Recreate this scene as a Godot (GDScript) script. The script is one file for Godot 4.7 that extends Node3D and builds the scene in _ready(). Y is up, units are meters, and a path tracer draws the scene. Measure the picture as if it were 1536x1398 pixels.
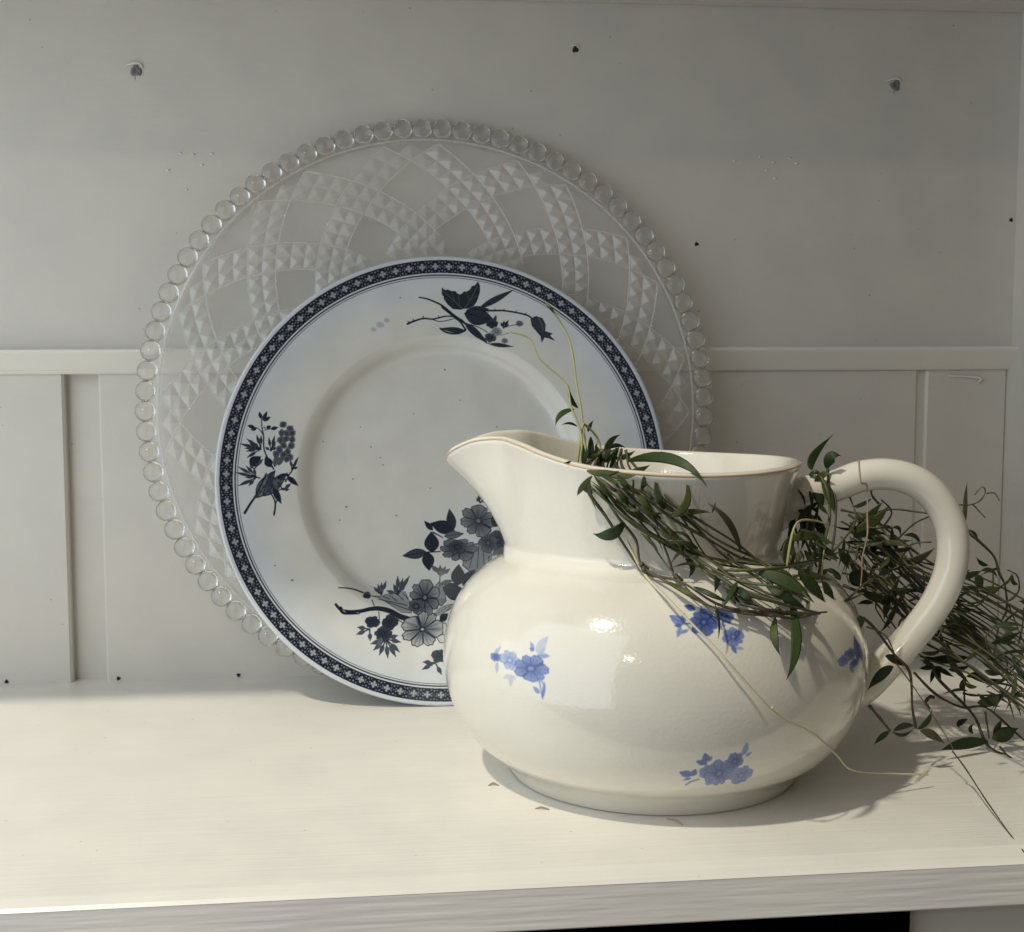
extends Node3D
# A cream jug, a transfer printed plate, a pressed glass platter and trailing green stems on a white painted shelf.
# Units are metres: x runs along the shelf, y up, z out of the back wall.

const JUG_AXIS := Vector3(0.106, 0.0, 0.150)
const JUG_TURN := -0.228
const TEX_STEP := 0.000245          # metres of glaze per texel on the jug at its widest
const JUG_ARC := 0.13328
var rng := RandomNumberGenerator.new()
var taken := {}
var M := {}


# ---------------------------------------------------------------- painting of prints
class Canvas:
	var w: int
	var h: int
	var ink: PackedFloat32Array
	var flow: PackedFloat32Array
	var wrap := false

	func _init(w_: int, h_: int, with_flow: bool):
		w = w_
		h = h_
		ink.resize(w * h)
		if with_flow:
			flow.resize(w * h)

	func put(x: int, y: int, tone: float, cover: float):
		if y < 0 or y >= h:
			return
		if wrap:
			x = posmod(x, w)
		elif x < 0 or x >= w:
			return
		var k := y * w + x
		ink[k] = lerpf(ink[k], tone, cover)

	func capsule(a: Vector2, b: Vector2, ra: float, rb: float, tone: float):
		var m := maxf(ra, rb) + 1.5
		var d := b - a
		var l2 := maxf(d.length_squared(), 1e-6)
		for y in range(floori(minf(a.y, b.y) - m), ceili(maxf(a.y, b.y) + m) + 1):
			for x in range(floori(minf(a.x, b.x) - m), ceili(maxf(a.x, b.x) + m) + 1):
				var p := Vector2(x, y)
				var t := clampf((p - a).dot(d) / l2, 0.0, 1.0)
				var c := clampf(lerpf(ra, rb, t) + 0.5 - p.distance_to(a + d * t), 0.0, 1.0)
				if c > 0.0:
					put(x, y, tone, c)

	func stroke(pts: Array, ra: float, rb: float, tone: float):
		var q := []
		for i in range(pts.size() - 1):
			var p0: Vector2 = pts[maxi(i - 1, 0)]
			var p1: Vector2 = pts[i]
			var p2: Vector2 = pts[i + 1]
			var p3: Vector2 = pts[mini(i + 2, pts.size() - 1)]
			for k in 5:
				q.append(p1.cubic_interpolate(p2, p0, p3, k / 5.0))
		q.append(pts[pts.size() - 1])
		var n := q.size() - 1
		for i in n:
			capsule(q[i], q[i + 1], lerpf(ra, rb, float(i) / n), lerpf(ra, rb, float(i + 1) / n), tone)

	# a leaf or petal from its foot a to its tip b: dark outline, paler inside, a dark midrib and veins
	func leaf(a: Vector2, b: Vector2, wide: float, edge: float, inside: float):
		var d := b - a
		var l := maxf(d.length(), 0.01)
		var u := d / l
		var m := wide * 0.5 + 2.0
		for y in range(floori(minf(a.y, b.y) - m), ceili(maxf(a.y, b.y) + m) + 1):
			for x in range(floori(minf(a.x, b.x) - m), ceili(maxf(a.x, b.x) + m) + 1):
				var p := Vector2(x, y) - a
				var t := p.dot(u) / l
				if t <= -0.02 or t >= 1.02:
					continue
				var s := absf(p.cross(u))
				var half := wide * 0.5 * pow(maxf(sin(PI * pow(clampf(t, 0.0, 1.0), 0.8)), 0.0), 1.0)
				var c := clampf(half + 0.5 - s, 0.0, 1.0)
				if c <= 0.0:
					continue
				var in_ := clampf((half - s) / maxf(wide * 0.13, 1.0), 0.0, 1.0)
				var tone := lerpf(edge, inside, in_)
				if wide > 7.0:
					if s < maxf(wide * 0.035, 0.5):
						tone = edge
					elif fposmod(t * 6.0 - s / wide * 3.0, 1.0) < 0.22:
						tone = lerpf(tone, edge, 0.6)
				put(x, y, tone, c)

	func poly(pts: Array, edge: float, inside: float, line: float):
		var pv := PackedVector2Array(pts)
		var lo: Vector2 = pts[0]
		var hi: Vector2 = pts[0]
		for p in pts:
			lo = lo.min(p)
			hi = hi.max(p)
		for y in range(floori(lo.y), ceili(hi.y) + 1):
			for x in range(floori(lo.x), ceili(hi.x) + 1):
				if Geometry2D.is_point_in_polygon(Vector2(x, y), pv):
					put(x, y, inside, 1.0)
		if line > 0.0:
			for i in pts.size():
				capsule(pts[i], pts[(i + 1) % pts.size()], line, line, edge)

	# an open flower seen from the front
	func flower(c: Vector2, rx: float, ry: float, n: int, turn: float, edge: float, inside: float, heart: float):
		var m := maxf(rx, ry) + 2.0
		for y in range(floori(c.y - m), ceili(c.y + m) + 1):
			for x in range(floori(c.x - m), ceili(c.x + m) + 1):
				var p := (Vector2(x, y) - c) / Vector2(rx, ry)
				var ang := p.angle()
				var r := p.length() / (1.0 + 0.09 * sin(2.0 * ang + turn * 5.0))
				ang += 0.20 * sin(2.0 * ang + turn * 5.0) + 0.12 * sin(3.0 * ang + turn * 9.0)
				if r > 1.08:
					continue
				var ph := fposmod((ang + turn) * n / TAU, 1.0)
				var lobe := 0.74 + 0.26 * pow(sin(PI * ph), 0.6) + 0.025 * sin(ph * 19.0 + 2.0 * turn)
				var c_ := clampf((lobe - r) * rx + 0.5, 0.0, 1.0)
				if c_ <= 0.0:
					continue
				var seam := minf(ph, 1.0 - ph) * TAU * r * rx / n
				var tone := inside
				# streaks that run out from the heart
				tone = lerpf(tone, edge, 0.55 * clampf(1.25 - r * 1.25, 0.0, 1.0))
				tone = lerpf(tone, edge, 0.6 * clampf(1.0 - absf(ph - 0.62) * 9.0, 0.0, 1.0) * clampf(1.3 - r, 0.0, 1.0))
				tone = lerpf(tone, edge, 0.45 * clampf(1.0 - absf(ph - 0.33) * 9.0, 0.0, 1.0) * clampf(1.2 - r, 0.0, 1.0))
				tone = lerpf(tone, edge, clampf(1.4 - seam / maxf(rx * 0.045, 0.55), 0.0, 1.0) * clampf(r * 3.0, 0.0, 1.0))
				tone = lerpf(tone, edge, clampf(1.3 - (lobe - r) * rx / maxf(rx * 0.06, 0.7), 0.0, 1.0))
				if r < heart:
					tone = edge
				if r < heart * 0.55:
					tone = lerpf(edge, inside, 0.8)
				put(x, y, tone, c_)

	func haze(c: Vector2, r: float, much: float):
		for y in range(maxi(floori(c.y - r), 0), mini(ceili(c.y + r) + 1, h)):
			for x in range(maxi(floori(c.x - r), 0), mini(ceili(c.x + r) + 1, w)):
				var t := 1.0 - Vector2(x, y).distance_to(c) / r
				if t > 0.0:
					var k := y * w + x
					flow[k] = maxf(flow[k], much * t * t * (3.0 - 2.0 * t))

	# ground and ink colours are sRGB
	func picture(ground: Color, dark: Color, mid: Color, tint: Color, grain: FastNoiseLite, uneven: float) -> ImageTexture:
		var b := PackedByteArray()
		b.resize(w * h * 3)
		var k := 0
		var has_flow := flow.size() > 0
		for y in h:
			for x in w:
				var g := ground
				if has_flow and flow[k] > 0.0:
					g = g.lerp(tint, flow[k])
				if uneven > 0.0 and (x + y) % 1 == 0:
					var v := 1.0 + uneven * grain.get_noise_2d(x, y)
					g = Color(g.r * v, g.g * v, g.b * v)
				var i := ink[k]
				if x > 0 and y > 0 and x < w - 1 and y < h - 1:
					i = i * 0.36 + 0.16 * (ink[k - 1] + ink[k + 1] + ink[k - w] + ink[k + w])
				if i > 0.0:
					g = g.lerp(mid, i * 2.0) if i < 0.5 else mid.lerp(dark, i * 2.0 - 1.0)
				b[k * 3] = clampi(int(g.r * 255.0), 0, 255)
				b[k * 3 + 1] = clampi(int(g.g * 255.0), 0, 255)
				b[k * 3 + 2] = clampi(int(g.b * 255.0), 0, 255)
				k += 1
		return ImageTexture.create_from_image(Image.create_from_data(w, h, false, Image.FORMAT_RGB8, b))


# ---------------------------------------------------------------- helpers: nodes
func numbered(called: String) -> String:
	var n: int = taken.get(called, 0)
	taken[called] = n + 1
	return called if n == 0 else "%s_%03d" % [called, n]

func thing(called: String, label: String, category: String, where := Vector3.ZERO) -> Node3D:
	var o := Node3D.new()
	o.name = numbered(called)
	add_child(o, true)
	o.position = where
	o.set_meta("label", label)
	o.set_meta("category", category)
	return o

func setting(called: String, label: String) -> Node3D:
	var o := Node3D.new()
	o.name = called
	add_child(o, true)
	o.set_meta("kind", "structure")
	o.set_meta("label", label)
	return o

func part(called: String, mesh: Mesh, mat: Material, parent: Node3D, at := Transform3D()) -> MeshInstance3D:
	var o := MeshInstance3D.new()
	o.name = called
	o.mesh = mesh
	o.material_override = mat
	parent.add_child(o, true)
	o.transform = at
	return o


# ---------------------------------------------------------------- helpers: shapes
# rows of points; closed rows repeat their first point at the end
func sheet(rows: Array, uvs := [], closed := true) -> ArrayMesh:
	var nr := rows.size()
	var nc: int = rows[0].size()
	var v := PackedVector3Array()
	var uv := PackedVector2Array()
	for i in nr:
		v.append_array(rows[i])
		if uvs.size():
			uv.append_array(uvs[i])
	var idx := PackedInt32Array()
	var nrm := PackedVector3Array()
	nrm.resize(v.size())
	var vol := 0.0
	for i in nr - 1:
		for j in nc - 1:
			var a := i * nc + j
			var b := a + 1
			var c := a + nc
			var d := c + 1
			for t in [[a, b, d], [a, d, c]]:
				var p: Vector3 = v[t[0]]
				var q: Vector3 = v[t[1]]
				var r: Vector3 = v[t[2]]
				var n := (q - p).cross(r - p)
				vol += p.dot(q.cross(r))
				nrm[t[0]] += n
				nrm[t[1]] += n
				nrm[t[2]] += n
				idx.append(t[0])
				idx.append(t[1])
				idx.append(t[2])
	if closed:
		for i in nr:
			var s := nrm[i * nc] + nrm[i * nc + nc - 1]
			nrm[i * nc] = s
			nrm[i * nc + nc - 1] = s
		for i in [0, nr - 1]:          # rows drawn together into one point share a normal
			if v[i * nc].distance_to(v[i * nc + nc / 2]) < 1e-7:
				var s := Vector3.ZERO
				for j in nc:
					s += nrm[i * nc + j]
				for j in nc:
					nrm[i * nc + j] = s
	var out := 1.0 if vol > 0.0 else -1.0
	for i in nrm.size():
		nrm[i] = (nrm[i] * out).normalized()
	if vol > 0.0:                       # outward counter-clockwise: Godot's front faces run clockwise
		for i in range(0, idx.size(), 3):
			var t := idx[i + 1]
			idx[i + 1] = idx[i + 2]
			idx[i + 2] = t
	var arr := []
	arr.resize(Mesh.ARRAY_MAX)
	arr[Mesh.ARRAY_VERTEX] = v
	arr[Mesh.ARRAY_NORMAL] = nrm
	arr[Mesh.ARRAY_INDEX] = idx
	if uvs.size():
		arr[Mesh.ARRAY_TEX_UV] = uv
	var m := ArrayMesh.new()
	m.add_surface_from_arrays(Mesh.PRIMITIVE_TRIANGLES, arr)
	return m

func smooth(pts: Array, steps: int) -> Array:
	var q := []
	for i in range(pts.size() - 1):
		for k in steps:
			q.append(pts[i].cubic_interpolate(pts[i + 1], pts[maxi(i - 1, 0)], pts[mini(i + 2, pts.size() - 1)], float(k) / steps))
	q.append(pts[pts.size() - 1])
	return q

# a swept tube with rounded ends through points that are already fine enough
func tube(q: Array, radius: Callable, sides: int, flat := 1.0) -> ArrayMesh:
	var rows := []
	var n := q.size()
	var side := Vector3.ZERO
	for i in n:
		var t: Vector3 = (q[mini(i + 1, n - 1)] - q[maxi(i - 1, 0)]).normalized()
		if i == 0:
			side = t.cross(Vector3(0.31, 0.2, 0.93)).normalized()
		side = (side - t * side.dot(t)).normalized()
		var up := t.cross(side)
		var r: float = radius.call(float(i) / (n - 1))
		if i == 0:
			rows.append(ring(q[i] - t * r * 0.6, side, up, 0.0, sides, flat))
			rows.append(ring(q[i] - t * r * 0.4, side, up, r * 0.75, sides, flat))
		rows.append(ring(q[i], side, up, r, sides, flat))
		if i == n - 1:
			rows.append(ring(q[i] + t * r * 0.4, side, up, r * 0.75, sides, flat))
			rows.append(ring(q[i] + t * r * 0.6, side, up, 0.0, sides, flat))
	return sheet(rows)

func ring(c: Vector3, a: Vector3, b: Vector3, r: float, sides: int, flat: float) -> PackedVector3Array:
	var p := PackedVector3Array()
	for j in sides + 1:
		var w := TAU * (j % sides) / sides
		p.append(c + a * (r * cos(w)) + b * (r * flat * sin(w)))
	return p

# a convex block: every face a list of corners, turned outward by itself
func block(faces: Array) -> ArrayMesh:
	var mid := Vector3.ZERO
	var n := 0
	for f in faces:
		for p in f:
			mid += p
			n += 1
	mid /= n
	var st := SurfaceTool.new()
	st.begin(Mesh.PRIMITIVE_TRIANGLES)
	for f in faces:
		var nn: Vector3 = (f[1] - f[0]).cross(f[2] - f[0]).normalized()
		var flip: bool = nn.dot(f[0] - mid) < 0.0
		if flip:
			nn = -nn
		for k in range(1, f.size() - 1):
			for p in ([f[0], f[k], f[k + 1]] if flip else [f[0], f[k + 1], f[k]]):
				st.set_normal(nn)
				st.add_vertex(p)
	return st.commit()

# box from corner lo to corner hi with chamfered edges
func plank(lo: Vector3, hi: Vector3, c: float) -> ArrayMesh:
	var faces := []
	var pick := func(sx: int, sy: int, sz: int, axis: int) -> Vector3:
		var p := Vector3(hi.x if sx > 0 else lo.x, hi.y if sy > 0 else lo.y, hi.z if sz > 0 else lo.z)
		var s := Vector3(sx, sy, sz) * c
		if axis != 0: p.x -= s.x
		if axis != 1: p.y -= s.y
		if axis != 2: p.z -= s.z
		return p
	var q := [[-1, -1], [1, -1], [1, 1], [-1, 1]]
	for s in [-1, 1]:
		var fx := []
		var fy := []
		var fz := []
		for k in q:
			fx.append(pick.call(s, k[0], k[1], 0))
			fy.append(pick.call(k[0], s, k[1], 1))
			fz.append(pick.call(k[0], k[1], s, 2))
		faces.append_array([fx, fy, fz])
	for a in [-1, 1]:
		for b in [-1, 1]:
			faces.append([pick.call(-1, a, b, 1), pick.call(1, a, b, 1), pick.call(1, a, b, 2), pick.call(-1, a, b, 2)])
			faces.append([pick.call(a, -1, b, 0), pick.call(a, 1, b, 0), pick.call(a, 1, b, 2), pick.call(a, -1, b, 2)])
			faces.append([pick.call(a, b, -1, 0), pick.call(a, b, 1, 0), pick.call(a, b, 1, 1), pick.call(a, b, -1, 1)])
			for d in [-1, 1]:
				faces.append([pick.call(a, b, d, 0), pick.call(a, b, d, 1), pick.call(a, b, d, 2)])
	return block(faces)

# a profile in (z, y) drawn out along x
func moulding(profile: Array, x0: float, x1: float, lift := 0.0) -> ArrayMesh:
	var st := SurfaceTool.new()
	st.begin(Mesh.PRIMITIVE_TRIANGLES)
	var n := profile.size()
	var area := 0.0
	for i in n:
		area += profile[i].cross(profile[(i + 1) % n])
	var quad := func(f: Array, nn: Vector3):
		var d: Vector3 = (f[1] - f[0]).cross(f[2] - f[0])
		var o: Array = [f[0], f[1], f[2], f[0], f[2], f[3]] if d.dot(nn) < 0.0 else [f[0], f[2], f[1], f[0], f[3], f[2]]
		for p in o:
			st.set_normal(nn)
			st.add_vertex(p)
	for i in n:
		var a: Vector2 = profile[i]
		var b: Vector2 = profile[(i + 1) % n]
		var e := (b - a).normalized()
		var nn := Vector3(0, -e.x, e.y) * (1.0 if area > 0.0 else -1.0)
		quad.call([Vector3(x0, a.y + lift * x0, a.x), Vector3(x1, a.y + lift * x1, a.x), Vector3(x1, b.y + lift * x1, b.x), Vector3(x0, b.y + lift * x0, b.x)], nn)
	var tri := Geometry2D.triangulate_polygon(PackedVector2Array(profile))
	for s in [[x0, -1.0], [x1, 1.0]]:
		for k in range(0, tri.size(), 3):
			var f := []
			for i in 3:
				var p: Vector2 = profile[tri[k + i]]
				f.append(Vector3(s[0], p.y + lift * s[0], p.x))
			var nn := Vector3(s[1], 0, 0)
			if (f[1] - f[0]).cross(f[2] - f[0]).dot(nn) > 0.0:
				f = [f[0], f[2], f[1]]
			for p in f:
				st.set_normal(nn)
				st.add_vertex(p)
	return st.commit()


# ---------------------------------------------------------------- materials
func relief(w: int, h: int, fx: float, fy: float, octaves: int, salt: int, sharp: float) -> ImageTexture:
	var n := FastNoiseLite.new()
	n.seed = salt
	n.frequency = 1.0
	n.fractal_octaves = octaves
	var b := PackedByteArray()
	b.resize(w * h)
	for y in h:
		for x in w:
			# blended across the border so that it repeats without a seam
			var sx := float(x) / w
			var sy := float(y) / h
			var a := lerpf(n.get_noise_2d(x * fx, y * fy), n.get_noise_2d((x - w) * fx, y * fy), sx * sx * (3.0 - 2.0 * sx))
			var c := lerpf(n.get_noise_2d(x * fx, (y - h) * fy), n.get_noise_2d((x - w) * fx, (y - h) * fy), sx * sx * (3.0 - 2.0 * sx))
			var t := lerpf(a, c, sy * sy * (3.0 - 2.0 * sy))
			t = clampf(0.5 + t * sharp, 0.0, 1.0)
			b[y * w + x] = int(t * 255.0)
	return ImageTexture.create_from_image(Image.create_from_data(w, h, false, Image.FORMAT_L8, b))

func speckled(base: Color, w: int, uneven: float, spots: int, spot: Color, salt: int, streaks := 0.0) -> ImageTexture:
	var r := RandomNumberGenerator.new()
	r.seed = salt
	var n := FastNoiseLite.new()
	n.seed = salt
	n.frequency = 0.012
	n.fractal_octaves = 4
	var im := Image.create_empty(w, w, false, Image.FORMAT_RGB8)
	for y in w:
		for x in w:
			var sx := float(x) / w
			var sy := float(y) / w
			var v := lerpf(lerpf(n.get_noise_2d(x, y), n.get_noise_2d(x - w, y), sx), lerpf(n.get_noise_2d(x, y - w), n.get_noise_2d(x - w, y - w), sx), sy)
			var k := 1.0 + uneven * v
			if streaks > 0.0:
				k += streaks * lerpf(n.get_noise_2d(x * 0.35 + 900.0, y * 26.0), n.get_noise_2d((x - w) * 0.35 + 900.0, y * 26.0), sx)
			im.set_pixel(x, y, Color(base.r * k, base.g * k, base.b * (k - uneven * 0.3 * v)))
	for i in spots:
		var cx := r.randi_range(2, w - 3)
		var cy := r.randi_range(2, w - 3)
		var s := r.randf_range(0.15, 0.7)
		im.set_pixel(cx, cy, im.get_pixel(cx, cy).lerp(spot, s))
		if r.randf() < 0.4:
			im.set_pixel(cx + 1, cy, im.get_pixel(cx + 1, cy).lerp(spot, s * 0.6))
	return ImageTexture.create_from_image(im)

func paint(called: String, texture: Texture2D, bump: Texture2D, scale: Vector3, depth: float, rough: float) -> StandardMaterial3D:
	var m := StandardMaterial3D.new()
	m.resource_name = called
	m.albedo_texture = texture
	m.roughness = rough
	m.uv1_triplanar = true
	m.uv1_world_triplanar = true
	m.uv1_triplanar_sharpness = 8.0
	m.uv1_scale = scale
	m.heightmap_enabled = true
	m.heightmap_texture = bump
	m.heightmap_scale = depth
	return m

func plain(called: String, c: Color, rough: float) -> StandardMaterial3D:
	var m := StandardMaterial3D.new()
	m.resource_name = called
	m.albedo_color = c.linear_to_srgb()
	m.roughness = rough
	return m

func make_materials():
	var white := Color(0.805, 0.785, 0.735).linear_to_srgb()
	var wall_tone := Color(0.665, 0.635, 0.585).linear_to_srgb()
	var brush := relief(512, 512, 0.005, 0.30, 2, 11, 0.9)
	var grain := relief(512, 512, 0.007, 0.16, 4, 23, 1.3)
	var orange_peel := relief(512, 512, 0.018, 0.06, 4, 5, 0.9)
	M.shelf = paint("white shelf paint", speckled(white, 512, 0.035, 60, Color(0.45, 0.4, 0.32), 3, 0.022), brush, Vector3(4.3, 4.3, 4.3), 0.008, 0.36)
	M.shelf_front = paint("ridged white paint", speckled(Color(0.82, 0.78, 0.74).linear_to_srgb(), 256, 0.05, 20, Color(0.4, 0.36, 0.3), 9), grain, Vector3(5.1, 5.1, 5.1), 0.010, 0.36)
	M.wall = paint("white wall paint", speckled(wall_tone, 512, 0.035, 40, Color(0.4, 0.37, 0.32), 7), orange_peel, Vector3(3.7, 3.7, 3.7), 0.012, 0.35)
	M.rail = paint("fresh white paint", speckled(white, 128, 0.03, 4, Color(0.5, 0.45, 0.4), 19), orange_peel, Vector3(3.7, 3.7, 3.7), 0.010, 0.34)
	M.nail = plain("rusted nail", Color(0.19, 0.185, 0.18), 0.7)
	M.chip = plain("thick paint", Color(0.75, 0.74, 0.71), 0.3)
	M.dot = plain("dark dust", Color(0.03, 0.026, 0.022), 0.9)
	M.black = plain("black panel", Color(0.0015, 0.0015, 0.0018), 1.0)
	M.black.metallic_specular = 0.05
	M.gilt = plain("worn gilt", Color(0.57, 0.43, 0.28), 0.35)
	M.dry = plain("dry stem", Color(0.58, 0.53, 0.38), 0.5)
	M.pink = plain("pinkish dry stem", Color(0.36, 0.25, 0.17), 0.6)
	M.pale = plain("pale green stem", Color(0.36, 0.36, 0.17), 0.5)
	M.bit = plain("dry leaf", Color(0.34, 0.28, 0.19), 0.8)
	var leaf_relief := relief(128, 128, 0.05, 0.05, 3, 41, 0.8)
	var tones := [Color(0.034, 0.054, 0.015), Color(0.022, 0.038, 0.012), Color(0.060, 0.072, 0.020), Color(0.017, 0.026, 0.009), Color(0.085, 0.080, 0.042)]
	M.leaves = []
	for i in tones.size():
		var lm := paint("leaf green", speckled(tones[i].linear_to_srgb(), 64, 0.35, 6, Color(0.30, 0.30, 0.16), 60 + i), leaf_relief, Vector3(30, 30, 30), 0.02, 0.50)
		lm.metallic_specular = 0.38
		lm.uv1_world_triplanar = false
		lm.backlight_enabled = true
		lm.backlight = Color(tones[i].r * 1.2, tones[i].g * 1.4, tones[i].b).linear_to_srgb()
		M.leaves.append(lm)
	M.stems = [plain("green stem", Color(0.070, 0.078, 0.026), 0.5), plain("dark stem", Color(0.040, 0.038, 0.020), 0.5), plain("brown stem", Color(0.078, 0.066, 0.032), 0.55)]
	M.glass = glass("pressed glass", 0.10, 0.20, false)
	M.window = glass("pressed glass window", 0.12, 0.30, false)
	M.facet = glass("pressed glass facets", 0.24, 0.08, false)
	M.bead_glass = glass("pressed glass beads", 0.13, 0.04, true)

func glass(called: String, milky: float, rough: float, bends: bool) -> StandardMaterial3D:
	var g := StandardMaterial3D.new()
	g.resource_name = called
	g.transparency = BaseMaterial3D.TRANSPARENCY_ALPHA
	g.albedo_color = Color(0.96, 0.955, 0.94, milky)
	g.roughness = rough
	if bends:
		g.refraction_enabled = true
		g.refraction_scale = 0.05
	return g


# ---------------------------------------------------------------- the place
func build_place():
	var lift := 0.009
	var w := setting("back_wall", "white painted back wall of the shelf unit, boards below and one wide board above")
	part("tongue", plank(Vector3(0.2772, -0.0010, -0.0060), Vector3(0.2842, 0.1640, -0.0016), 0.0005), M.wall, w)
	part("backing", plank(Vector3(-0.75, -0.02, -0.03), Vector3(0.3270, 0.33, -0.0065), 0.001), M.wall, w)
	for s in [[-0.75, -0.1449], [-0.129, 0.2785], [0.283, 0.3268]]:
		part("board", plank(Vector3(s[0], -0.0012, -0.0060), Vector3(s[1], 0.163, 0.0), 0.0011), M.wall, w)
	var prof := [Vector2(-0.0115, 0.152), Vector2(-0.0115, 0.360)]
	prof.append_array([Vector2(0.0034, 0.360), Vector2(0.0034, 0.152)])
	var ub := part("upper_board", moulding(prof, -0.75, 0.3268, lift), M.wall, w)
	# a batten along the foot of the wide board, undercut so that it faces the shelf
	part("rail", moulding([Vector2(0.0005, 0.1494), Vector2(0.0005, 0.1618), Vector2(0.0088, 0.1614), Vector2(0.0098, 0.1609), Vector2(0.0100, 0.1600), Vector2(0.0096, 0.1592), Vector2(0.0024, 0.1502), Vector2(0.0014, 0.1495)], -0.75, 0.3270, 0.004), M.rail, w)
	nail(ub, Vector3(-0.1071, 0.2895, 0.0034), 0.0026, true)
	nail(ub, Vector3(0.2607, 0.2918, 0.0034), 0.0025, true)
	nail(ub, Vector3(0.0994, 0.3048, 0.0034), 0.0015, true)
	nail(ub, Vector3(0.1605, 0.2127, 0.0034), 0.0010, false)
	nail(ub, Vector3(0.3240, 0.2265, 0.0034), 0.0010, false)
	part("bent_nail", tube(smooth([Vector3(0.2953, 0.1474, 0.0005), Vector3(0.3065, 0.1470, 0.0012), Vector3(0.3119, 0.1460, 0.0014), Vector3(0.3105, 0.1443, 0.0010)], 5), func(_t): return 0.0006, 7), M.chip, w)
	part("paint_speck", tube(smooth([Vector3(-0.0828, 0.2516, 0.0033), Vector3(-0.0819, 0.2518, 0.0037), Vector3(-0.0810, 0.2515, 0.0033)], 3), func(t): return 0.0005 * sin(PI * clampf(t, 0.1, 0.9)), 6), M.chip, ub)
	part("paint_speck", tube(smooth([Vector3(-0.0790, 0.2468, 0.0033), Vector3(-0.0780, 0.2470, 0.0037), Vector3(-0.0771, 0.2467, 0.0033)], 3), func(t): return 0.0005 * sin(PI * clampf(t, 0.1, 0.9)), 6), M.chip, ub)
	part("paint_speck", tube(smooth([Vector3(-0.0947, 0.2440, 0.0033), Vector3(-0.0937, 0.2442, 0.0037), Vector3(-0.0926, 0.2439, 0.0033)], 3), func(t): return 0.0005 * sin(PI * clampf(t, 0.1, 0.9)), 6), M.chip, ub)
	part("paint_speck", tube(smooth([Vector3(-0.0858, 0.2352, 0.0033), Vector3(-0.0853, 0.2354, 0.0037), Vector3(-0.0848, 0.2351, 0.0033)], 3), func(t): return 0.0005 * sin(PI * clampf(t, 0.1, 0.9)), 6), M.chip, ub)
	part("paint_speck", tube(smooth([Vector3(-0.0742, 0.2521, 0.0033), Vector3(-0.0733, 0.2523, 0.0037), Vector3(-0.0724, 0.2520, 0.0033)], 3), func(t): return 0.0005 * sin(PI * clampf(t, 0.1, 0.9)), 6), M.chip, ub)
	part("paint_speck", tube(smooth([Vector3(-0.0891, 0.2521, 0.0033), Vector3(-0.0880, 0.2523, 0.0037), Vector3(-0.0869, 0.2520, 0.0033)], 3), func(t): return 0.0005 * sin(PI * clampf(t, 0.1, 0.9)), 6), M.chip, ub)
	part("paint_speck", tube(smooth([Vector3(0.1783, 0.2532, 0.0033), Vector3(0.1791, 0.2534, 0.0037), Vector3(0.1800, 0.2531, 0.0033)], 3), func(t): return 0.0005 * sin(PI * clampf(t, 0.1, 0.9)), 6), M.chip, ub)
	part("paint_speck", tube(smooth([Vector3(0.1914, 0.2554, 0.0033), Vector3(0.1920, 0.2556, 0.0037), Vector3(0.1925, 0.2553, 0.0033)], 3), func(t): return 0.0005 * sin(PI * clampf(t, 0.1, 0.9)), 6), M.chip, ub)
	part("paint_speck", tube(smooth([Vector3(0.1979, 0.2529, 0.0033), Vector3(0.1988, 0.2531, 0.0037), Vector3(0.1997, 0.2528, 0.0033)], 3), func(t): return 0.0005 * sin(PI * clampf(t, 0.1, 0.9)), 6), M.chip, ub)
	part("paint_speck", tube(smooth([Vector3(0.2062, 0.2550, 0.0033), Vector3(0.2073, 0.2552, 0.0037), Vector3(0.2083, 0.2549, 0.0033)], 3), func(t): return 0.0005 * sin(PI * clampf(t, 0.1, 0.9)), 6), M.chip, ub)
	part("paint_speck", tube(smooth([Vector3(0.1990, 0.2451, 0.0033), Vector3(0.2000, 0.2453, 0.0037), Vector3(0.2009, 0.2450, 0.0033)], 3), func(t): return 0.0005 * sin(PI * clampf(t, 0.1, 0.9)), 6), M.chip, ub)
	part("paint_speck", tube(smooth([Vector3(0.2096, 0.2525, 0.0033), Vector3(0.2107, 0.2527, 0.0037), Vector3(0.2119, 0.2524, 0.0033)], 3), func(t): return 0.0005 * sin(PI * clampf(t, 0.1, 0.9)), 6), M.chip, ub)
	part("paint_speck", tube(smooth([Vector3(0.1947, 0.2489, 0.0033), Vector3(0.1955, 0.2491, 0.0037), Vector3(0.1962, 0.2488, 0.0033)], 3), func(t): return 0.0005 * sin(PI * clampf(t, 0.1, 0.9)), 6), M.chip, ub)
	nail(w.get_child(1), Vector3(-0.1757, 0.0015, 0.0003), 0.0009, false)
	nail(w.get_child(2), Vector3(-0.1234, 0.0015, 0.0003), 0.0009, false)
	nail(w.get_child(2), Vector3(-0.0661, 0.0015, 0.0003), 0.0009, false)
	part("shelf_above", moulding([Vector2(0.004, 0.326), Vector2(0.190, 0.326), Vector2(0.190, 0.345), Vector2(0.004, 0.345)], -0.75, 0.3268, lift), M.wall, setting("upper_shelf", "underside of the white shelf above"))
	part("side_board", plank(Vector3(0.3266, -0.25, -0.021), Vector3(0.352, 0.38, 0.030), 0.0015), M.wall, setting("side_wall", "white side board of the shelf unit on the right"))
	var sh := setting("shelf", "white painted wooden shelf with a planed front edge")
	var front_edge := 0.2508
	# the top and the planed edge strip, wider towards the right
	part("shelf_top", shelf_top(), M.shelf, sh)
	part("front_face", plank(Vector3(-0.75, -0.0159, front_edge - 0.004), Vector3(0.4200, -0.0020, front_edge), 0.0006), M.shelf_front, sh)
	part("core", plank(Vector3(-0.75, -0.0162, -0.02), Vector3(0.4200, -0.0030, front_edge - 0.0042), 0.0005), M.shelf, sh)
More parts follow.
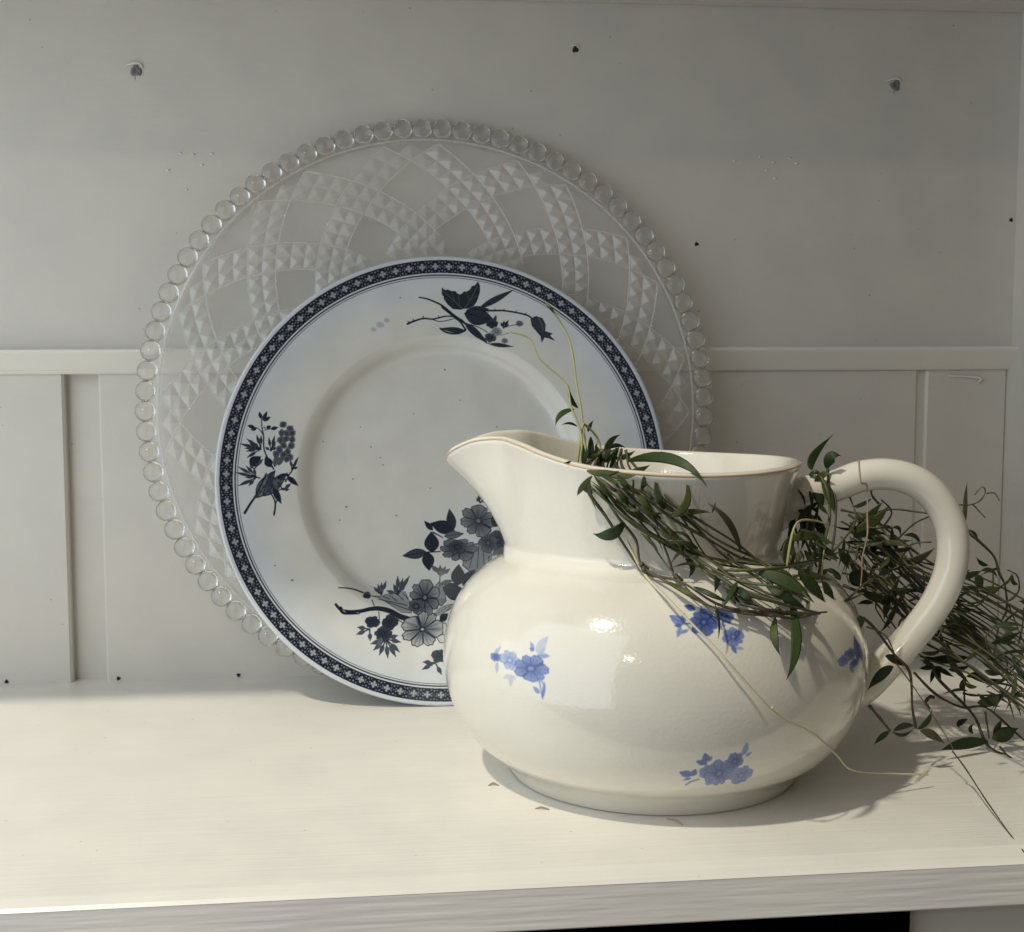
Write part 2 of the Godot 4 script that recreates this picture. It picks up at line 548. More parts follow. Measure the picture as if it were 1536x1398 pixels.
	var p := thing("black_panel", "flat black panel standing under the front of the shelf", "panel", Vector3(-0.04, -0.25, 0.236))
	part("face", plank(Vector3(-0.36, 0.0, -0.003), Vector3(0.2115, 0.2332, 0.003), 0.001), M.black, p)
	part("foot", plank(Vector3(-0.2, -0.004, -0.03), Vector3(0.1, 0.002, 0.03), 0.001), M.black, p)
	var f := setting("lower_board", "white board under the shelf")
	part("upright", plank(Vector3(0.1725, -0.25, 0.10), Vector3(0.3270, -0.0164, 0.2340), 0.001), M.wall, f)
	part("floor_board", plank(Vector3(-0.75, -0.27, -0.03), Vector3(0.345, -0.2542, 0.25), 0.001), M.wall, f)

func shelf_top() -> ArrayMesh:
	var xs := [-0.75, -0.30, -0.11, -0.02, 0.03, 0.09, 0.20, 0.4200]
	var zi := [0.2474, 0.2470, 0.2464, 0.2446, 0.2433, 0.2415, 0.2413, 0.2411]
	var st := SurfaceTool.new()
	st.begin(Mesh.PRIMITIVE_TRIANGLES)
	for i in xs.size() - 1:
		var a: float = xs[i]
		var b: float = xs[i + 1]
		var za: float = zi[i]
		var zb: float = zi[i + 1]
		for f in [
			[Vector3(a, 0, -0.02), Vector3(b, 0, -0.02), Vector3(b, 0, zb), Vector3(a, 0, za)],
			[Vector3(a, 0, za), Vector3(b, 0, zb), Vector3(b, -0.0013, 0.2498), Vector3(a, -0.0013, 0.2498)],
			[Vector3(a, -0.0013, 0.2498), Vector3(b, -0.0013, 0.2498), Vector3(b, -0.0023, 0.2509), Vector3(a, -0.0023, 0.2509)],
			[Vector3(a, -0.0023, 0.2509), Vector3(b, -0.0023, 0.2509), Vector3(b, -0.0028, 0.24), Vector3(a, -0.0028, 0.24)],
			[Vector3(a, -0.0028, 0.24), Vector3(b, -0.0028, 0.24), Vector3(b, -0.0028, -0.02), Vector3(a, -0.0028, -0.02)],
			[Vector3(a, -0.0028, -0.02), Vector3(b, -0.0028, -0.02), Vector3(b, 0, -0.02), Vector3(a, 0, -0.02)],
		]:
			var nn: Vector3 = -(f[1] - f[0]).cross(f[2] - f[0]).normalized()
			for k in [0, 1, 2, 0, 2, 3]:
				st.set_normal(nn)
				st.add_vertex(f[k])
	return st.commit()

func nail(board: Node3D, at: Vector3, r: float, worn: bool):
	var rows := []
	for q in [[0.0, 0.0007], [0.30, 0.0003], [0.55, 0.0008], [0.9, 0.0006], [1.0, 0.0002], [1.0, -0.001], [0.0, -0.001]]:
		var p := PackedVector3Array()
		for j in 15:
			var w := TAU * (j % 14) / 14.0
			var k: float = q[0] * r * (1.0 + 0.18 * sin(3.0 * w + at.x * 90.0) + 0.1 * sin(5.0 * w))
			p.append(Vector3(k * cos(w), k * sin(w), q[1] * (1.0 if r > 0.002 else 0.4)))
		rows.append(p)
	part("nail", sheet(rows), M.nail if r > 0.002 else M.dot, board, Transform3D(Basis(), at))
	if worn:   # a run of thick paint round the head
		var q := smooth([Vector3(-r * 2.2, r * 0.5, 0.0002), Vector3(-r * 0.9, r * 1.1, 0.0006), Vector3(r * 0.6, r * 1.25, 0.0006), Vector3(r * 1.3, r * 0.4, 0.0002)], 5)
		part("paint_run", tube(q, func(t): return r * 0.26 * sin(PI * clampf(t, 0.06, 0.94)), 8), M.chip, board, Transform3D(Basis(), at))
		var d := smooth([Vector3(-r * 0.2, -r * 0.9, 0.0), Vector3(-r * 0.22, -r * 1.3, 0.0001), Vector3(-r * 0.2, -r * 1.7, 0.0)], 4)
		part("rust_streak", tube(d, func(t): return r * 0.07 * (1.0 - 0.7 * t), 6), M.nail, board, Transform3D(Basis(), at))


# ---------------------------------------------------------------- pressed glass platter
# the cut pattern: plain windows between bands of small pyramids. Along the diagonals u and v every window is one unit.
func pattern_point(u: float, v: float, up: float) -> Vector3:
	var p := (u + v) * 0.5
	var r := 0.1035 + (u - v) * 0.5 * 0.041
	var w := p * TAU / 12.0 + deg_to_rad(4.0)
	return Vector3(r * cos(w), r * sin(w), dish_front(r) + up)

func dish_front(r: float) -> float:
	return -0.0042 + 0.0042 * smoothstep(0.05, 0.125, r)

func facet_band(along_u: bool, k: int) -> ArrayMesh:
	var st := SurfaceTool.new()
	st.begin(Mesh.PRIMITIVE_TRIANGLES)
	for i in 2:                                   # two rows of pyramids side by side
		for j in range(-16, 17):
			var s := k + 0.5 + (i - 0.5) * 0.2      # across the band
			var d := j * 0.1                  # along it, as a distance from the middle circle
			var u := s if along_u else s + d * 2.0
			var v := s - d * 2.0 if along_u else s
			if not along_u:
				var fu := absf(u - floorf(u) - 0.5)
				if fu < 0.2:
					continue                          # the crossing belongs to the other band
			var r := 0.1035 + (u - v) * 0.5 * 0.041
			if r < 0.072 or r > 0.1235:
				continue
			var h := 0.1
			var c := [pattern_point(u - h, v - h, 0.0001), pattern_point(u + h, v - h, 0.0001), pattern_point(u + h, v + h, 0.0001), pattern_point(u - h, v + h, 0.0001)]
			var top := pattern_point(u, v, 0.0020)
			for q in 4:
				var f := [c[q], c[(q + 1) % 4], top]
				var n: Vector3 = (f[1] - f[0]).cross(f[2] - f[0]).normalized()
				if n.z < 0.0:
					n = -n
					f = [f[1], f[0], f[2]]
				for e in [f[0], f[2], f[1]]:
					st.set_normal(n)
					st.add_vertex(e)
	return st.commit()

# the raised bevel round a plain window
func window_frame(k: int, outer: bool) -> ArrayMesh:
	var st := SurfaceTool.new()
	st.begin(Mesh.PRIMITIVE_TRIANGLES)
	var cu := k + (1.0 if outer else 0.0)
	var cv := float(k)
	var half := [[0.30, 0.0001], [0.285, 0.0011], [0.24, 0.0009], [0.10, 0.0003], [0.0, 0.0002]]
	var side := [Vector2(-1, -1), Vector2(1, -1), Vector2(1, 1), Vector2(-1, 1)]
	for i in half.size() - 1:
		for q in 4:
			for s in 6:
				var a: Vector2 = side[q].lerp(side[(q + 1) % 4], s / 6.0)
				var b: Vector2 = side[q].lerp(side[(q + 1) % 4], (s + 1) / 6.0)
				var f := []
				var off := false
				for e in [[a, i], [b, i], [b, i + 1], [a, i + 1]]:
					var h: Array = half[e[1]]
					var u: float = cu + e[0].x * h[0]
					var v: float = cv + e[0].y * h[0]
					if (u - v) * 0.5 * 0.041 > 0.0205:
						off = true
					f.append(pattern_point(u, v, h[1]))
				if off:
					continue
				var n: Vector3 = (f[1] - f[0]).cross(f[2] - f[0]).normalized()
				if n.length() < 0.5:
					n = Vector3.BACK
				if n.z < 0.0:
					n = -n
					f = [f[1], f[0], f[3], f[2]]
				for e in [f[0], f[2], f[1], f[0], f[3], f[2]]:
					st.set_normal(n)
					st.add_vertex(e)
	return st.commit()

func build_platter():
	var lean := 0.13
	var rr := 0.1362
	var b := Basis(Vector3.RIGHT, -lean)
	var o := thing("glass_platter", "round clear pressed glass platter with a beaded rim, leaning on the back wall", "platter", Vector3(0.0282, 0.0, 0.0421))
	var at := Transform3D(b, b * Vector3(0, rr, 0))
	var cols := 192
	var prof := []
	for k in 28:
		var r := 0.1284 * k / 27.0
		prof.append(Vector2(r, dish_front(r)))
	prof.append_array([Vector2(0.1290, -0.0012), Vector2(0.1288, -0.0030), Vector2(0.1276, -0.0038)])
	for k in range(26, -1, -1):
		var r := 0.1276 * k / 27.0
		prof.append(Vector2(r, dish_front(r) - 0.0040))
	var rows := []
	for p in prof:
		var row := PackedVector3Array()
		for j in cols + 1:
			var w := TAU * (j % cols) / cols
			row.append(Vector3(p.x * cos(w), p.x * sin(w), p.y))
		rows.append(row)
	part("dish", sheet(rows), M.glass, o, at)
	for k in 12:
		part("facet_band", facet_band(true, k), M.facet, o, at)
		part("facet_band", facet_band(false, k), M.facet, o, at)
		part("window_bevel", window_frame(k, false), M.window, o, at)
		part("window_bevel", window_frame(k, true), M.window, o, at)
	# the mitre lines that border the bands
	for k in 12:
		for s in [-0.30, 0.30]:
			for along_u in [true, false]:
				var q := []
				for j in range(-20, 21):
					var d := j * 0.055
					var u: float = k + s if along_u else k + s + d
					var v: float = k + s - d if along_u else k + s
					var r := 0.1035 + (u - v) * 0.5 * 0.041
					if r > 0.072 and r < 0.1248:
						q.append(pattern_point(u, v, 0.0003))
				if q.size() > 3:
					part("mitre_line", tube(q, func(_t): return 0.00042, 6), M.facet, o, at)
	var rim := []
	for k in 241:
		var w := TAU * (k % 240) / 240.0
		rim.append(Vector3(0.1258 * cos(w), 0.1258 * sin(w), 0.0004 + 0.00012 * sin(w * 88.0)))
	part("rim_ring", tube(rim, func(_t): return 0.00055, 8), M.facet, o, at)
	var bead := SphereMesh.new()
	bead.radius = 0.00440
	bead.height = 0.00880
	bead.radial_segments = 24
	bead.rings = 12
	var n := 88
	for k in n:
		var w := TAU * (k + 0.3) / n
		var t := Transform3D(Basis(Vector3.BACK, w), Vector3(cos(w), sin(w), 0.0) * 0.1314)
		t.basis = t.basis * Basis.from_scale(Vector3(1.10, 1.10, 0.64))
		t.origin.z = -0.0006
		part("bead", bead, M.bead_glass, o, at * t)
	# base ring on the back
	var ringp := []
	for k in 97:
		var w := TAU * (k % 96) / 96.0
		ringp.append(Vector3(0.045 * cos(w), 0.045 * sin(w), -0.0088))
	part("base_ring", tube(ringp, func(_t): return 0.0009, 8), M.glass, o, at)


# ---------------------------------------------------------------- printed plate
func build_plate():
	var lean := 0.145
	var rr := 0.1027
	var b := Basis(Vector3.RIGHT, -lean)
	var o := thing("dinner_plate", "white plate printed with dark blue flowers and a patterned rim band, leaning behind the jug", "plate", Vector3(0.0329, 0.0004, 0.0625))
	var at := Transform3D(b, b * Vector3(0, rr, 0))
	var prof := [Vector2(0.0, -0.0142), Vector2(0.03, -0.0141), Vector2(0.05, -0.0139), Vector2(0.0570, -0.0134), Vector2(0.0606, -0.0118), Vector2(0.0632, -0.0090), Vector2(0.0660, -0.0068), Vector2(0.0690, -0.0058), Vector2(0.082, -0.0038), Vector2(0.096, -0.0012),
		Vector2(0.1008, -0.0002), Vector2(0.1022, -0.0003), Vector2(0.1027, -0.0012), Vector2(0.1022, -0.0024), Vector2(0.100, -0.0034), Vector2(0.084, -0.0072), Vector2(0.070, -0.0104), Vector2(0.0645, -0.0140), Vector2(0.060, -0.0176), Vector2(0.0585, -0.0205), Vector2(0.0565, -0.0210), Vector2(0.0550, -0.0204), Vector2(0.0535, -0.0182), Vector2(0.03, -0.0180), Vector2(0.0, -0.0180)]
	var q := smooth(prof, 4)
	var rows := []
	var uvs := []
	var cols := 256
	for p in q:
		var row := PackedVector3Array()
		var uv := PackedVector2Array()
		for j in cols + 1:
			var w := TAU * (j % cols) / cols
			var r: float = maxf(p.x, 0.0) * (1.0 + 0.0012 * sin(2.0 * w + 0.6) + 0.0008 * sin(3.0 * w))
			var x := r * cos(w)
			var y := r * sin(w)
			row.append(Vector3(x, y, p.y + 0.0004 * sin(2.0 * w + 1.0) * r / 0.1))
			uv.append(Vector2(0.5 + x / 0.2080, 0.5 - y / 0.2080))
		rows.append(row)
		uvs.append(uv)
	# front print and plain back are two skins of one closed body
	var m := StandardMaterial3D.new()
	m.resource_name = "printed earthenware"
	m.albedo_texture = plate_print()
	m.roughness = 0.16
	m.clearcoat_enabled = true
	m.clearcoat = 0.5
	m.clearcoat_roughness = 0.05
	part("body", sheet(rows, uvs), m, o, at)

func plate_print() -> ImageTexture:
	var n := 1456
	var k := n / 208.0            # texels per millimetre; the middle of the plate is the middle of the canvas
	var cv := Canvas.new(n, n, true)
	var P := func(x: float, y: float) -> Vector2: return Vector2(n * 0.5 + x * k, n * 0.5 - y * k)
	var r0 := 100.6
	var r1 := 94.9
	for y in n:
		for x in n:
			var d := Vector2(x - n * 0.5, y - n * 0.5) / k
			var r := d.length()
			if r < 70.0 or r > 103.0:
				continue
			var i := y * n + x
			cv.flow[i] = maxf(cv.flow[i], 0.75 * smoothstep(72.0, 97.0, r))
			if r < 92.2 or r > 101.2:
				continue
			var ink := 0.0
			if r < r0 and r > r1:
				ink = 0.97
				var p := fposmod(d.angle() * 100.0 / TAU, 1.0)
				var a := (p - 0.5) * 6.1                  # millimetres from the middle of a cross
				var c := r - (r0 + r1) * 0.5
				var cross := maxf(maxf(0.62 - Vector2(absf(a) - 0.95, c).length(), 0.62 - Vector2(a, absf(c) - 0.95).length()), 0.45 - maxf(absf(a), absf(c)))
				var e := absf(a) - 3.05
				var bits := maxf(0.42 - Vector2(e, absf(c) - 1.75).length(), 0.36 - Vector2(absf(e) - 1.05, absf(c) - 0.55).length())
				bits = maxf(bits, 0.34 - Vector2(absf(a) - 1.7, absf(c) - 2.05).length())
				bits = maxf(bits, 0.3 - Vector2(e, c).length())
				ink -= 0.68 * clampf(cross / 0.16 + 0.4, 0.0, 1.0)
				ink -= 0.52 * clampf(bits / 0.16 + 0.4, 0.0, 1.0)
				ink = clampf(ink, 0.05, 0.97)
				if r > r0 - 0.55 or r < r1 + 0.5:
					ink = 0.97
			for line in [[93.9, 0.28, 0.92], [92.9, 0.16, 0.6]]:
				ink = maxf(ink, line[2] * clampf((line[1] - absf(r - line[0])) * k + 0.5, 0.0, 1.0))
			cv.ink[i] = ink
	cv.haze(P.call(13.71, 74.35), 212.2, 0.45)
	cv.stroke([P.call(-16.08, 71.76), P.call(-13.55, 72.88), P.call(-8.78, 74.29), P.call(-4.29, 74.05), P.call(1.33, 75.33), P.call(5.83, 75.18)], 3.03, 1.71, 0.97)
	cv.stroke([P.call(-8.78, 74.02), P.call(-8.89, 75.66)], 1.52, 0.57, 0.97)
	cv.stroke([P.call(-12.99, 72.89), P.call(-13.54, 74.25)], 1.52, 0.57, 0.97)
	cv.stroke([P.call(-1.48, 74.44), P.call(-1.76, 75.70)], 1.52, 0.57, 0.97)
	cv.stroke([P.call(-14.96, 72.05), P.call(-16.07, 73.13)], 1.52, 0.57, 0.97)
	cv.stroke([P.call(-4.29, 73.77), P.call(-0.93, 72.96), P.call(3.58, 73.80), P.call(6.39, 74.63)], 1.14, 1.14, 0.97)
	cv.stroke([P.call(-10.69, 83.84), P.call(-6.50, 83.06), P.call(-0.34, 80.36), P.call(5.83, 75.45), P.call(9.77, 72.70)], 1.71, 3.79, 0.97)
	cv.poly([P.call(-0.04, 88.13), P.call(1.25, 87.04), P.call(2.76, 87.32), P.call(4.16, 86.62), P.call(5.85, 86.74), P.call(6.97, 85.59), P.call(8.43, 85.05), P.call(8.93, 83.13), P.call(10.34, 79.02), P.call(8.65, 78.47), P.call(4.99, 78.74), P.call(2.47, 80.92), P.call(0.79, 83.38), P.call(0.79, 84.47), P.call(-0.05, 85.29)], 0.98, 0.93, 0.76)
	cv.stroke([P.call(0.80, 86.39), P.call(4.72, 83.12), P.call(9.21, 79.02)], 0.95, 0.95, 0.60)
	cv.stroke([P.call(4.16, 85.86), P.call(5.84, 82.30)], 0.57, 0.57, 0.60)
	cv.stroke([P.call(1.35, 83.66), P.call(5.00, 81.75)], 0.57, 0.57, 0.60)
	cv.stroke([P.call(7.53, 84.77), P.call(8.09, 80.39)], 0.57, 0.57, 0.60)
	cv.poly([P.call(16.64, 90.91), P.call(17.37, 88.89), P.call(17.31, 86.31), P.call(16.41, 83.41), P.call(15.68, 81.76), P.call(14.56, 80.28), P.call(11.46, 78.86), P.call(10.34, 79.02), P.call(9.32, 81.49), P.call(8.65, 85.21), P.call(10.34, 86.53), P.call(11.18, 86.31), P.call(13.15, 87.52), P.call(13.71, 88.89), P.call(15.12, 89.16)], 0.98, 0.93, 0.76)
	cv.stroke([P.call(16.24, 89.16), P.call(13.71, 84.23), P.call(10.62, 79.30)], 0.95, 0.95, 0.60)
	cv.stroke([P.call(15.96, 84.78), P.call(13.15, 82.59)], 0.57, 0.57, 0.60)
	cv.stroke([P.call(10.90, 85.87), P.call(12.59, 82.59)], 0.57, 0.57, 0.60)
	cv.leaf(P.call(10.34, 76.55), P.call(23.86, 73.75), 56.9, 0.98, 0.88)
	cv.leaf(P.call(10.90, 77.65), P.call(21.60, 78.72), 26.5, 0.98, 0.85)
	cv.leaf(P.call(17.09, 79.01), P.call(33.12, 87.30), 19.7, 0.97, 0.85)
	cv.stroke([P.call(10.34, 76.55), P.call(13.71, 78.20), P.call(18.78, 79.83), P.call(22.16, 81.47)], 1.90, 1.14, 0.97)
	cv.stroke([P.call(18.22, 78.08), P.call(23.29, 77.89), P.call(28.36, 77.86), P.call(34.00, 76.98), P.call(39.63, 75.55), P.call(42.18, 73.30)], 2.65, 2.27, 0.97)
	cv.stroke([P.call(24.42, 77.88), P.call(24.42, 78.98)], 1.52, 0.57, 0.97)
	cv.stroke([P.call(28.64, 77.86), P.call(28.64, 78.79)], 1.52, 0.57, 0.97)
	cv.stroke([P.call(34.00, 76.98), P.call(34.45, 77.97)], 1.52, 0.57, 0.97)
	cv.stroke([P.call(37.94, 75.95), P.call(39.07, 76.82)], 1.52, 0.57, 0.97)
	cv.stroke([P.call(21.04, 77.90), P.call(21.32, 76.96)], 1.52, 0.57, 0.97)
	cv.poly([P.call(41.05, 73.59), P.call(42.17, 74.69), P.call(43.58, 75.06), P.call(46.39, 74.08), P.call(47.81, 71.28), P.call(47.54, 68.23), P.call(50.92, 67.07), P.call(49.79, 66.25), P.call(51.94, 63.99), P.call(49.23, 65.15), P.call(47.27, 65.46), P.call(46.15, 63.25), P.call(45.63, 66.04), P.call(43.71, 68.29), P.call(41.62, 70.81)], 0.98, 0.85, 0.76)
	cv.stroke([P.call(44.71, 74.10), P.call(46.41, 70.75), P.call(46.70, 67.97)], 0.95, 0.57, 0.50)
	cv.stroke([P.call(0.22, 79.55), P.call(4.71, 76.00), P.call(8.64, 72.98)], 4.55, 4.55, 0.97)
	cv.stroke([P.call(8.08, 73.25), P.call(10.33, 69.95), P.call(10.61, 69.12), P.call(8.08, 67.75), P.call(4.69, 67.48), P.call(1.31, 68.30), P.call(-0.93, 69.83)], 2.65, 2.65, 0.97)
	cv.leaf(P.call(10.90, 68.57), P.call(-0.93, 69.83), 17.4, 0.97, 0.90)
	cv.stroke([P.call(8.64, 73.80), P.call(13.72, 69.11), P.call(17.10, 65.79), P.call(20.49, 63.27)], 3.03, 1.90, 0.97)
	cv.leaf(P.call(10.33, 72.43), P.call(20.77, 63.16), 22.7, 0.97, 0.90)
	cv.stroke([P.call(13.15, 71.60), P.call(17.10, 70.20), P.call(21.05, 67.97)], 1.14, 0.95, 0.97)
	cv.stroke([P.call(20.49, 63.27), P.call(25.01, 61.85), P.call(32.91, 61.37)], 1.33, 0.95, 0.97)
	cv.leaf(P.call(21.62, 62.71), P.call(32.63, 61.38), 12.9, 0.95, 0.90)
	cv.flower(P.call(23.02, 72.10), 18.2, 18.2, 5, 0.30, 0.97, 0.85, 0.30)
	cv.leaf(P.call(23.86, 72.10), P.call(24.98, 75.95), 11.4, 0.97, 0.75)
	cv.leaf(P.call(22.74, 72.66), P.call(22.17, 74.31), 9.9, 0.97, 0.75)
	cv.flower(P.call(25.28, 68.22), 15.9, 15.9, 5, 0.30, 0.70, 0.20, 0.30)
	cv.flower(P.call(22.18, 65.48), 18.2, 16.7, 5, 0.30, 0.97, 0.70, 0.30)
	cv.flower(P.call(28.96, 64.03), 9.9, 9.9, 5, 0.30, 0.70, 0.40, 0.30)
	cv.flower(P.call(35.82, 71.88), 11.4, 10.6, 5, 0.30, 0.75, 0.50, 0.40)
	cv.stroke([P.call(30.07, 70.67), P.call(35.70, 71.71)], 1.14, 0.95, 0.70)
	cv.stroke([P.call(28.38, 69.85), P.call(27.25, 72.35)], 1.42, 1.14, 0.97)
	cv.leaf(P.call(27.98, 70.73), P.call(27.25, 72.35), 9.1, 0.97, 0.90)
	cv.stroke([P.call(28.38, 69.85), P.call(28.65, 73.17)], 1.42, 1.14, 0.97)
	cv.leaf(P.call(28.48, 71.01), P.call(28.65, 73.17), 9.1, 0.97, 0.90)
	cv.stroke([P.call(28.38, 69.85), P.call(30.63, 73.42)], 1.42, 1.14, 0.97)
	cv.leaf(P.call(29.17, 71.10), P.call(30.63, 73.42), 9.1, 0.97, 0.90)
	cv.stroke([P.call(28.38, 69.85), P.call(30.63, 71.49)], 1.42, 1.14, 0.97)
	cv.leaf(P.call(29.17, 70.42), P.call(30.63, 71.49), 9.1, 0.97, 0.90)
	cv.stroke([P.call(20.49, 63.27), P.call(21.05, 66.59), P.call(25.00, 69.88)], 0.95, 0.76, 0.80)
	cv.stroke([P.call(30.64, 67.62), P.call(27.26, 66.54)], 0.95, 0.76, 0.60)
	cv.haze(P.call(-79.92, 7.79), 146.9, 0.45)
	cv.stroke([P.call(-77.16, 5.34), P.call(-81.07, 13.51), P.call(-81.41, 20.05), P.call(-82.17, 24.54), P.call(-82.33, 28.21)], 2.26, 1.27, 0.97)
	cv.leaf(P.call(-82.33, 28.00), P.call(-83.29, 31.13), 11.3, 0.97, 0.95)
	cv.leaf(P.call(-81.75, 27.19), P.call(-79.72, 31.42), 11.3, 0.97, 0.95)
	cv.leaf(P.call(-81.35, 26.99), P.call(-78.24, 28.99), 11.3, 0.97, 0.95)
	cv.leaf(P.call(-85.33, 24.10), P.call(-88.48, 24.88), 11.3, 0.97, 0.95)
	cv.leaf(P.call(-84.55, 23.70), P.call(-87.00, 22.86), 11.3, 0.97, 0.95)
	cv.leaf(P.call(-80.19, 23.74), P.call(-78.12, 24.78), 11.3, 0.97, 0.95)
	cv.leaf(P.call(-78.21, 23.35), P.call(-74.94, 24.20), 11.3, 0.97, 0.95)
	cv.stroke([P.call(-81.41, 20.46), P.call(-82.97, 22.90), P.call(-84.94, 24.10)], 1.55, 1.13, 0.97)
	cv.stroke([P.call(-80.99, 22.91), P.call(-78.21, 23.55), P.call(-76.62, 23.57)], 1.13, 0.99, 0.97)
	cv.stroke([P.call(-81.38, 24.14), P.call(-80.59, 23.73)], 1.13, 1.13, 0.97)
	cv.stroke([P.call(-82.65, 14.32), P.call(-91.49, 16.64)], 1.55, 1.24, 0.95)
	cv.leaf(P.call(-85.75, 15.14), P.call(-91.49, 16.64), 9.9, 0.95, 0.80)
	cv.stroke([P.call(-82.65, 14.32), P.call(-88.72, 18.85)], 1.55, 1.24, 0.95)
	cv.leaf(P.call(-84.78, 15.91), P.call(-88.72, 18.85), 9.9, 0.95, 0.80)
	cv.stroke([P.call(-82.65, 14.32), P.call(-84.38, 20.52)], 1.55, 1.24, 0.95)
	cv.leaf(P.call(-83.25, 16.49), P.call(-84.38, 20.52), 9.9, 0.95, 0.80)
	cv.stroke([P.call(-82.65, 14.32), P.call(-82.52, 20.25)], 1.55, 1.24, 0.95)
	cv.leaf(P.call(-82.60, 16.40), P.call(-82.52, 20.25), 9.9, 0.95, 0.80)
	cv.stroke([P.call(-82.65, 14.32), P.call(-89.54, 14.70)], 1.55, 1.24, 0.95)
	cv.leaf(P.call(-85.06, 14.45), P.call(-89.54, 14.70), 9.9, 0.95, 0.80)
	cv.stroke([P.call(-82.65, 14.32), P.call(-88.76, 13.40)], 1.55, 1.24, 0.95)
	cv.leaf(P.call(-84.79, 14.00), P.call(-88.76, 13.40), 9.9, 0.95, 0.80)
	cv.stroke([P.call(-82.65, 14.32), P.call(-88.58, 10.55)], 1.55, 1.24, 0.95)
	cv.leaf(P.call(-84.73, 13.00), P.call(-88.58, 10.55), 9.9, 0.95, 0.80)
	cv.stroke([P.call(-82.65, 14.32), P.call(-85.98, 17.16)], 1.55, 1.24, 0.95)
	cv.leaf(P.call(-83.81, 15.32), P.call(-85.98, 17.16), 9.9, 0.95, 0.80)
	cv.stroke([P.call(-82.65, 14.32), P.call(-87.36, 16.74)], 1.55, 1.24, 0.95)
	cv.leaf(P.call(-84.30, 15.17), P.call(-87.36, 16.74), 9.9, 0.95, 0.80)
	cv.stroke([P.call(-78.29, 13.53), P.call(-79.12, 19.46)], 1.41, 1.13, 0.95)
	cv.leaf(P.call(-78.58, 15.60), P.call(-79.12, 19.46), 9.0, 0.95, 0.80)
	cv.stroke([P.call(-78.29, 13.53), P.call(-76.57, 20.17)], 1.41, 1.13, 0.95)
	cv.leaf(P.call(-77.69, 15.85), P.call(-76.57, 20.17), 9.0, 0.95, 0.80)
	cv.stroke([P.call(-78.29, 13.53), P.call(-76.19, 17.63)], 1.41, 1.13, 0.95)
	cv.leaf(P.call(-77.56, 14.96), P.call(-76.19, 17.63), 9.0, 0.95, 0.80)
	cv.stroke([P.call(-78.29, 13.53), P.call(-75.97, 15.18)], 1.41, 1.13, 0.95)
	cv.leaf(P.call(-77.48, 14.10), P.call(-75.97, 15.18), 9.0, 0.95, 0.80)
	cv.stroke([P.call(-78.29, 13.53), P.call(-80.66, 15.15)], 1.41, 1.13, 0.95)
	cv.leaf(P.call(-79.12, 14.10), P.call(-80.66, 15.15), 9.0, 0.95, 0.80)
	cv.flower(P.call(-72.81, 25.45), 11.3, 11.9, 4, 2.90, 0.98, 0.50, 0.30)
	cv.flower(P.call(-69.75, 23.63), 11.3, 11.9, 4, 1.64, 0.98, 0.50, 0.30)
	cv.flower(P.call(-68.84, 21.59), 11.3, 11.9, 4, 2.92, 0.98, 0.50, 0.30)
	cv.flower(P.call(-73.45, 21.55), 11.3, 11.9, 4, 2.14, 0.98, 0.50, 0.30)
	cv.flower(P.call(-68.87, 18.71), 11.3, 11.9, 4, 2.09, 0.98, 0.50, 0.30)
	cv.flower(P.call(-73.95, 18.47), 11.3, 11.9, 4, 0.65, 0.98, 0.50, 0.30)
	cv.flower(P.call(-69.30, 15.83), 11.3, 11.9, 4, 2.93, 0.98, 0.50, 0.30)
	cv.flower(P.call(-72.70, 16.02), 11.3, 11.9, 4, 0.02, 0.98, 0.50, 0.30)
	cv.flower(P.call(-70.92, 13.15), 11.3, 11.9, 4, 0.76, 0.98, 0.50, 0.30)
	cv.flower(P.call(-69.94, 10.89), 11.3, 11.9, 4, 1.30, 0.98, 0.50, 0.30)
	cv.flower(P.call(-74.51, 14.16), 11.3, 11.9, 4, 2.34, 0.98, 0.50, 0.30)
	cv.flower(P.call(-71.67, 18.90), 11.3, 11.9, 4, 0.59, 0.98, 0.50, 0.30)
	cv.flower(P.call(-71.25, 21.36), 11.3, 11.9, 4, 2.59, 0.98, 0.50, 0.30)
	cv.flower(P.call(-72.73, 11.91), 11.3, 11.9, 4, 2.95, 0.98, 0.50, 0.30)
	cv.flower(P.call(-71.15, 9.86), 11.3, 11.9, 4, 0.49, 0.98, 0.50, 0.30)
	cv.flower(P.call(-75.92, 12.31), 11.3, 11.9, 4, 1.79, 0.98, 0.50, 0.30)
	cv.leaf(P.call(-87.42, 6.96), P.call(-82.67, 11.05), 33.9, 0.98, 0.95)
	cv.leaf(P.call(-78.34, 6.16), P.call(-80.69, 11.06), 25.4, 0.98, 0.95)
	cv.leaf(P.call(-76.75, 6.16), P.call(-75.11, 13.54), 17.0, 0.90, 0.60)
	cv.leaf(P.call(-75.16, 6.98), P.call(-72.73, 11.91), 17.0, 0.90, 0.60)
	cv.stroke([P.call(-84.69, 1.66), P.call(-93.32, 3.70)], 1.48, 1.19, 0.95)
	cv.leaf(P.call(-87.72, 2.38), P.call(-93.32, 3.70), 9.5, 0.95, 0.80)
	cv.stroke([P.call(-84.69, 1.66), P.call(-92.33, 6.22)], 1.48, 1.19, 0.95)
	cv.leaf(P.call(-87.37, 3.26), P.call(-92.33, 6.22), 9.5, 0.95, 0.80)
	cv.stroke([P.call(-84.69, 1.66), P.call(-89.00, 6.63)], 1.48, 1.19, 0.95)
	cv.leaf(P.call(-86.20, 3.40), P.call(-89.00, 6.63), 9.5, 0.95, 0.80)
	cv.stroke([P.call(-84.69, 1.66), P.call(-85.86, 5.41)], 1.48, 1.19, 0.95)
	cv.leaf(P.call(-85.10, 2.97), P.call(-85.86, 5.41), 9.5, 0.95, 0.80)
	cv.stroke([P.call(-84.69, 1.66), P.call(-92.36, -2.19)], 1.48, 1.19, 0.95)
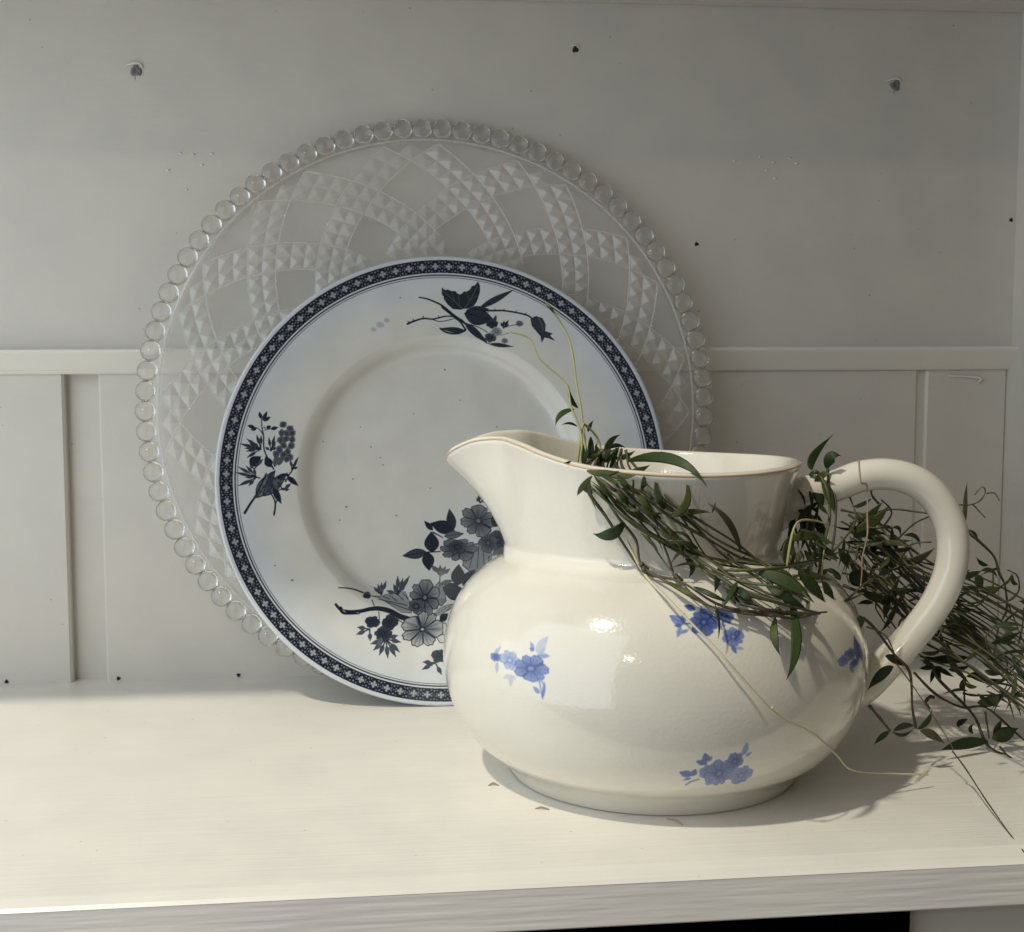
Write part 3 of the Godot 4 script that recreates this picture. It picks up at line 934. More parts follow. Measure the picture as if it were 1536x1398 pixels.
	cv.leaf(P.call(-87.39, 0.31), P.call(-92.36, -2.19), 9.5, 0.95, 0.80)
	cv.stroke([P.call(-84.69, 1.66), P.call(-90.40, -1.67)], 1.48, 1.19, 0.95)
	cv.leaf(P.call(-86.70, 0.49), P.call(-90.40, -1.67), 9.5, 0.95, 0.80)
	cv.stroke([P.call(-84.69, 1.66), P.call(-87.94, -2.20)], 1.48, 1.19, 0.95)
	cv.leaf(P.call(-85.83, 0.31), P.call(-87.94, -2.20), 9.5, 0.95, 0.80)
	cv.stroke([P.call(-84.69, 1.66), P.call(-89.41, 1.67)], 1.48, 1.19, 0.95)
	cv.leaf(P.call(-86.35, 1.66), P.call(-89.41, 1.67), 9.5, 0.95, 0.80)
	cv.stroke([P.call(-88.62, 2.89), P.call(-84.69, 1.66), P.call(-83.12, 1.25)], 1.70, 1.70, 0.97)
	cv.stroke([P.call(-85.47, 5.33), P.call(-87.43, 6.55)], 1.41, 1.13, 0.95)
	cv.leaf(P.call(-86.15, 5.76), P.call(-87.43, 6.55), 9.0, 0.95, 0.70)
	cv.stroke([P.call(-85.47, 5.33), P.call(-83.87, 8.19)], 1.41, 1.13, 0.95)
	cv.leaf(P.call(-84.91, 6.33), P.call(-83.87, 8.19), 9.0, 0.95, 0.70)
	cv.stroke([P.call(-85.47, 5.33), P.call(-81.89, 9.83)], 1.41, 1.13, 0.95)
	cv.leaf(P.call(-84.21, 6.90), P.call(-81.89, 9.83), 9.0, 0.95, 0.70)
	cv.leaf(P.call(-84.73, -7.72), P.call(-76.36, 4.93), 42.4, 0.97, 0.55)
	cv.leaf(P.call(-81.97, -6.92), P.call(-70.99, 3.70), 36.7, 0.97, 0.70)
	cv.leaf(P.call(-78.39, -2.85), P.call(-78.36, 4.11), 22.6, 0.97, 0.80)
	cv.stroke([P.call(-76.79, 0.42), P.call(-73.59, 2.47), P.call(-71.19, 2.67)], 5.65, 4.24, 0.97)
	cv.stroke([P.call(-89.77, -14.39), P.call(-87.49, -10.55), P.call(-85.12, -6.90), P.call(-83.14, -2.83), P.call(-80.34, 3.29)], 3.67, 2.26, 0.97)
	cv.stroke([P.call(-77.04, -15.33), P.call(-76.44, -11.05), P.call(-77.02, -8.18), P.call(-78.80, -5.10)], 2.83, 1.55, 0.97)
	cv.stroke([P.call(-76.36, -10.23), P.call(-75.23, -7.37), P.call(-75.22, -4.50)], 1.98, 1.41, 0.97)
	cv.leaf(P.call(-77.20, -3.27), P.call(-73.85, -10.45), 19.8, 0.98, 0.95)
	cv.leaf(P.call(-71.20, 2.05), P.call(-66.22, -2.40), 16.4, 0.98, 0.95)
	cv.leaf(P.call(-74.81, -2.05), P.call(-77.18, 1.24), 25.4, 0.90, 0.60)
	cv.stroke([P.call(-73.23, -4.10), P.call(-69.62, -1.45)], 1.62, 1.30, 0.95)
	cv.leaf(P.call(-71.97, -3.17), P.call(-69.62, -1.45), 10.4, 0.95, 0.80)
	cv.stroke([P.call(-73.23, -4.10), P.call(-70.43, -3.91)], 1.62, 1.30, 0.95)
	cv.leaf(P.call(-72.25, -4.03), P.call(-70.43, -3.91), 10.4, 0.95, 0.80)
	cv.stroke([P.call(-73.23, -4.10), P.call(-75.20, -0.40)], 1.62, 1.30, 0.95)
	cv.leaf(P.call(-73.92, -2.81), P.call(-75.20, -0.40), 10.4, 0.95, 0.80)
	cv.stroke([P.call(-75.22, -4.50), P.call(-72.82, -3.28)], 1.70, 1.41, 0.97)
	cv.stroke([P.call(-70.80, 2.05), P.call(-68.78, 4.93), P.call(-67.15, 7.81)], 1.98, 1.41, 0.97)
	cv.stroke([P.call(-69.18, 4.93), P.call(-66.25, 10.62)], 1.27, 1.02, 0.95)
	cv.leaf(P.call(-68.15, 6.92), P.call(-66.25, 10.62), 8.1, 0.95, 0.80)
	cv.stroke([P.call(-69.18, 4.93), P.call(-69.55, 9.25)], 1.27, 1.02, 0.95)
	cv.leaf(P.call(-69.31, 6.44), P.call(-69.55, 9.25), 8.1, 0.95, 0.80)
	cv.stroke([P.call(-69.18, 4.93), P.call(-66.56, 6.25)], 1.27, 1.02, 0.95)
	cv.leaf(P.call(-68.26, 5.39), P.call(-66.56, 6.25), 8.1, 0.95, 0.80)
	cv.stroke([P.call(-69.18, 4.93), P.call(-67.96, 7.81)], 1.27, 1.02, 0.95)
	cv.leaf(P.call(-68.75, 5.94), P.call(-67.96, 7.81), 8.1, 0.95, 0.80)
	cv.stroke([P.call(-72.01, 0.41), P.call(-73.20, 1.23)], 1.41, 1.13, 0.95)
	cv.leaf(P.call(-72.42, 0.70), P.call(-73.20, 1.23), 9.0, 0.95, 0.80)
	cv.stroke([P.call(-72.01, 0.41), P.call(-71.61, -0.41)], 1.41, 1.13, 0.95)
	cv.leaf(P.call(-71.87, 0.12), P.call(-71.61, -0.41), 9.0, 0.95, 0.80)
	cv.stroke([P.call(-72.01, 0.41), P.call(-70.40, 1.23)], 1.41, 1.13, 0.95)
	cv.leaf(P.call(-71.45, 0.70), P.call(-70.40, 1.23), 9.0, 0.95, 0.80)
	cv.haze(P.call(-27.33, -65.82), 199.0, 0.50)
	cv.haze(P.call(-8.28, -55.90), 199.0, 0.50)
	cv.haze(P.call(8.79, -43.64), 199.0, 0.50)
	cv.haze(P.call(-2.78, -80.30), 99.5, 0.40)
	cv.poly([P.call(-34.20, -52.87), P.call(-29.22, -53.27), P.call(-24.17, -51.58), P.call(-18.31, -51.49), P.call(-16.48, -55.70), P.call(-15.61, -61.16), P.call(-20.19, -60.60), P.call(-25.12, -57.24), P.call(-30.06, -54.04)], 0.90, 0.33, 0.71)
	cv.stroke([P.call(-28.39, -53.51), P.call(-25.48, -54.62)], 0.99, 1.71, 0.75)
	cv.stroke([P.call(-25.45, -52.98), P.call(-22.15, -55.54)], 0.99, 1.71, 0.75)
	cv.stroke([P.call(-22.51, -52.24), P.call(-19.20, -55.21)], 0.99, 1.71, 0.75)
	cv.stroke([P.call(-30.90, -54.41), P.call(-17.58, -57.71)], 0.99, 1.71, 0.75)
	cv.stroke([P.call(-29.24, -54.88), P.call(-16.81, -59.74)], 0.99, 1.71, 0.75)
	cv.stroke([P.call(-19.16, -52.31), P.call(-17.09, -54.86)], 0.99, 1.71, 0.75)
	cv.stroke([P.call(-29.21, -52.66), P.call(-32.71, -49.07)], 1.63, 1.31, 0.85)
	cv.leaf(P.call(-30.43, -51.41), P.call(-32.71, -49.07), 10.5, 0.85, 0.70)
	cv.stroke([P.call(-29.21, -52.66), P.call(-29.14, -47.29)], 1.63, 1.31, 0.85)
	cv.leaf(P.call(-29.19, -50.80), P.call(-29.14, -47.29), 10.5, 0.85, 0.70)
	cv.stroke([P.call(-29.21, -52.66), P.call(-27.05, -46.50)], 1.63, 1.31, 0.85)
	cv.leaf(P.call(-28.45, -50.53), P.call(-27.05, -46.50), 10.5, 0.85, 0.70)
	cv.stroke([P.call(-29.21, -52.66), P.call(-30.85, -50.77)], 1.63, 1.31, 0.85)
	cv.leaf(P.call(-29.78, -52.00), P.call(-30.85, -50.77), 10.5, 0.85, 0.70)
	cv.stroke([P.call(-29.21, -52.66), P.call(-30.82, -47.88)], 1.63, 1.31, 0.85)
	cv.leaf(P.call(-29.77, -50.99), P.call(-30.82, -47.88), 10.5, 0.85, 0.70)
	cv.stroke([P.call(-21.67, -52.68), P.call(-23.51, -48.04)], 1.99, 1.59, 0.85)
	cv.leaf(P.call(-22.32, -51.05), P.call(-23.51, -48.04), 12.7, 0.85, 0.70)
	cv.stroke([P.call(-21.67, -52.68), P.call(-21.67, -44.51)], 1.99, 1.59, 0.85)
	cv.leaf(P.call(-21.67, -49.82), P.call(-21.67, -44.51), 12.7, 0.85, 0.70)
	cv.stroke([P.call(-21.67, -52.68), P.call(-19.29, -45.61)], 1.99, 1.59, 0.85)
	cv.leaf(P.call(-20.84, -50.21), P.call(-19.29, -45.61), 12.7, 0.85, 0.70)
	cv.stroke([P.call(-21.67, -52.68), P.call(-16.34, -44.49)], 1.99, 1.59, 0.85)
	cv.leaf(P.call(-19.81, -49.82), P.call(-16.34, -44.49), 12.7, 0.85, 0.70)
	cv.stroke([P.call(-21.67, -52.68), P.call(-26.68, -50.89)], 1.99, 1.59, 0.85)
	cv.leaf(P.call(-23.43, -52.05), P.call(-26.68, -50.89), 12.7, 0.85, 0.70)
	cv.stroke([P.call(-21.67, -52.68), P.call(-23.32, -49.71)], 1.99, 1.59, 0.85)
	cv.leaf(P.call(-22.25, -51.64), P.call(-23.32, -49.71), 12.7, 0.85, 0.70)
	cv.stroke([P.call(-21.67, -52.68), P.call(-18.27, -48.14)], 1.99, 1.59, 0.85)
	cv.leaf(P.call(-20.48, -51.09), P.call(-18.27, -48.14), 12.7, 0.85, 0.70)
	cv.stroke([P.call(-48.52, -48.71), P.call(-44.43, -49.02), P.call(-40.77, -49.97), P.call(-37.49, -51.32)], 1.56, 2.27, 0.97)
	cv.flower(P.call(-35.85, -52.52), 11.9, 12.5, 3, 0.30, 0.98, 0.85, 0.30)
	cv.stroke([P.call(-33.60, -54.69), P.call(-32.59, -57.12)], 1.71, 1.71, 0.70)
	cv.stroke([P.call(-49.85, -56.14), P.call(-47.75, -58.52), P.call(-44.09, -59.56), P.call(-38.77, -59.47), P.call(-34.25, -58.62), P.call(-30.13, -58.61), P.call(-25.18, -60.01), P.call(-21.08, -62.34), P.call(-16.14, -64.09)], 3.70, 8.81, 0.99)
	cv.stroke([P.call(-47.75, -57.91), P.call(-46.13, -59.99), P.call(-39.60, -60.18)], 5.68, 4.83, 0.99)
	cv.stroke([P.call(-46.53, -58.96), P.call(-45.72, -59.59)], 1.99, 1.99, 0.40)
	cv.stroke([P.call(-40.41, -60.16), P.call(-39.60, -60.26)], 1.42, 1.42, 0.40)
	cv.stroke([P.call(-30.56, -60.03), P.call(-30.39, -63.29), P.call(-31.03, -65.72)], 1.42, 1.14, 0.80)
	cv.stroke([P.call(-22.75, -63.10), P.call(-19.89, -65.22)], 1.99, 1.42, 0.80)
	cv.flower(P.call(-33.48, -64.43), 22.2, 21.6, 4, 0.30, 0.98, 0.85, 0.25)
	cv.flower(P.call(-25.46, -64.86), 28.4, 23.9, 4, 0.80, 0.98, 0.85, 0.20)
	cv.flower(P.call(-28.61, -69.85), 26.2, 25.6, 6, 0.30, 0.97, 0.80, 0.22)
	cv.stroke([P.call(-27.41, -72.31), P.call(-34.19, -74.20)], 2.20, 1.76, 0.85)
	cv.leaf(P.call(-29.79, -72.97), P.call(-34.19, -74.20), 14.1, 0.85, 0.72)
	cv.stroke([P.call(-27.41, -72.31), P.call(-32.99, -76.98)], 2.20, 1.76, 0.85)
	cv.leaf(P.call(-29.37, -73.95), P.call(-32.99, -76.98), 14.1, 0.85, 0.72)
	cv.stroke([P.call(-27.41, -72.31), P.call(-30.44, -79.15)], 2.20, 1.76, 0.85)
	cv.leaf(P.call(-28.47, -74.71), P.call(-30.44, -79.15), 14.1, 0.85, 0.72)
	cv.stroke([P.call(-27.41, -72.31), P.call(-26.77, -80.47)], 2.20, 1.76, 0.85)
	cv.leaf(P.call(-27.18, -75.17), P.call(-26.77, -80.47), 14.1, 0.85, 0.72)
	cv.stroke([P.call(-27.41, -72.31), P.call(-23.20, -80.10)], 2.20, 1.76, 0.85)
	cv.leaf(P.call(-25.93, -75.04), P.call(-23.20, -80.10), 14.1, 0.85, 0.72)
	cv.stroke([P.call(-27.41, -72.31), P.call(-21.53, -78.14)], 2.20, 1.76, 0.85)
	cv.leaf(P.call(-25.35, -74.35), P.call(-21.53, -78.14), 14.1, 0.85, 0.72)
	cv.stroke([P.call(-27.41, -72.31), P.call(-21.05, -73.79)], 2.20, 1.76, 0.85)
	cv.leaf(P.call(-25.18, -72.83), P.call(-21.05, -73.79), 14.1, 0.85, 0.72)
	cv.stroke([P.call(-27.41, -72.31), P.call(-22.24, -70.84)], 2.20, 1.76, 0.85)
	cv.leaf(P.call(-25.60, -71.80), P.call(-22.24, -70.84), 14.1, 0.85, 0.72)
	cv.stroke([P.call(-34.74, -67.63), P.call(-40.05, -66.66)], 2.13, 1.71, 0.85)
	cv.leaf(P.call(-36.60, -67.29), P.call(-40.05, -66.66), 13.6, 0.85, 0.72)
	cv.stroke([P.call(-34.74, -67.63), P.call(-40.56, -69.80)], 2.13, 1.71, 0.85)
	cv.leaf(P.call(-36.78, -68.39), P.call(-40.56, -69.80), 13.6, 0.85, 0.72)
	cv.stroke([P.call(-34.74, -67.63), P.call(-34.59, -72.69)], 2.13, 1.71, 0.85)
	cv.leaf(P.call(-34.69, -69.41), P.call(-34.59, -72.69), 13.6, 0.85, 0.72)
	cv.leaf(P.call(-29.45, -71.44), P.call(-31.15, -76.63), 17.1, 0.80, 0.60)
	cv.leaf(P.call(-0.21, -51.88), P.call(11.19, -53.38), 48.3, 0.98, 0.93)
	cv.poly([P.call(-6.11, -50.91), P.call(-2.68, -47.20), P.call(-0.19, -49.78), P.call(0.57, -56.10), P.call(-1.60, -58.33), P.call(-4.94, -57.23)], 0.90, 0.42, 0.85)
	cv.stroke([P.call(-2.22, -44.27), P.call(-2.49, -48.47), P.call(-2.35, -53.93)], 0.85, 0.85, 0.70)
	cv.flower(P.call(-9.31, -54.41), 55.4, 55.4, 7, 0.90, 0.98, 0.36, 0.20)
	cv.flower(P.call(-13.39, -58.24), 24.2, 24.2, 5, 0.30, 0.96, 0.60, 0.40)
	cv.stroke([P.call(-5.12, -61.68), P.call(-0.03, -61.01), P.call(4.30, -58.25)], 1.42, 1.14, 0.70)
	cv.leaf(P.call(-5.17, -62.47), P.call(3.92, -57.42), 19.9, 0.70, 0.20)
	cv.leaf(P.call(-2.80, -64.89), P.call(1.17, -61.83), 22.7, 0.98, 0.95)
	cv.poly([P.call(-4.55, -66.84), P.call(-0.35, -65.73), P.call(1.21, -69.84), P.call(-0.16, -74.69), P.call(-3.07, -74.62), P.call(-5.07, -71.31)], 0.85, 0.12, 1.14)
	cv.stroke([P.call(-5.06, -70.91), P.call(-0.07, -71.03)], 1.14, 1.14, 0.80)
	cv.flower(P.call(-10.90, -68.39), 64.0, 61.1, 7, 0.35, 0.98, 0.16, 0.15)
	cv.flower(P.call(-3.62, -80.48), 22.7, 24.2, 4, 0.30, 0.98, 0.80, 0.20)
	cv.stroke([P.call(-5.34, -83.45), P.call(-10.78, -82.98)], 2.13, 1.71, 0.90)
	cv.leaf(P.call(-7.24, -83.29), P.call(-10.78, -82.98), 13.6, 0.90, 0.80)
	cv.stroke([P.call(-5.34, -83.45), P.call(-11.17, -86.18)], 2.13, 1.71, 0.90)
	cv.leaf(P.call(-7.38, -84.41), P.call(-11.17, -86.18), 13.6, 0.90, 0.80)
	cv.stroke([P.call(-5.34, -83.45), P.call(-2.64, -88.56)], 2.13, 1.71, 0.90)
	cv.leaf(P.call(-4.39, -85.24), P.call(-2.64, -88.56), 13.6, 0.90, 0.80)
	cv.stroke([P.call(-5.34, -83.45), P.call(-8.24, -84.18)], 2.13, 1.71, 0.90)
	cv.leaf(P.call(-6.35, -83.71), P.call(-8.24, -84.18), 13.6, 0.90, 0.80)
	cv.haze(P.call(10.59, -28.23), 216.4, 0.50)
	cv.leaf(P.call(-8.10, -33.48), P.call(-19.52, -35.00), 32.5, 0.98, 0.80)
	cv.leaf(P.call(-7.79, -33.49), P.call(-7.10, -42.13), 39.5, 0.98, 0.92)
	cv.leaf(P.call(-5.63, -33.53), P.call(-5.99, -23.94), 47.9, 0.98, 0.93)
	cv.leaf(P.call(4.43, -23.48), P.call(-6.38, -20.03), 43.7, 0.98, 0.95)
	cv.leaf(P.call(4.12, -23.78), P.call(2.59, -13.33), 31.2, 0.98, 0.92)
	cv.leaf(P.call(-5.18, -23.33), P.call(-9.15, -18.93), 17.5, 0.97, 0.95)
	cv.stroke([P.call(-7.79, -33.49), P.call(-1.91, -33.28)], 2.08, 1.66, 0.97)
	cv.stroke([P.call(-5.19, -24.26), P.call(-0.58, -26.81)], 2.08, 1.46, 0.97)
	cv.stroke([P.call(4.44, -23.17), P.call(5.65, -25.67)], 2.08, 1.87, 0.97)
	cv.stroke([P.call(-2.06, -44.70), P.call(-6.01, -39.38)], 2.08, 1.66, 0.75)
	cv.leaf(P.call(-3.45, -42.84), P.call(-6.01, -39.38), 13.3, 0.75, 0.60)
	cv.stroke([P.call(-2.06, -44.70), P.call(-2.00, -39.76)], 2.08, 1.66, 0.75)
	cv.leaf(P.call(-2.04, -42.97), P.call(-2.00, -39.76), 13.3, 0.75, 0.60)
	cv.stroke([P.call(-2.06, -44.70), P.call(2.44, -41.39)], 2.08, 1.66, 0.75)
	cv.leaf(P.call(-0.49, -43.54), P.call(2.44, -41.39), 13.3, 0.75, 0.60)
	cv.stroke([P.call(-2.06, -44.70), P.call(-4.17, -40.34)], 2.08, 1.66, 0.75)
	cv.leaf(P.call(-2.80, -43.17), P.call(-4.17, -40.34), 13.3, 0.75, 0.60)
	cv.stroke([P.call(-2.06, -44.70), P.call(0.47, -40.43)], 2.08, 1.66, 0.75)
	cv.leaf(P.call(-1.18, -43.20), P.call(0.47, -40.43), 13.3, 0.75, 0.60)
	cv.stroke([P.call(-2.13, -49.62), P.call(-2.06, -44.70)], 1.46, 1.04, 0.70)
	cv.leaf(P.call(0.05, -26.20), P.call(9.39, -25.11), 25.0, 0.90, 0.60)
	cv.poly([P.call(9.26, -33.79), P.call(14.29, -30.15), P.call(19.30, -29.00), P.call(22.93, -36.51), P.call(19.10, -41.40), P.call(12.84, -43.75), P.call(8.54, -39.96)], 0.90, 0.45, 1.25)
	cv.stroke([P.call(14.27, -31.39), P.call(11.63, -41.26)], 1.66, 1.25, 0.80)
	cv.stroke([P.call(16.14, -31.43), P.call(15.36, -41.33)], 1.66, 1.25, 0.80)
	cv.stroke([P.call(18.02, -31.46), P.call(18.51, -39.53)], 1.66, 1.25, 0.80)
	cv.stroke([P.call(13.01, -32.61), P.call(9.80, -38.75)], 1.66, 1.25, 0.80)
	cv.flower(P.call(6.79, -32.51), 58.3, 41.6, 8, 0.20, 0.98, 0.50, 0.35)
	cv.flower(P.call(6.19, -31.26), 33.3, 20.8, 5, 0.90, 0.97, 0.75, 0.40)
	cv.leaf(P.call(5.92, -49.17), P.call(6.69, -39.31), 45.8, 0.98, 0.93)
	cv.leaf(P.call(8.40, -49.23), P.call(14.11, -41.92), 37.5, 0.98, 0.90)
	cv.leaf(P.call(-0.90, -49.96), P.call(8.97, -52.94), 45.8, 0.98, 0.93)
	cv.leaf(P.call(-2.11, -48.39), P.call(4.10, -46.67), 16.6, 0.80, 0.60)
	cv.flower(P.call(24.94, -28.47), 35.4, 35.4, 6, 0.30, 0.97, 0.70, 0.30)
	cv.flower(P.call(20.54, -29.64), 33.3, 33.3, 5, 1.20, 0.96, 0.60, 0.30)
	cv.flower(P.call(16.02, -19.31), 56.2, 56.2, 7, 0.10, 0.98, 0.46, 0.22)
	cv.stroke([P.call(17.09, -10.91), P.call(15.56, -8.71)], 1.87, 1.50, 0.95)
	cv.leaf(P.call(16.56, -10.14), P.call(15.56, -8.71), 12.0, 0.95, 0.80)
	cv.stroke([P.call(17.09, -10.91), P.call(16.52, -7.16)], 1.87, 1.50, 0.95)
	cv.leaf(P.call(16.89, -9.60), P.call(16.52, -7.16), 12.0, 0.95, 0.80)
	cv.stroke([P.call(17.09, -10.91), P.call(18.99, -9.38)], 1.87, 1.50, 0.95)
	cv.leaf(P.call(17.76, -10.37), P.call(18.99, -9.38), 12.0, 0.95, 0.80)
	cv.flower(P.call(27.91, -37.84), 49.9, 49.9, 6, 0.30, 0.96, 0.55, 0.25)
	cv.flower(P.call(32.16, -45.37), 54.1, 49.9, 7, 0.30, 0.96, 0.45, 0.25)
	cv.leaf(P.call(23.16, -22.22), P.call(27.04, -14.79), 37.5, 0.98, 0.90)
	cv.leaf(P.call(29.37, -25.43), P.call(35.76, -19.29), 37.5, 0.98, 0.90)
	cv.stroke([P.call(48.37, 20.39), P.call(50.84, 16.59)], 3.0, 2.0, 0.9)
	cv.stroke([P.call(50.84, 16.59), P.call(53.96, 14.05)], 1.2, 1.0, 0.7)
	cv.haze(P.call(-28.62, 71.22), 21.0, 0.8)
	cv.flower(P.call(-28.62, 71.22), 12.6, 10.5, 5, 0.3, 0.22, 0.1, 0.2)
	cv.haze(P.call(-25.55, 73.36), 15.0, 0.8)
	cv.flower(P.call(-25.55, 73.36), 9.0, 7.5, 5, 0.3, 0.25, 0.1, 0.2)
	cv.haze(P.call(-31.68, 69.07), 15.0, 0.8)
	cv.flower(P.call(-31.68, 69.07), 9.0, 7.5, 5, 0.3, 0.18, 0.1, 0.2)
	cv.capsule(P.call(-45.00, -11.95), P.call(-44.75, -12.04), 2.9, 2.0, 0.62)
	cv.capsule(P.call(-69.13, -44.84), P.call(-68.90, -44.93), 3.2, 2.2, 0.62)
	cv.capsule(P.call(-76.72, -38.11), P.call(-76.49, -38.20), 2.2, 1.5, 0.62)
	cv.capsule(P.call(-41.83, 0.95), P.call(-41.59, 0.85), 2.1, 1.4, 0.62)
	cv.capsule(P.call(-33.43, 15.71), P.call(-33.18, 15.62), 2.2, 1.5, 0.62)
	cv.capsule(P.call(-27.98, 7.31), P.call(-27.74, 7.21), 2.1, 1.4, 0.62)
	cv.capsule(P.call(-29.18, 10.72), P.call(-28.93, 10.63), 1.8, 1.2, 0.62)
	cv.capsule(P.call(-22.08, -16.26), P.call(-21.83, -16.36), 2.2, 1.5, 0.62)
	cv.capsule(P.call(-48.09, -18.05), P.call(-47.85, -18.14), 1.9, 1.3, 0.62)
	cv.capsule(P.call(1.35, 51.73), P.call(1.60, 51.64), 2.6, 1.8, 0.62)
	cv.capsule(P.call(-55.39, 18.29), P.call(-55.15, 18.20), 1.8, 1.2, 0.62)
	cv.capsule(P.call(-6.18, -3.77), P.call(-5.93, -3.87), 1.8, 1.2, 0.62)
	cv.capsule(P.call(8.35, 37.29), P.call(8.60, 37.20), 1.6, 1.1, 0.62)
	cv.capsule(P.call(25.42, 24.65), P.call(25.67, 24.56), 1.8, 1.2, 0.62)
	cv.capsule(P.call(-19.36, 83.62), P.call(-19.12, 83.53), 1.9, 1.3, 0.62)
	cv.capsule(P.call(-38.25, 25.04), P.call(-38.00, 24.94), 1.4, 1.0, 0.62)
	cv.capsule(P.call(11.14, 12.25), P.call(11.39, 12.15), 1.6, 1.1, 0.62)
	cv.capsule(P.call(-13.52, 31.13), P.call(-13.27, 31.04), 1.4, 1.0, 0.62)
	cv.capsule(P.call(-8.08, -30.99), P.call(-7.83, -31.08), 1.6, 1.1, 0.62)
	var nz := FastNoiseLite.new()
	nz.seed = 5
	nz.frequency = 0.006
	return cv.picture(Color(0.70, 0.69, 0.65).linear_to_srgb(), Color(0.007, 0.013, 0.027).linear_to_srgb(), Color(0.19, 0.205, 0.23).linear_to_srgb(), Color(0.58, 0.63, 0.71).linear_to_srgb(), nz, 0.03)


# ---------------------------------------------------------------- jug
func jug_spout(ph: float) -> Array:
	# ph: angle from the middle of the spout. [rim radius, rim height, neck foot radius]
	var a := absf(ph)
	var keys := [[0.0, 0.0790, 0.1158], [0.10, 0.0768, 0.1190], [0.22, 0.0692, 0.1236], [0.36, 0.0612, 0.1253], [0.55, 0.0578, 0.1243], [0.80, 0.0556, 0.1212], [1.1, 0.0545, 0.1180], [1.5, 0.0540, 0.1162], [3.2, 0.0540, 0.1165]]
	for i in keys.size() - 1:
		if a <= keys[i + 1][0]:
			var p: Array = keys[maxi(i - 1, 0)]
			var q: Array = keys[i]
			var r: Array = keys[i + 1]
			var s: Array = keys[mini(i + 2, keys.size() - 1)]
			var t: float = (a - q[0]) / (r[0] - q[0])
			var rad: float = cubic_interpolate_in_time(q[1], r[1], p[1], s[1], t, r[0] - q[0], p[0] - q[0], s[0] - q[0]) if i > 0 else lerpf(q[1], r[1], t)
			var hi: float = cubic_interpolate_in_time(q[2], r[2], p[2], s[2], t, r[0] - q[0], p[0] - q[0], s[0] - q[0]) if i > 0 else lerpf(q[2], r[2], t)
			return [rad, hi, 0.0468 + 0.0098 * exp(-pow(a / 0.62, 2.0))]
	return [0.054, 0.1165, 0.0468]

func jug_body_profile() -> Array:
	return smooth([Vector2(0.0545, 0.0003), Vector2(0.0556, 0.0022), Vector2(0.0572, 0.0048), Vector2(0.0606, 0.0080), Vector2(0.0666, 0.0124), Vector2(0.0725, 0.0195), Vector2(0.0772, 0.0295), Vector2(0.0796, 0.0410), Vector2(0.0790, 0.0525), Vector2(0.0757, 0.0632), Vector2(0.0700, 0.0718), Vector2(0.0632, 0.0776), Vector2(0.0570, 0.0812)], 8)

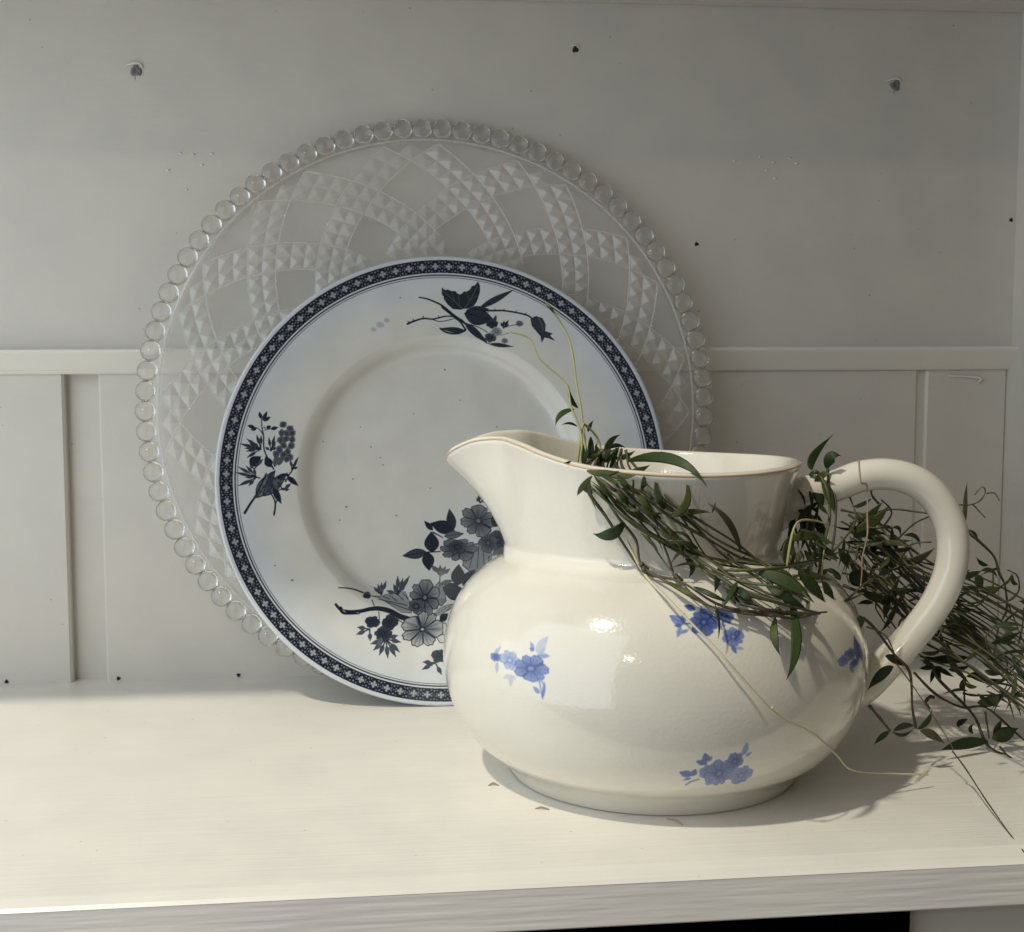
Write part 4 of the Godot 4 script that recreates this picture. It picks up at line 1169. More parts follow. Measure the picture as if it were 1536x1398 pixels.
func build_jug():
	var o := thing("ceramic_jug", "squat cream ceramic jug with blue flower sprays, a wide spout and a loop handle", "jug", JUG_AXIS)
	var turn := Basis(Vector3.UP, JUG_TURN)
	var body := jug_body_profile()
	var cols := 224
	var cuts := []
	for j in cols:
		var ph := TAU * j / cols - PI
		# one column: (radius, height) from the middle of the foot up over the lip and down inside
		var sp := jug_spout(ph)
		var c: Array = [Vector2(0.0, 0.0016), Vector2(0.045, 0.0016), Vector2(0.0505, 0.0010), Vector2(0.0528, 0.0)]
		c.append_array(body)
		var foot: Vector2 = body[body.size() - 1]
		var nb: float = sp[2]
		var p0 := Vector2(nb, 0.0862)
		var p1 := Vector2(nb + 0.0016 + 0.10 * (nb - 0.0468), 0.0945)
		var p3 := Vector2(sp[0], sp[1])
		var steep: float = (sp[0] - nb)
		var p2 := Vector2(sp[0] - steep * 0.42, sp[1] - (sp[1] - 0.0862) * 0.24)
		# soft fillet from the shoulder into the neck
		for k in range(1, 9):
			var t := k / 8.0
			c.append(foot.lerp(Vector2(nb + 0.0006, 0.0832), t).lerp(Vector2(nb + 0.0006, 0.0832).lerp(p0, t), t))
		var neck := []
		for k in range(1, 25):
			neck.append(p0.bezier_interpolate(p1, p2, p3, k / 24.0))
		c.append_array(neck)
		var tg: Vector2 = (neck[23] - neck[22]).normalized()
		var nn := Vector2(-tg.y, tg.x)           # towards the inside
		var th := 0.0034 + 0.0011 * exp(-pow(ph / 0.5, 2.0))
		for k in range(1, 8):
			var a := PI * k / 8.0
			c.append(p3 + nn * (th * 0.5 * (1.0 - cos(a))) + tg * (th * 0.5 * sin(a)))
		for k in range(23, -1, -1):
			var q: Vector2 = neck[k]
			var tq: Vector2 = (neck[mini(k + 1, 23)] - neck[maxi(k - 1, 0)]).normalized()
			c.append(q + Vector2(-tq.y, tq.x) * th)
		for k in [[0.0450, 0.0810], [0.0560, 0.0750], [0.0690, 0.0620], [0.0755, 0.0420], [0.0700, 0.0230], [0.0560, 0.0100], [0.0300, 0.0075], [0.0, 0.0072]]:
			c.append(Vector2(k[0], k[1]))
		cuts.append(c)
	var rows := []
	var uvs := []
	var lip := []
	var n_rows: int = cuts[0].size()
	var arc := 0.0
	var first := 4                              # the first row of the body profile
	for i in n_rows:
		var row := PackedVector3Array()
		var uv := PackedVector2Array()
		if i > first:
			arc += (cuts[cols / 2 + cols / 4][i] as Vector2).distance_to(cuts[cols / 2 + cols / 4][i - 1])
		for j in cols + 1:
			var ph := TAU * (j % cols) / cols - PI
			var q: Vector2 = cuts[j % cols][i]
			var wob := 1.0 + (0.0035 * sin(2.0 * ph + 0.4) + 0.002 * sin(3.0 * ph)) * smoothstep(0.0, 0.03, q.y)
			row.append(turn * Vector3(-q.x * wob * cos(ph), q.y, q.x * wob * sin(ph)))
			uv.append(Vector2(float(j) / cols, clampf(arc / JUG_ARC, 0.002, 0.998)))
		rows.append(row)
		uvs.append(uv)
		if i == first + body.size() + 8 + 24 + 1:
			for j in cols:
				lip.append(row[j])
	var m := StandardMaterial3D.new()
	m.resource_name = "cream glaze with prints"
	m.albedo_texture = jug_print()
	glaze(m)
	part("body", sheet(rows, uvs), m, o)
	lip.append(lip[0])
	lip.append(lip[1])
	part("gilt_line", tube(lip, func(_t): return 0.00036, 6), M.gilt, o)
	# handle: turned a little to the back
	var hm := StandardMaterial3D.new()
	hm.resource_name = "cream glaze"
	hm.albedo_color = Color(0.735, 0.705, 0.625).linear_to_srgb()
	glaze(hm)
	var side := Basis(Vector3.UP, -0.088)
	var pts := []
	for q in [Vector2(0.0440, 0.0970), Vector2(0.0560, 0.1045), Vector2(0.0687, 0.1078), Vector2(0.0789, 0.1116), Vector2(0.0901, 0.1123), Vector2(0.1007, 0.1092), Vector2(0.1088, 0.1022), Vector2(0.1140, 0.0922), Vector2(0.1152, 0.0818), Vector2(0.1134, 0.0715), Vector2(0.1086, 0.0610), Vector2(0.1011, 0.0506), Vector2(0.0921, 0.0405), Vector2(0.0829, 0.0315), Vector2(0.0740, 0.0270)]:
		pts.append(side * Vector3(q.x, q.y, 0.0))
	var fine := smooth(pts, 6)
	part("handle", tube(fine, func(t): return 0.00605 + 0.0022 * exp(-pow(t / 0.07, 2.0)) + 0.0016 * exp(-pow((1.0 - t) / 0.10, 2.0)), 20), hm, o)

func glaze(m: StandardMaterial3D):
	m.roughness = 0.13
	m.clearcoat_enabled = true
	m.clearcoat = 0.6
	m.clearcoat_roughness = 0.04
	m.heightmap_enabled = true
	m.heightmap_texture = M.glaze_relief
	m.heightmap_scale = 0.0045

func jug_print() -> ImageTexture:
	var cv := Canvas.new(2048, 544, false)
	cv.wrap = true
	cv.leaf(Vector2(1367.4, 276.3), Vector2(1381.1, 300.3), 14.0, 0.30, 0.16)
	cv.leaf(Vector2(1363.6, 277.5), Vector2(1353.8, 289.5), 5.7, 0.60, 0.40)
	cv.leaf(Vector2(1363.5, 278.3), Vector2(1354.9, 280.2), 4.9, 0.80, 0.60)
	cv.leaf(Vector2(1370.2, 272.8), Vector2(1390.4, 273.8), 7.4, 0.60, 0.35)
	cv.leaf(Vector2(1370.8, 272.8), Vector2(1381.6, 284.4), 5.8, 0.50, 0.25)
	cv.leaf(Vector2(1301.1, 252.6), Vector2(1302.0, 236.8), 7.4, 0.30, 0.20)
	cv.leaf(Vector2(1329.5, 241.0), Vector2(1330.3, 223.6), 9.7, 0.25, 0.14)
	cv.leaf(Vector2(1328.6, 239.1), Vector2(1315.3, 232.8), 5.7, 0.25, 0.16)
	cv.leaf(Vector2(1328.6, 239.1), Vector2(1339.7, 235.5), 5.7, 0.25, 0.16)
	cv.stroke([Vector2(1367.3, 247.6), Vector2(1377.9, 239.2), Vector2(1384.6, 216.1)], 1.36, 0.88, 0.75)
	cv.stroke([Vector2(1373.3, 246.2), Vector2(1384.7, 236.4), Vector2(1386.0, 219.4)], 1.17, 0.72, 0.55)
	cv.stroke([Vector2(1370.5, 245.8), Vector2(1379.1, 235.5), Vector2(1382.6, 224.5)], 0.80, 0.56, 0.35)
	cv.leaf(Vector2(1380.1, 222.6), Vector2(1368.7, 230.1), 6.3, 0.75, 0.50)
	cv.leaf(Vector2(1385.1, 218.7), Vector2(1387.2, 239.0), 4.6, 0.80, 0.60)
	cv.stroke([Vector2(1305.9, 254.9), Vector2(1315.1, 256.5)], 0.93, 0.65, 0.60)
	cv.flower(Vector2(1295.8, 258.8), 11.4, 6.8, 5, 0.30, 0.75, 0.50, 0.35)
	cv.leaf(Vector2(1295.5, 263.5), Vector2(1301.6, 275.1), 4.7, 0.40, 0.20)
	cv.leaf(Vector2(1293.2, 263.1), Vector2(1295.3, 270.7), 4.7, 0.40, 0.25)
	cv.flower(Vector2(1324.0, 258.9), 18.7, 13.7, 6, 0.50, 0.55, 0.22, 0.32)
	cv.flower(Vector2(1362.5, 253.9), 27.5, 19.9, 7, 0.20, 0.85, 0.48, 0.30)
	cv.leaf(Vector2(1580.8, 330.2), Vector2(1561.5, 342.2), 13.4, 0.75, 0.45)
	cv.leaf(Vector2(1580.8, 330.2), Vector2(1584.9, 346.0), 8.9, 0.75, 0.50)
	cv.leaf(Vector2(1579.5, 327.7), Vector2(1567.8, 326.7), 6.2, 0.85, 0.70)
	cv.leaf(Vector2(1577.5, 325.1), Vector2(1571.3, 310.3), 7.9, 0.60, 0.35)
	cv.leaf(Vector2(1576.7, 316.4), Vector2(1589.5, 321.2), 4.7, 0.70, 0.50)
	cv.stroke([Vector2(1579.9, 329.2), Vector2(1589.9, 330.1), Vector2(1598.3, 331.9)], 1.11, 0.93, 0.60)
	cv.leaf(Vector2(1603.8, 351.7), Vector2(1586.4, 358.6), 10.6, 0.90, 0.70)
	cv.leaf(Vector2(1609.8, 351.4), Vector2(1621.9, 352.1), 11.3, 0.60, 0.40)
	cv.leaf(Vector2(1629.5, 327.3), Vector2(1647.2, 325.7), 7.6, 0.50, 0.30)
	cv.stroke([Vector2(1629.6, 329.3), Vector2(1639.4, 338.1)], 0.71, 0.62, 0.60)
	cv.flower(Vector2(1613.2, 331.6), 21.7, 21.2, 7, 0.10, 0.92, 0.62, 0.28)
	cv.flower(Vector2(1648.6, 341.3), 14.2, 13.5, 6, 0.60, 0.85, 0.55, 0.30)
	cv.flower(Vector2(1653.4, 309.0), 16.1, 14.3, 6, 0.20, 0.80, 0.42, 0.30)
	cv.leaf(Vector2(1648.8, 297.8), Vector2(1654.0, 286.3), 7.4, 0.80, 0.50)
	cv.leaf(Vector2(1653.9, 294.2), Vector2(1666.5, 291.8), 4.3, 0.50, 0.30)
	cv.leaf(Vector2(1595.3, 113.5), Vector2(1576.0, 120.8), 13.0, 0.80, 0.60)
	cv.leaf(Vector2(1596.1, 112.7), Vector2(1599.5, 126.0), 10.1, 0.80, 0.60)
	cv.leaf(Vector2(1595.0, 108.8), Vector2(1582.9, 104.4), 4.6, 0.80, 0.60)
	cv.leaf(Vector2(1613.5, 134.5), Vector2(1598.3, 139.7), 9.5, 0.85, 0.60)
	cv.leaf(Vector2(1613.7, 138.3), Vector2(1609.1, 152.6), 10.4, 0.85, 0.60)
	cv.leaf(Vector2(1616.6, 138.5), Vector2(1619.3, 147.5), 6.0, 0.80, 0.60)
	cv.stroke([Vector2(1588.9, 93.7), Vector2(1596.2, 100.8), Vector2(1606.5, 105.6)], 1.57, 1.21, 0.60)
	cv.stroke([Vector2(1613.8, 128.6), Vector2(1613.3, 137.5)], 1.09, 0.87, 0.70)
	cv.leaf(Vector2(1620.1, 132.8), Vector2(1636.2, 137.2), 5.7, 0.60, 0.40)
	cv.leaf(Vector2(1666.6, 144.7), Vector2(1669.5, 165.5), 9.0, 0.60, 0.40)
	cv.leaf(Vector2(1670.3, 143.0), Vector2(1679.0, 148.3), 6.0, 0.60, 0.40)
	cv.leaf(Vector2(1660.7, 138.9), Vector2(1645.5, 149.8), 7.0, 0.60, 0.40)
	cv.flower(Vector2(1615.2, 119.6), 9.9, 13.4, 5, 0.30, 0.70, 0.42, 0.25)
	cv.flower(Vector2(1635.8, 115.1), 20.7, 28.3, 7, 0.40, 0.80, 0.50, 0.28)
	cv.flower(Vector2(1626.0, 100.6), 7.9, 11.2, 5, 0.30, 0.70, 0.40, 0.30)
	cv.flower(Vector2(1673.1, 106.9), 17.7, 20.8, 6, 0.30, 0.72, 0.42, 0.30)
	cv.flower(Vector2(1655.8, 135.4), 14.4, 14.2, 5, 0.90, 0.90, 0.55, 0.35)
	cv.leaf(Vector2(1903.4, 243.3), Vector2(1907.8, 280.1), 25.0, 0.90, 0.60)
	cv.leaf(Vector2(1921.8, 239.4), Vector2(1920.0, 266.8), 21.2, 0.80, 0.50)
	cv.flower(Vector2(1875.6, 257.6), 21.8, 9.1, 6, 0.30, 0.85, 0.50, 0.30)
	cv.flower(Vector2(1852.4, 253.2), 16.8, 8.7, 5, 0.30, 0.70, 0.45, 0.30)
	cv.flower(Vector2(1885.8, 243.4), 17.6, 6.7, 5, 0.30, 0.80, 0.50, 0.30)
	cv.leaf(Vector2(1867.6, 243.5), Vector2(1879.2, 230.6), 9.4, 0.60, 0.40)
	var nz := FastNoiseLite.new()
	nz.seed = 8
	nz.frequency = 0.004
	return cv.picture(Color(0.735, 0.705, 0.625).linear_to_srgb(), Color(0.014, 0.028, 0.135).linear_to_srgb(), Color(0.20, 0.26, 0.50).linear_to_srgb(), Color.WHITE, nz, 0.035)


# ---------------------------------------------------------------- trailing plant
var plant: Node3D

func stem(pts: Array, r: float, mat: Material):
	var q := []
	for p in pts:
		q.append(p * 0.001)
	var fine := smooth(q, 6)
	var ph := rng.randf() * 6.0
	part("stem", tube(fine, func(t): return r * 0.00114 * (1.0 - 0.35 * t + 0.12 * sin(t * 23.0 + ph)), 7), mat, plant)

# a fleshy narrow leaf from its foot a over b to its tip c, in millimetres
func leaf(a: Vector3, b: Vector3, c: Vector3, wide: float, roll: float, mat: Material):
	a *= 0.001
	b *= 0.001
	c *= 0.001
	wide *= 0.001
	var rows := []
	var n := 11
	var ctrl := b * 2.0 - (a + c) * 0.5
	var face := Vector3(0.12, 0.25, 0.95).rotated((c - a).normalized(), roll)
	for i in n + 1:
		var t := float(i) / n
		var p := a.lerp(ctrl, t).lerp(ctrl.lerp(c, t), t)
		var d := (ctrl - a).lerp(c - ctrl, t).normalized()
		var side := d.cross(face).normalized()
		var up := side.cross(d)
		var half := wide * 0.5 * (0.13 + 0.87 * pow(maxf(sin(PI * pow(t, 0.78)), 0.0), 1.05)) * (1.0 - pow(t, 7.0))
		var row := PackedVector3Array()
		for j in 9:
			var w := TAU * (j % 8) / 8.0
			var sx := cos(w)
			# a shallow gutter along the midrib
			row.append(p + side * (half * sx) + up * (half * 0.26 * sin(w) + half * 0.22 * sx * sx))
		rows.append(row)
	part("leaf", sheet(rows), mat, plant)

func build_plant():
	plant = thing("trailing_plant", "tangled trailing green plant with narrow leaves draped over the jug and its handle", "plant", Vector3.ZERO)
	rng.seed = 77
	stem([Vector3(80.0, 122.9, 178.0), Vector3(73.1, 116.7, 177.5), Vector3(73.5, 110.5, 192.9), Vector3(78.8, 102.8, 195.3), Vector3(88.2, 88.1, 197.6), Vector3(91.8, 83.8, 201.7), Vector3(101.2, 82.6, 211.4), Vector3(113.5, 75.7, 220.2), Vector3(133.6, 73.5, 223.4), Vector3(149.3, 72.5, 217.2)], 0.55, M.stems[2])
	stem([Vector3(82.4, 123.4, 172.0), Vector3(75.3, 117.5, 173.5), Vector3(78.5, 111.6, 197.4), Vector3(86.4, 102.4, 199.8), Vector3(98.4, 94.7, 202.9), Vector3(112.1, 89.3, 202.5), Vector3(129.3, 86.4, 202.2), Vector3(148.3, 84.9, 193.2), Vector3(176.6, 84.7, 165.0)], 0.60, M.stems[0])
	stem([Vector3(84.0, 123.2, 170.0), Vector3(80.2, 115.4, 178.4), Vector3(83.3, 110.2, 201.2), Vector3(95.3, 97.7, 202.2), Vector3(100.2, 83.3, 207.0)], 0.50, M.stems[1])
	stem([Vector3(80.4, 122.7, 176.0), Vector3(77.0, 115.9, 183.9), Vector3(81.7, 104.0, 198.1), Vector3(88.5, 95.1, 199.1), Vector3(90.3, 86.7, 200.4), Vector3(96.0, 82.9, 210.1), Vector3(107.3, 76.6, 220.1), Vector3(120.1, 73.9, 223.2), Vector3(135.6, 72.4, 223.9)], 0.50, M.stems[2])
	stem([Vector3(86.8, 123.0, 168.0), Vector3(85.4, 116.2, 177.8), Vector3(89.6, 110.8, 204.0), Vector3(100.1, 102.6, 205.2), Vector3(112.4, 95.5, 205.0), Vector3(124.1, 88.8, 201.6), Vector3(134.3, 86.0, 202.0), Vector3(140.8, 80.8, 214.9)], 0.55, M.stems[0])
	stem([Vector3(88.4, 123.4, 166.0), Vector3(85.8, 118.2, 178.8), Vector3(92.1, 110.0, 204.8), Vector3(105.3, 102.0, 206.2), Vector3(119.0, 89.2, 201.6), Vector3(128.5, 84.2, 212.8), Vector3(133.8, 76.8, 222.3)], 0.60, M.stems[1])
	stem([Vector3(90.4, 123.3, 165.0), Vector3(88.8, 116.5, 179.2), Vector3(96.8, 109.4, 205.0), Vector3(109.6, 101.7, 206.3), Vector3(123.4, 93.2, 202.3), Vector3(132.1, 86.3, 201.4), Vector3(138.0, 82.7, 213.1)], 0.50, M.stems[2])
	stem([Vector3(85.2, 123.2, 170.0), Vector3(80.8, 117.8, 181.1), Vector3(86.9, 109.4, 203.2), Vector3(96.5, 99.6, 205.8), Vector3(108.8, 88.2, 204.3), Vector3(114.9, 81.5, 216.8), Vector3(127.7, 78.0, 224.2), Vector3(144.5, 73.5, 223.8)], 0.60, M.stems[1])
	stem([Vector3(83.1, 122.9, 172.0), Vector3(79.3, 116.3, 181.3), Vector3(86.5, 105.5, 200.6), Vector3(93.7, 96.7, 202.1), Vector3(105.1, 89.6, 201.9), Vector3(112.8, 83.2, 210.7), Vector3(120.9, 77.1, 221.5), Vector3(129.7, 74.8, 224.1), Vector3(140.7, 73.3, 222.0)], 0.55, M.stems[0])
	stem([Vector3(91.2, 123.0, 168.0), Vector3(93.6, 117.7, 175.1), Vector3(99.8, 108.4, 205.9), Vector3(113.3, 96.6, 206.2), Vector3(131.7, 87.3, 199.5), Vector3(137.5, 83.7, 209.6), Vector3(141.3, 77.8, 223.1)], 0.45, M.stems[0])
	stem([Vector3(86.7, 115.8, 203.0), Vector3(87.8, 105.8, 202.4), Vector3(95.6, 90.9, 201.9), Vector3(102.3, 81.1, 214.0), Vector3(110.0, 73.3, 223.8)], 0.35, M.stems[2])
	stem([Vector3(97.7, 95.3, 205.4), Vector3(108.4, 88.8, 207.5), Vector3(119.2, 83.5, 215.6), Vector3(132.5, 81.6, 222.3), Vector3(158.4, 68.5, 191.0), Vector3(176.4, 71.5, 182.0)], 0.50, M.stems[0])
	stem([Vector3(109.5, 86.8, 204.8), Vector3(117.1, 82.0, 217.8), Vector3(132.3, 72.6, 224.8), Vector3(163.6, 69.2, 190.5), Vector3(176.8, 73.9, 179.9), Vector3(183.0, 75.5, 175.0)], 0.50, M.stems[2])
	stem([Vector3(118.3, 77.0, 221.9), Vector3(130.9, 74.2, 224.2), Vector3(159.5, 65.8, 190.9), Vector3(179.1, 60.9, 177.5), Vector3(193.1, 46.1, 172.8), Vector3(200.5, 38.4, 169.8), Vector3(201.8, 25.2, 170.0), Vector3(203.5, 17.0, 170.0)], 0.60, M.stems[1])
	stem([Vector3(115.1, 85.8, 209.1), Vector3(131.8, 86.4, 212.0), Vector3(158.7, 84.6, 185.3), Vector3(170.5, 91.2, 178.1), Vector3(179.9, 97.8, 164.8), Vector3(179.8, 109.6, 150.0)], 0.50, M.stems[0])
	stem([Vector3(142.0, 84.6, 198.0), Vector3(145.0, 97.6, 196.0), Vector3(151.3, 99.7, 190.3), Vector3(162.7, 95.9, 182.3), Vector3(160.0, 86.5, 184.9), Vector3(159.1, 75.0, 186.0)], 0.40, M.pale)
	stem([Vector3(80.7, 123.3, 168.0), Vector3(72.0, 116.6, 181.7), Vector3(77.0, 109.5, 201.8), Vector3(88.8, 99.3, 206.1), Vector3(107.5, 89.9, 207.1), Vector3(119.5, 80.9, 216.3), Vector3(132.1, 77.5, 224.3)], 0.47, M.stems[0])
	stem([Vector3(82.9, 123.3, 168.0), Vector3(75.2, 117.5, 183.3), Vector3(80.5, 110.6, 201.6), Vector3(93.4, 100.4, 205.7), Vector3(110.6, 90.0, 206.3), Vector3(120.0, 82.5, 214.8), Vector3(134.8, 76.0, 223.1)], 0.38, M.stems[0])
	stem([Vector3(85.1, 123.3, 168.0), Vector3(80.6, 117.3, 179.6), Vector3(82.3, 113.0, 202.8), Vector3(96.1, 100.2, 205.0), Vector3(110.8, 90.2, 203.5), Vector3(122.2, 82.0, 211.3), Vector3(136.6, 76.5, 220.1)], 0.49, M.stems[2])
	stem([Vector3(87.3, 123.3, 168.0), Vector3(82.7, 116.0, 178.0), Vector3(86.5, 110.4, 204.0), Vector3(97.7, 100.4, 206.0), Vector3(108.8, 91.3, 205.6), Vector3(125.1, 84.8, 205.5), Vector3(132.5, 77.8, 221.9)], 0.34, M.stems[0])
	stem([Vector3(89.5, 123.2, 168.0), Vector3(87.0, 116.6, 177.1), Vector3(91.6, 111.6, 203.7), Vector3(102.8, 103.3, 204.7), Vector3(113.5, 88.4, 202.7), Vector3(129.5, 83.8, 201.6), Vector3(137.8, 78.1, 215.9)], 0.37, M.stems[0])
	stem([Vector3(91.7, 123.2, 168.0), Vector3(89.7, 117.8, 183.9), Vector3(92.7, 112.7, 207.0), Vector3(106.6, 101.7, 205.8), Vector3(113.6, 93.6, 205.9), Vector3(127.7, 83.6, 209.6), Vector3(135.6, 78.2, 219.1)], 0.32, M.stems[2])
	leaf(Vector3(118.8, 82.7, 215.5), Vector3(115.3, 80.8, 222.4), Vector3(110.1, 75.8, 227.9), 2.14, 0.75, M.leaves[0])
	leaf(Vector3(131.0, 83.7, 207.5), Vector3(131.3, 83.4, 211.4), Vector3(131.6, 79.9, 216.1), 2.09, -0.55, M.leaves[1])
	leaf(Vector3(72.3, 115.8, 201.8), Vector3(77.1, 111.4, 205.6), Vector3(80.5, 107.6, 204.3), 2.07, -1.07, M.leaves[0])
	leaf(Vector3(136.5, 77.7, 214.3), Vector3(137.1, 73.9, 221.0), Vector3(137.1, 71.8, 221.0), 1.67, 0.49, M.leaves[0])
	leaf(Vector3(105.1, 93.1, 204.8), Vector3(101.4, 90.7, 205.9), Vector3(99.3, 86.6, 204.0), 1.42, 0.87, M.leaves[2])
	leaf(Vector3(134.5, 80.3, 212.1), Vector3(139.1, 81.5, 208.7), Vector3(152.4, 81.8, 190.6), 2.38, -1.02, M.leaves[4])
	leaf(Vector3(73.1, 116.8, 198.7), Vector3(72.7, 112.4, 198.7), Vector3(75.9, 104.2, 196.1), 1.76, 1.05, M.leaves[0])
	leaf(Vector3(99.4, 87.0, 208.1), Vector3(104.9, 88.3, 208.9), Vector3(107.7, 86.1, 208.7), 1.62, 1.06, M.leaves[2])
	leaf(Vector3(78.7, 111.7, 200.3), Vector3(81.3, 106.7, 202.2), Vector3(85.9, 103.2, 201.5), 2.07, -1.05, M.leaves[0])
	leaf(Vector3(91.4, 98.2, 203.0), Vector3(94.6, 95.7, 205.4), Vector3(97.8, 89.4, 202.6), 1.51, -0.95, M.leaves[0])
	leaf(Vector3(95.1, 99.4, 206.5), Vector3(97.4, 97.0, 208.2), Vector3(103.2, 96.0, 206.5), 1.62, -0.28, M.leaves[4])
	leaf(Vector3(77.5, 115.2, 200.5), Vector3(77.5, 110.4, 201.0), Vector3(81.4, 106.4, 199.8), 1.95, -0.50, M.leaves[2])
	leaf(Vector3(101.2, 97.3, 207.1), Vector3(104.8, 93.6, 208.2), Vector3(109.2, 89.0, 205.1), 1.38, 0.57, M.leaves[1])
	leaf(Vector3(73.7, 117.4, 201.1), Vector3(75.9, 113.5, 206.0), Vector3(79.5, 109.6, 204.7), 2.03, -0.43, M.leaves[2])
	leaf(Vector3(74.0, 113.8, 197.5), Vector3(78.2, 109.1, 200.9), Vector3(80.5, 104.7, 199.0), 1.51, -0.37, M.leaves[1])
	leaf(Vector3(117.8, 82.3, 210.7), Vector3(117.0, 78.6, 220.1), Vector3(121.3, 75.7, 220.7), 1.43, -0.49, M.leaves[1])
	leaf(Vector3(100.2, 98.2, 204.2), Vector3(104.6, 96.8, 206.0), Vector3(108.2, 91.7, 203.1), 2.05, -0.71, M.leaves[2])
	leaf(Vector3(74.3, 117.2, 203.2), Vector3(78.6, 113.4, 206.4), Vector3(80.8, 112.1, 205.0), 1.46, 0.02, M.leaves[4])
	leaf(Vector3(99.4, 96.0, 207.6), Vector3(101.9, 93.4, 209.1), Vector3(103.3, 88.5, 206.0), 2.09, -0.64, M.leaves[2])
	leaf(Vector3(114.6, 81.4, 218.6), Vector3(114.8, 79.5, 224.1), Vector3(116.1, 77.0, 225.0), 1.97, 0.15, M.leaves[0])
	leaf(Vector3(75.4, 117.6, 194.2), Vector3(78.1, 116.4, 210.8), Vector3(81.1, 113.0, 208.9), 1.67, 0.85, M.leaves[0])
	leaf(Vector3(82.6, 107.4, 205.0), Vector3(86.1, 106.2, 208.4), Vector3(90.8, 107.4, 208.0), 1.35, -0.24, M.leaves[0])
	leaf(Vector3(88.5, 98.5, 206.4), Vector3(92.2, 95.1, 209.0), Vector3(94.9, 90.9, 206.5), 1.71, 1.09, M.leaves[2])
	leaf(Vector3(91.6, 104.7, 204.8), Vector3(93.1, 103.2, 206.6), Vector3(95.6, 97.9, 204.1), 1.96, -0.72, M.leaves[2])
	leaf(Vector3(97.8, 95.2, 207.3), Vector3(103.0, 95.3, 209.8), Vector3(106.3, 93.4, 207.2), 2.17, 0.72, M.leaves[2])
	leaf(Vector3(139.2, 83.8, 198.2), Vector3(140.6, 82.4, 204.5), Vector3(139.0, 79.4, 210.2), 2.34, -0.15, M.leaves[0])
	leaf(Vector3(72.4, 117.6, 205.2), Vector3(69.4, 113.5, 203.0), Vector3(68.5, 110.0, 198.4), 2.05, 0.17, M.leaves[2])
	leaf(Vector3(115.1, 87.4, 205.5), Vector3(121.4, 87.9, 204.8), Vector3(127.5, 90.0, 200.0), 1.50, -0.93, M.leaves[4])
	leaf(Vector3(87.5, 108.4, 204.3), Vector3(91.4, 105.2, 206.8), Vector3(96.8, 105.1, 206.1), 2.18, 0.46, M.leaves[2])
	leaf(Vector3(82.7, 107.2, 204.1), Vector3(86.2, 104.6, 206.8), Vector3(92.3, 100.6, 205.8), 2.17, -0.21, M.leaves[2])
	leaf(Vector3(81.7, 116.4, 170.7), Vector3(80.9, 119.5, 173.1), Vector3(81.5, 123.6, 175.4), 2.04, 0.39, M.leaves[0])
	leaf(Vector3(80.1, 119.4, 175.7), Vector3(81.8, 120.9, 177.7), Vector3(84.3, 121.4, 179.7), 1.43, 0.57, M.leaves[1])
	leaf(Vector3(72.8, 120.9, 187.7), Vector3(73.4, 123.5, 188.9), Vector3(74.1, 125.9, 190.1), 1.44, -0.39, M.leaves[1])
	leaf(Vector3(81.3, 119.9, 180.6), Vector3(82.5, 121.9, 183.6), Vector3(84.5, 125.2, 186.7), 1.90, -0.10, M.leaves[1])
	leaf(Vector3(75.1, 121.6, 186.3), Vector3(76.0, 123.1, 190.4), Vector3(77.5, 124.3, 194.5), 1.72, 0.48, M.leaves[0])
	leaf(Vector3(80.5, 118.2, 176.7), Vector3(81.6, 121.8, 176.2), Vector3(82.1, 123.7, 175.7), 2.11, -0.62, M.leaves[3])
	leaf(Vector3(82.2, 117.7, 184.7), Vector3(83.3, 122.9, 188.6), Vector3(84.1, 126.5, 192.5), 1.69, -0.05, M.leaves[1])
	leaf(Vector3(73.1, 117.8, 184.5), Vector3(73.1, 122.6, 183.8), Vector3(73.1, 127.2, 183.0), 1.87, 0.03, M.leaves[0])
	leaf(Vector3(80.0, 117.7, 175.2), Vector3(79.0, 122.3, 175.1), Vector3(79.8, 127.3, 175.0), 1.47, 0.22, M.leaves[1])
	stem([Vector3(71.5, 112.5, 195.4), Vector3(72.7, 111.5, 195.4), Vector3(73.9, 110.7, 195.4)], 0.95, M.stems[2])
	stem([Vector3(90.0, 87.0, 200.6), Vector3(91.2, 86.0, 200.6), Vector3(92.4, 85.2, 200.6)], 0.95, M.stems[2])
	stem([Vector3(100.1, 84.0, 208.1), Vector3(101.3, 83.0, 208.1), Vector3(102.5, 82.2, 208.1)], 0.95, M.stems[2])
	stem([Vector3(120.2, 89.3, 198.5), Vector3(121.4, 88.3, 198.5), Vector3(122.6, 87.5, 198.5)], 0.95, M.stems[2])
	stem([Vector3(90.5, 85.5, 202.2), Vector3(91.7, 84.5, 202.2), Vector3(92.9, 83.7, 202.2)], 0.95, M.stems[2])
	stem([Vector3(96.5, 107.9, 205.2), Vector3(97.7, 106.9, 205.2), Vector3(98.9, 106.1, 205.2)], 0.95, M.stems[2])
	stem([Vector3(93.4, 104.4, 203.7), Vector3(94.6, 103.4, 203.7), Vector3(95.8, 102.6, 203.7)], 0.95, M.stems[2])
	stem([Vector3(81.6, 108.7, 200.6), Vector3(82.8, 107.7, 200.6), Vector3(84.0, 106.9, 200.6)], 0.95, M.stems[2])
	stem([Vector3(106.5, 93.8, 202.3), Vector3(107.7, 92.8, 202.3), Vector3(108.9, 92.0, 202.3)], 0.95, M.stems[2])
	stem([Vector3(131.9, 74.0, 217.9), Vector3(133.1, 73.0, 217.9), Vector3(134.3, 72.2, 217.9)], 0.95, M.stems[2])
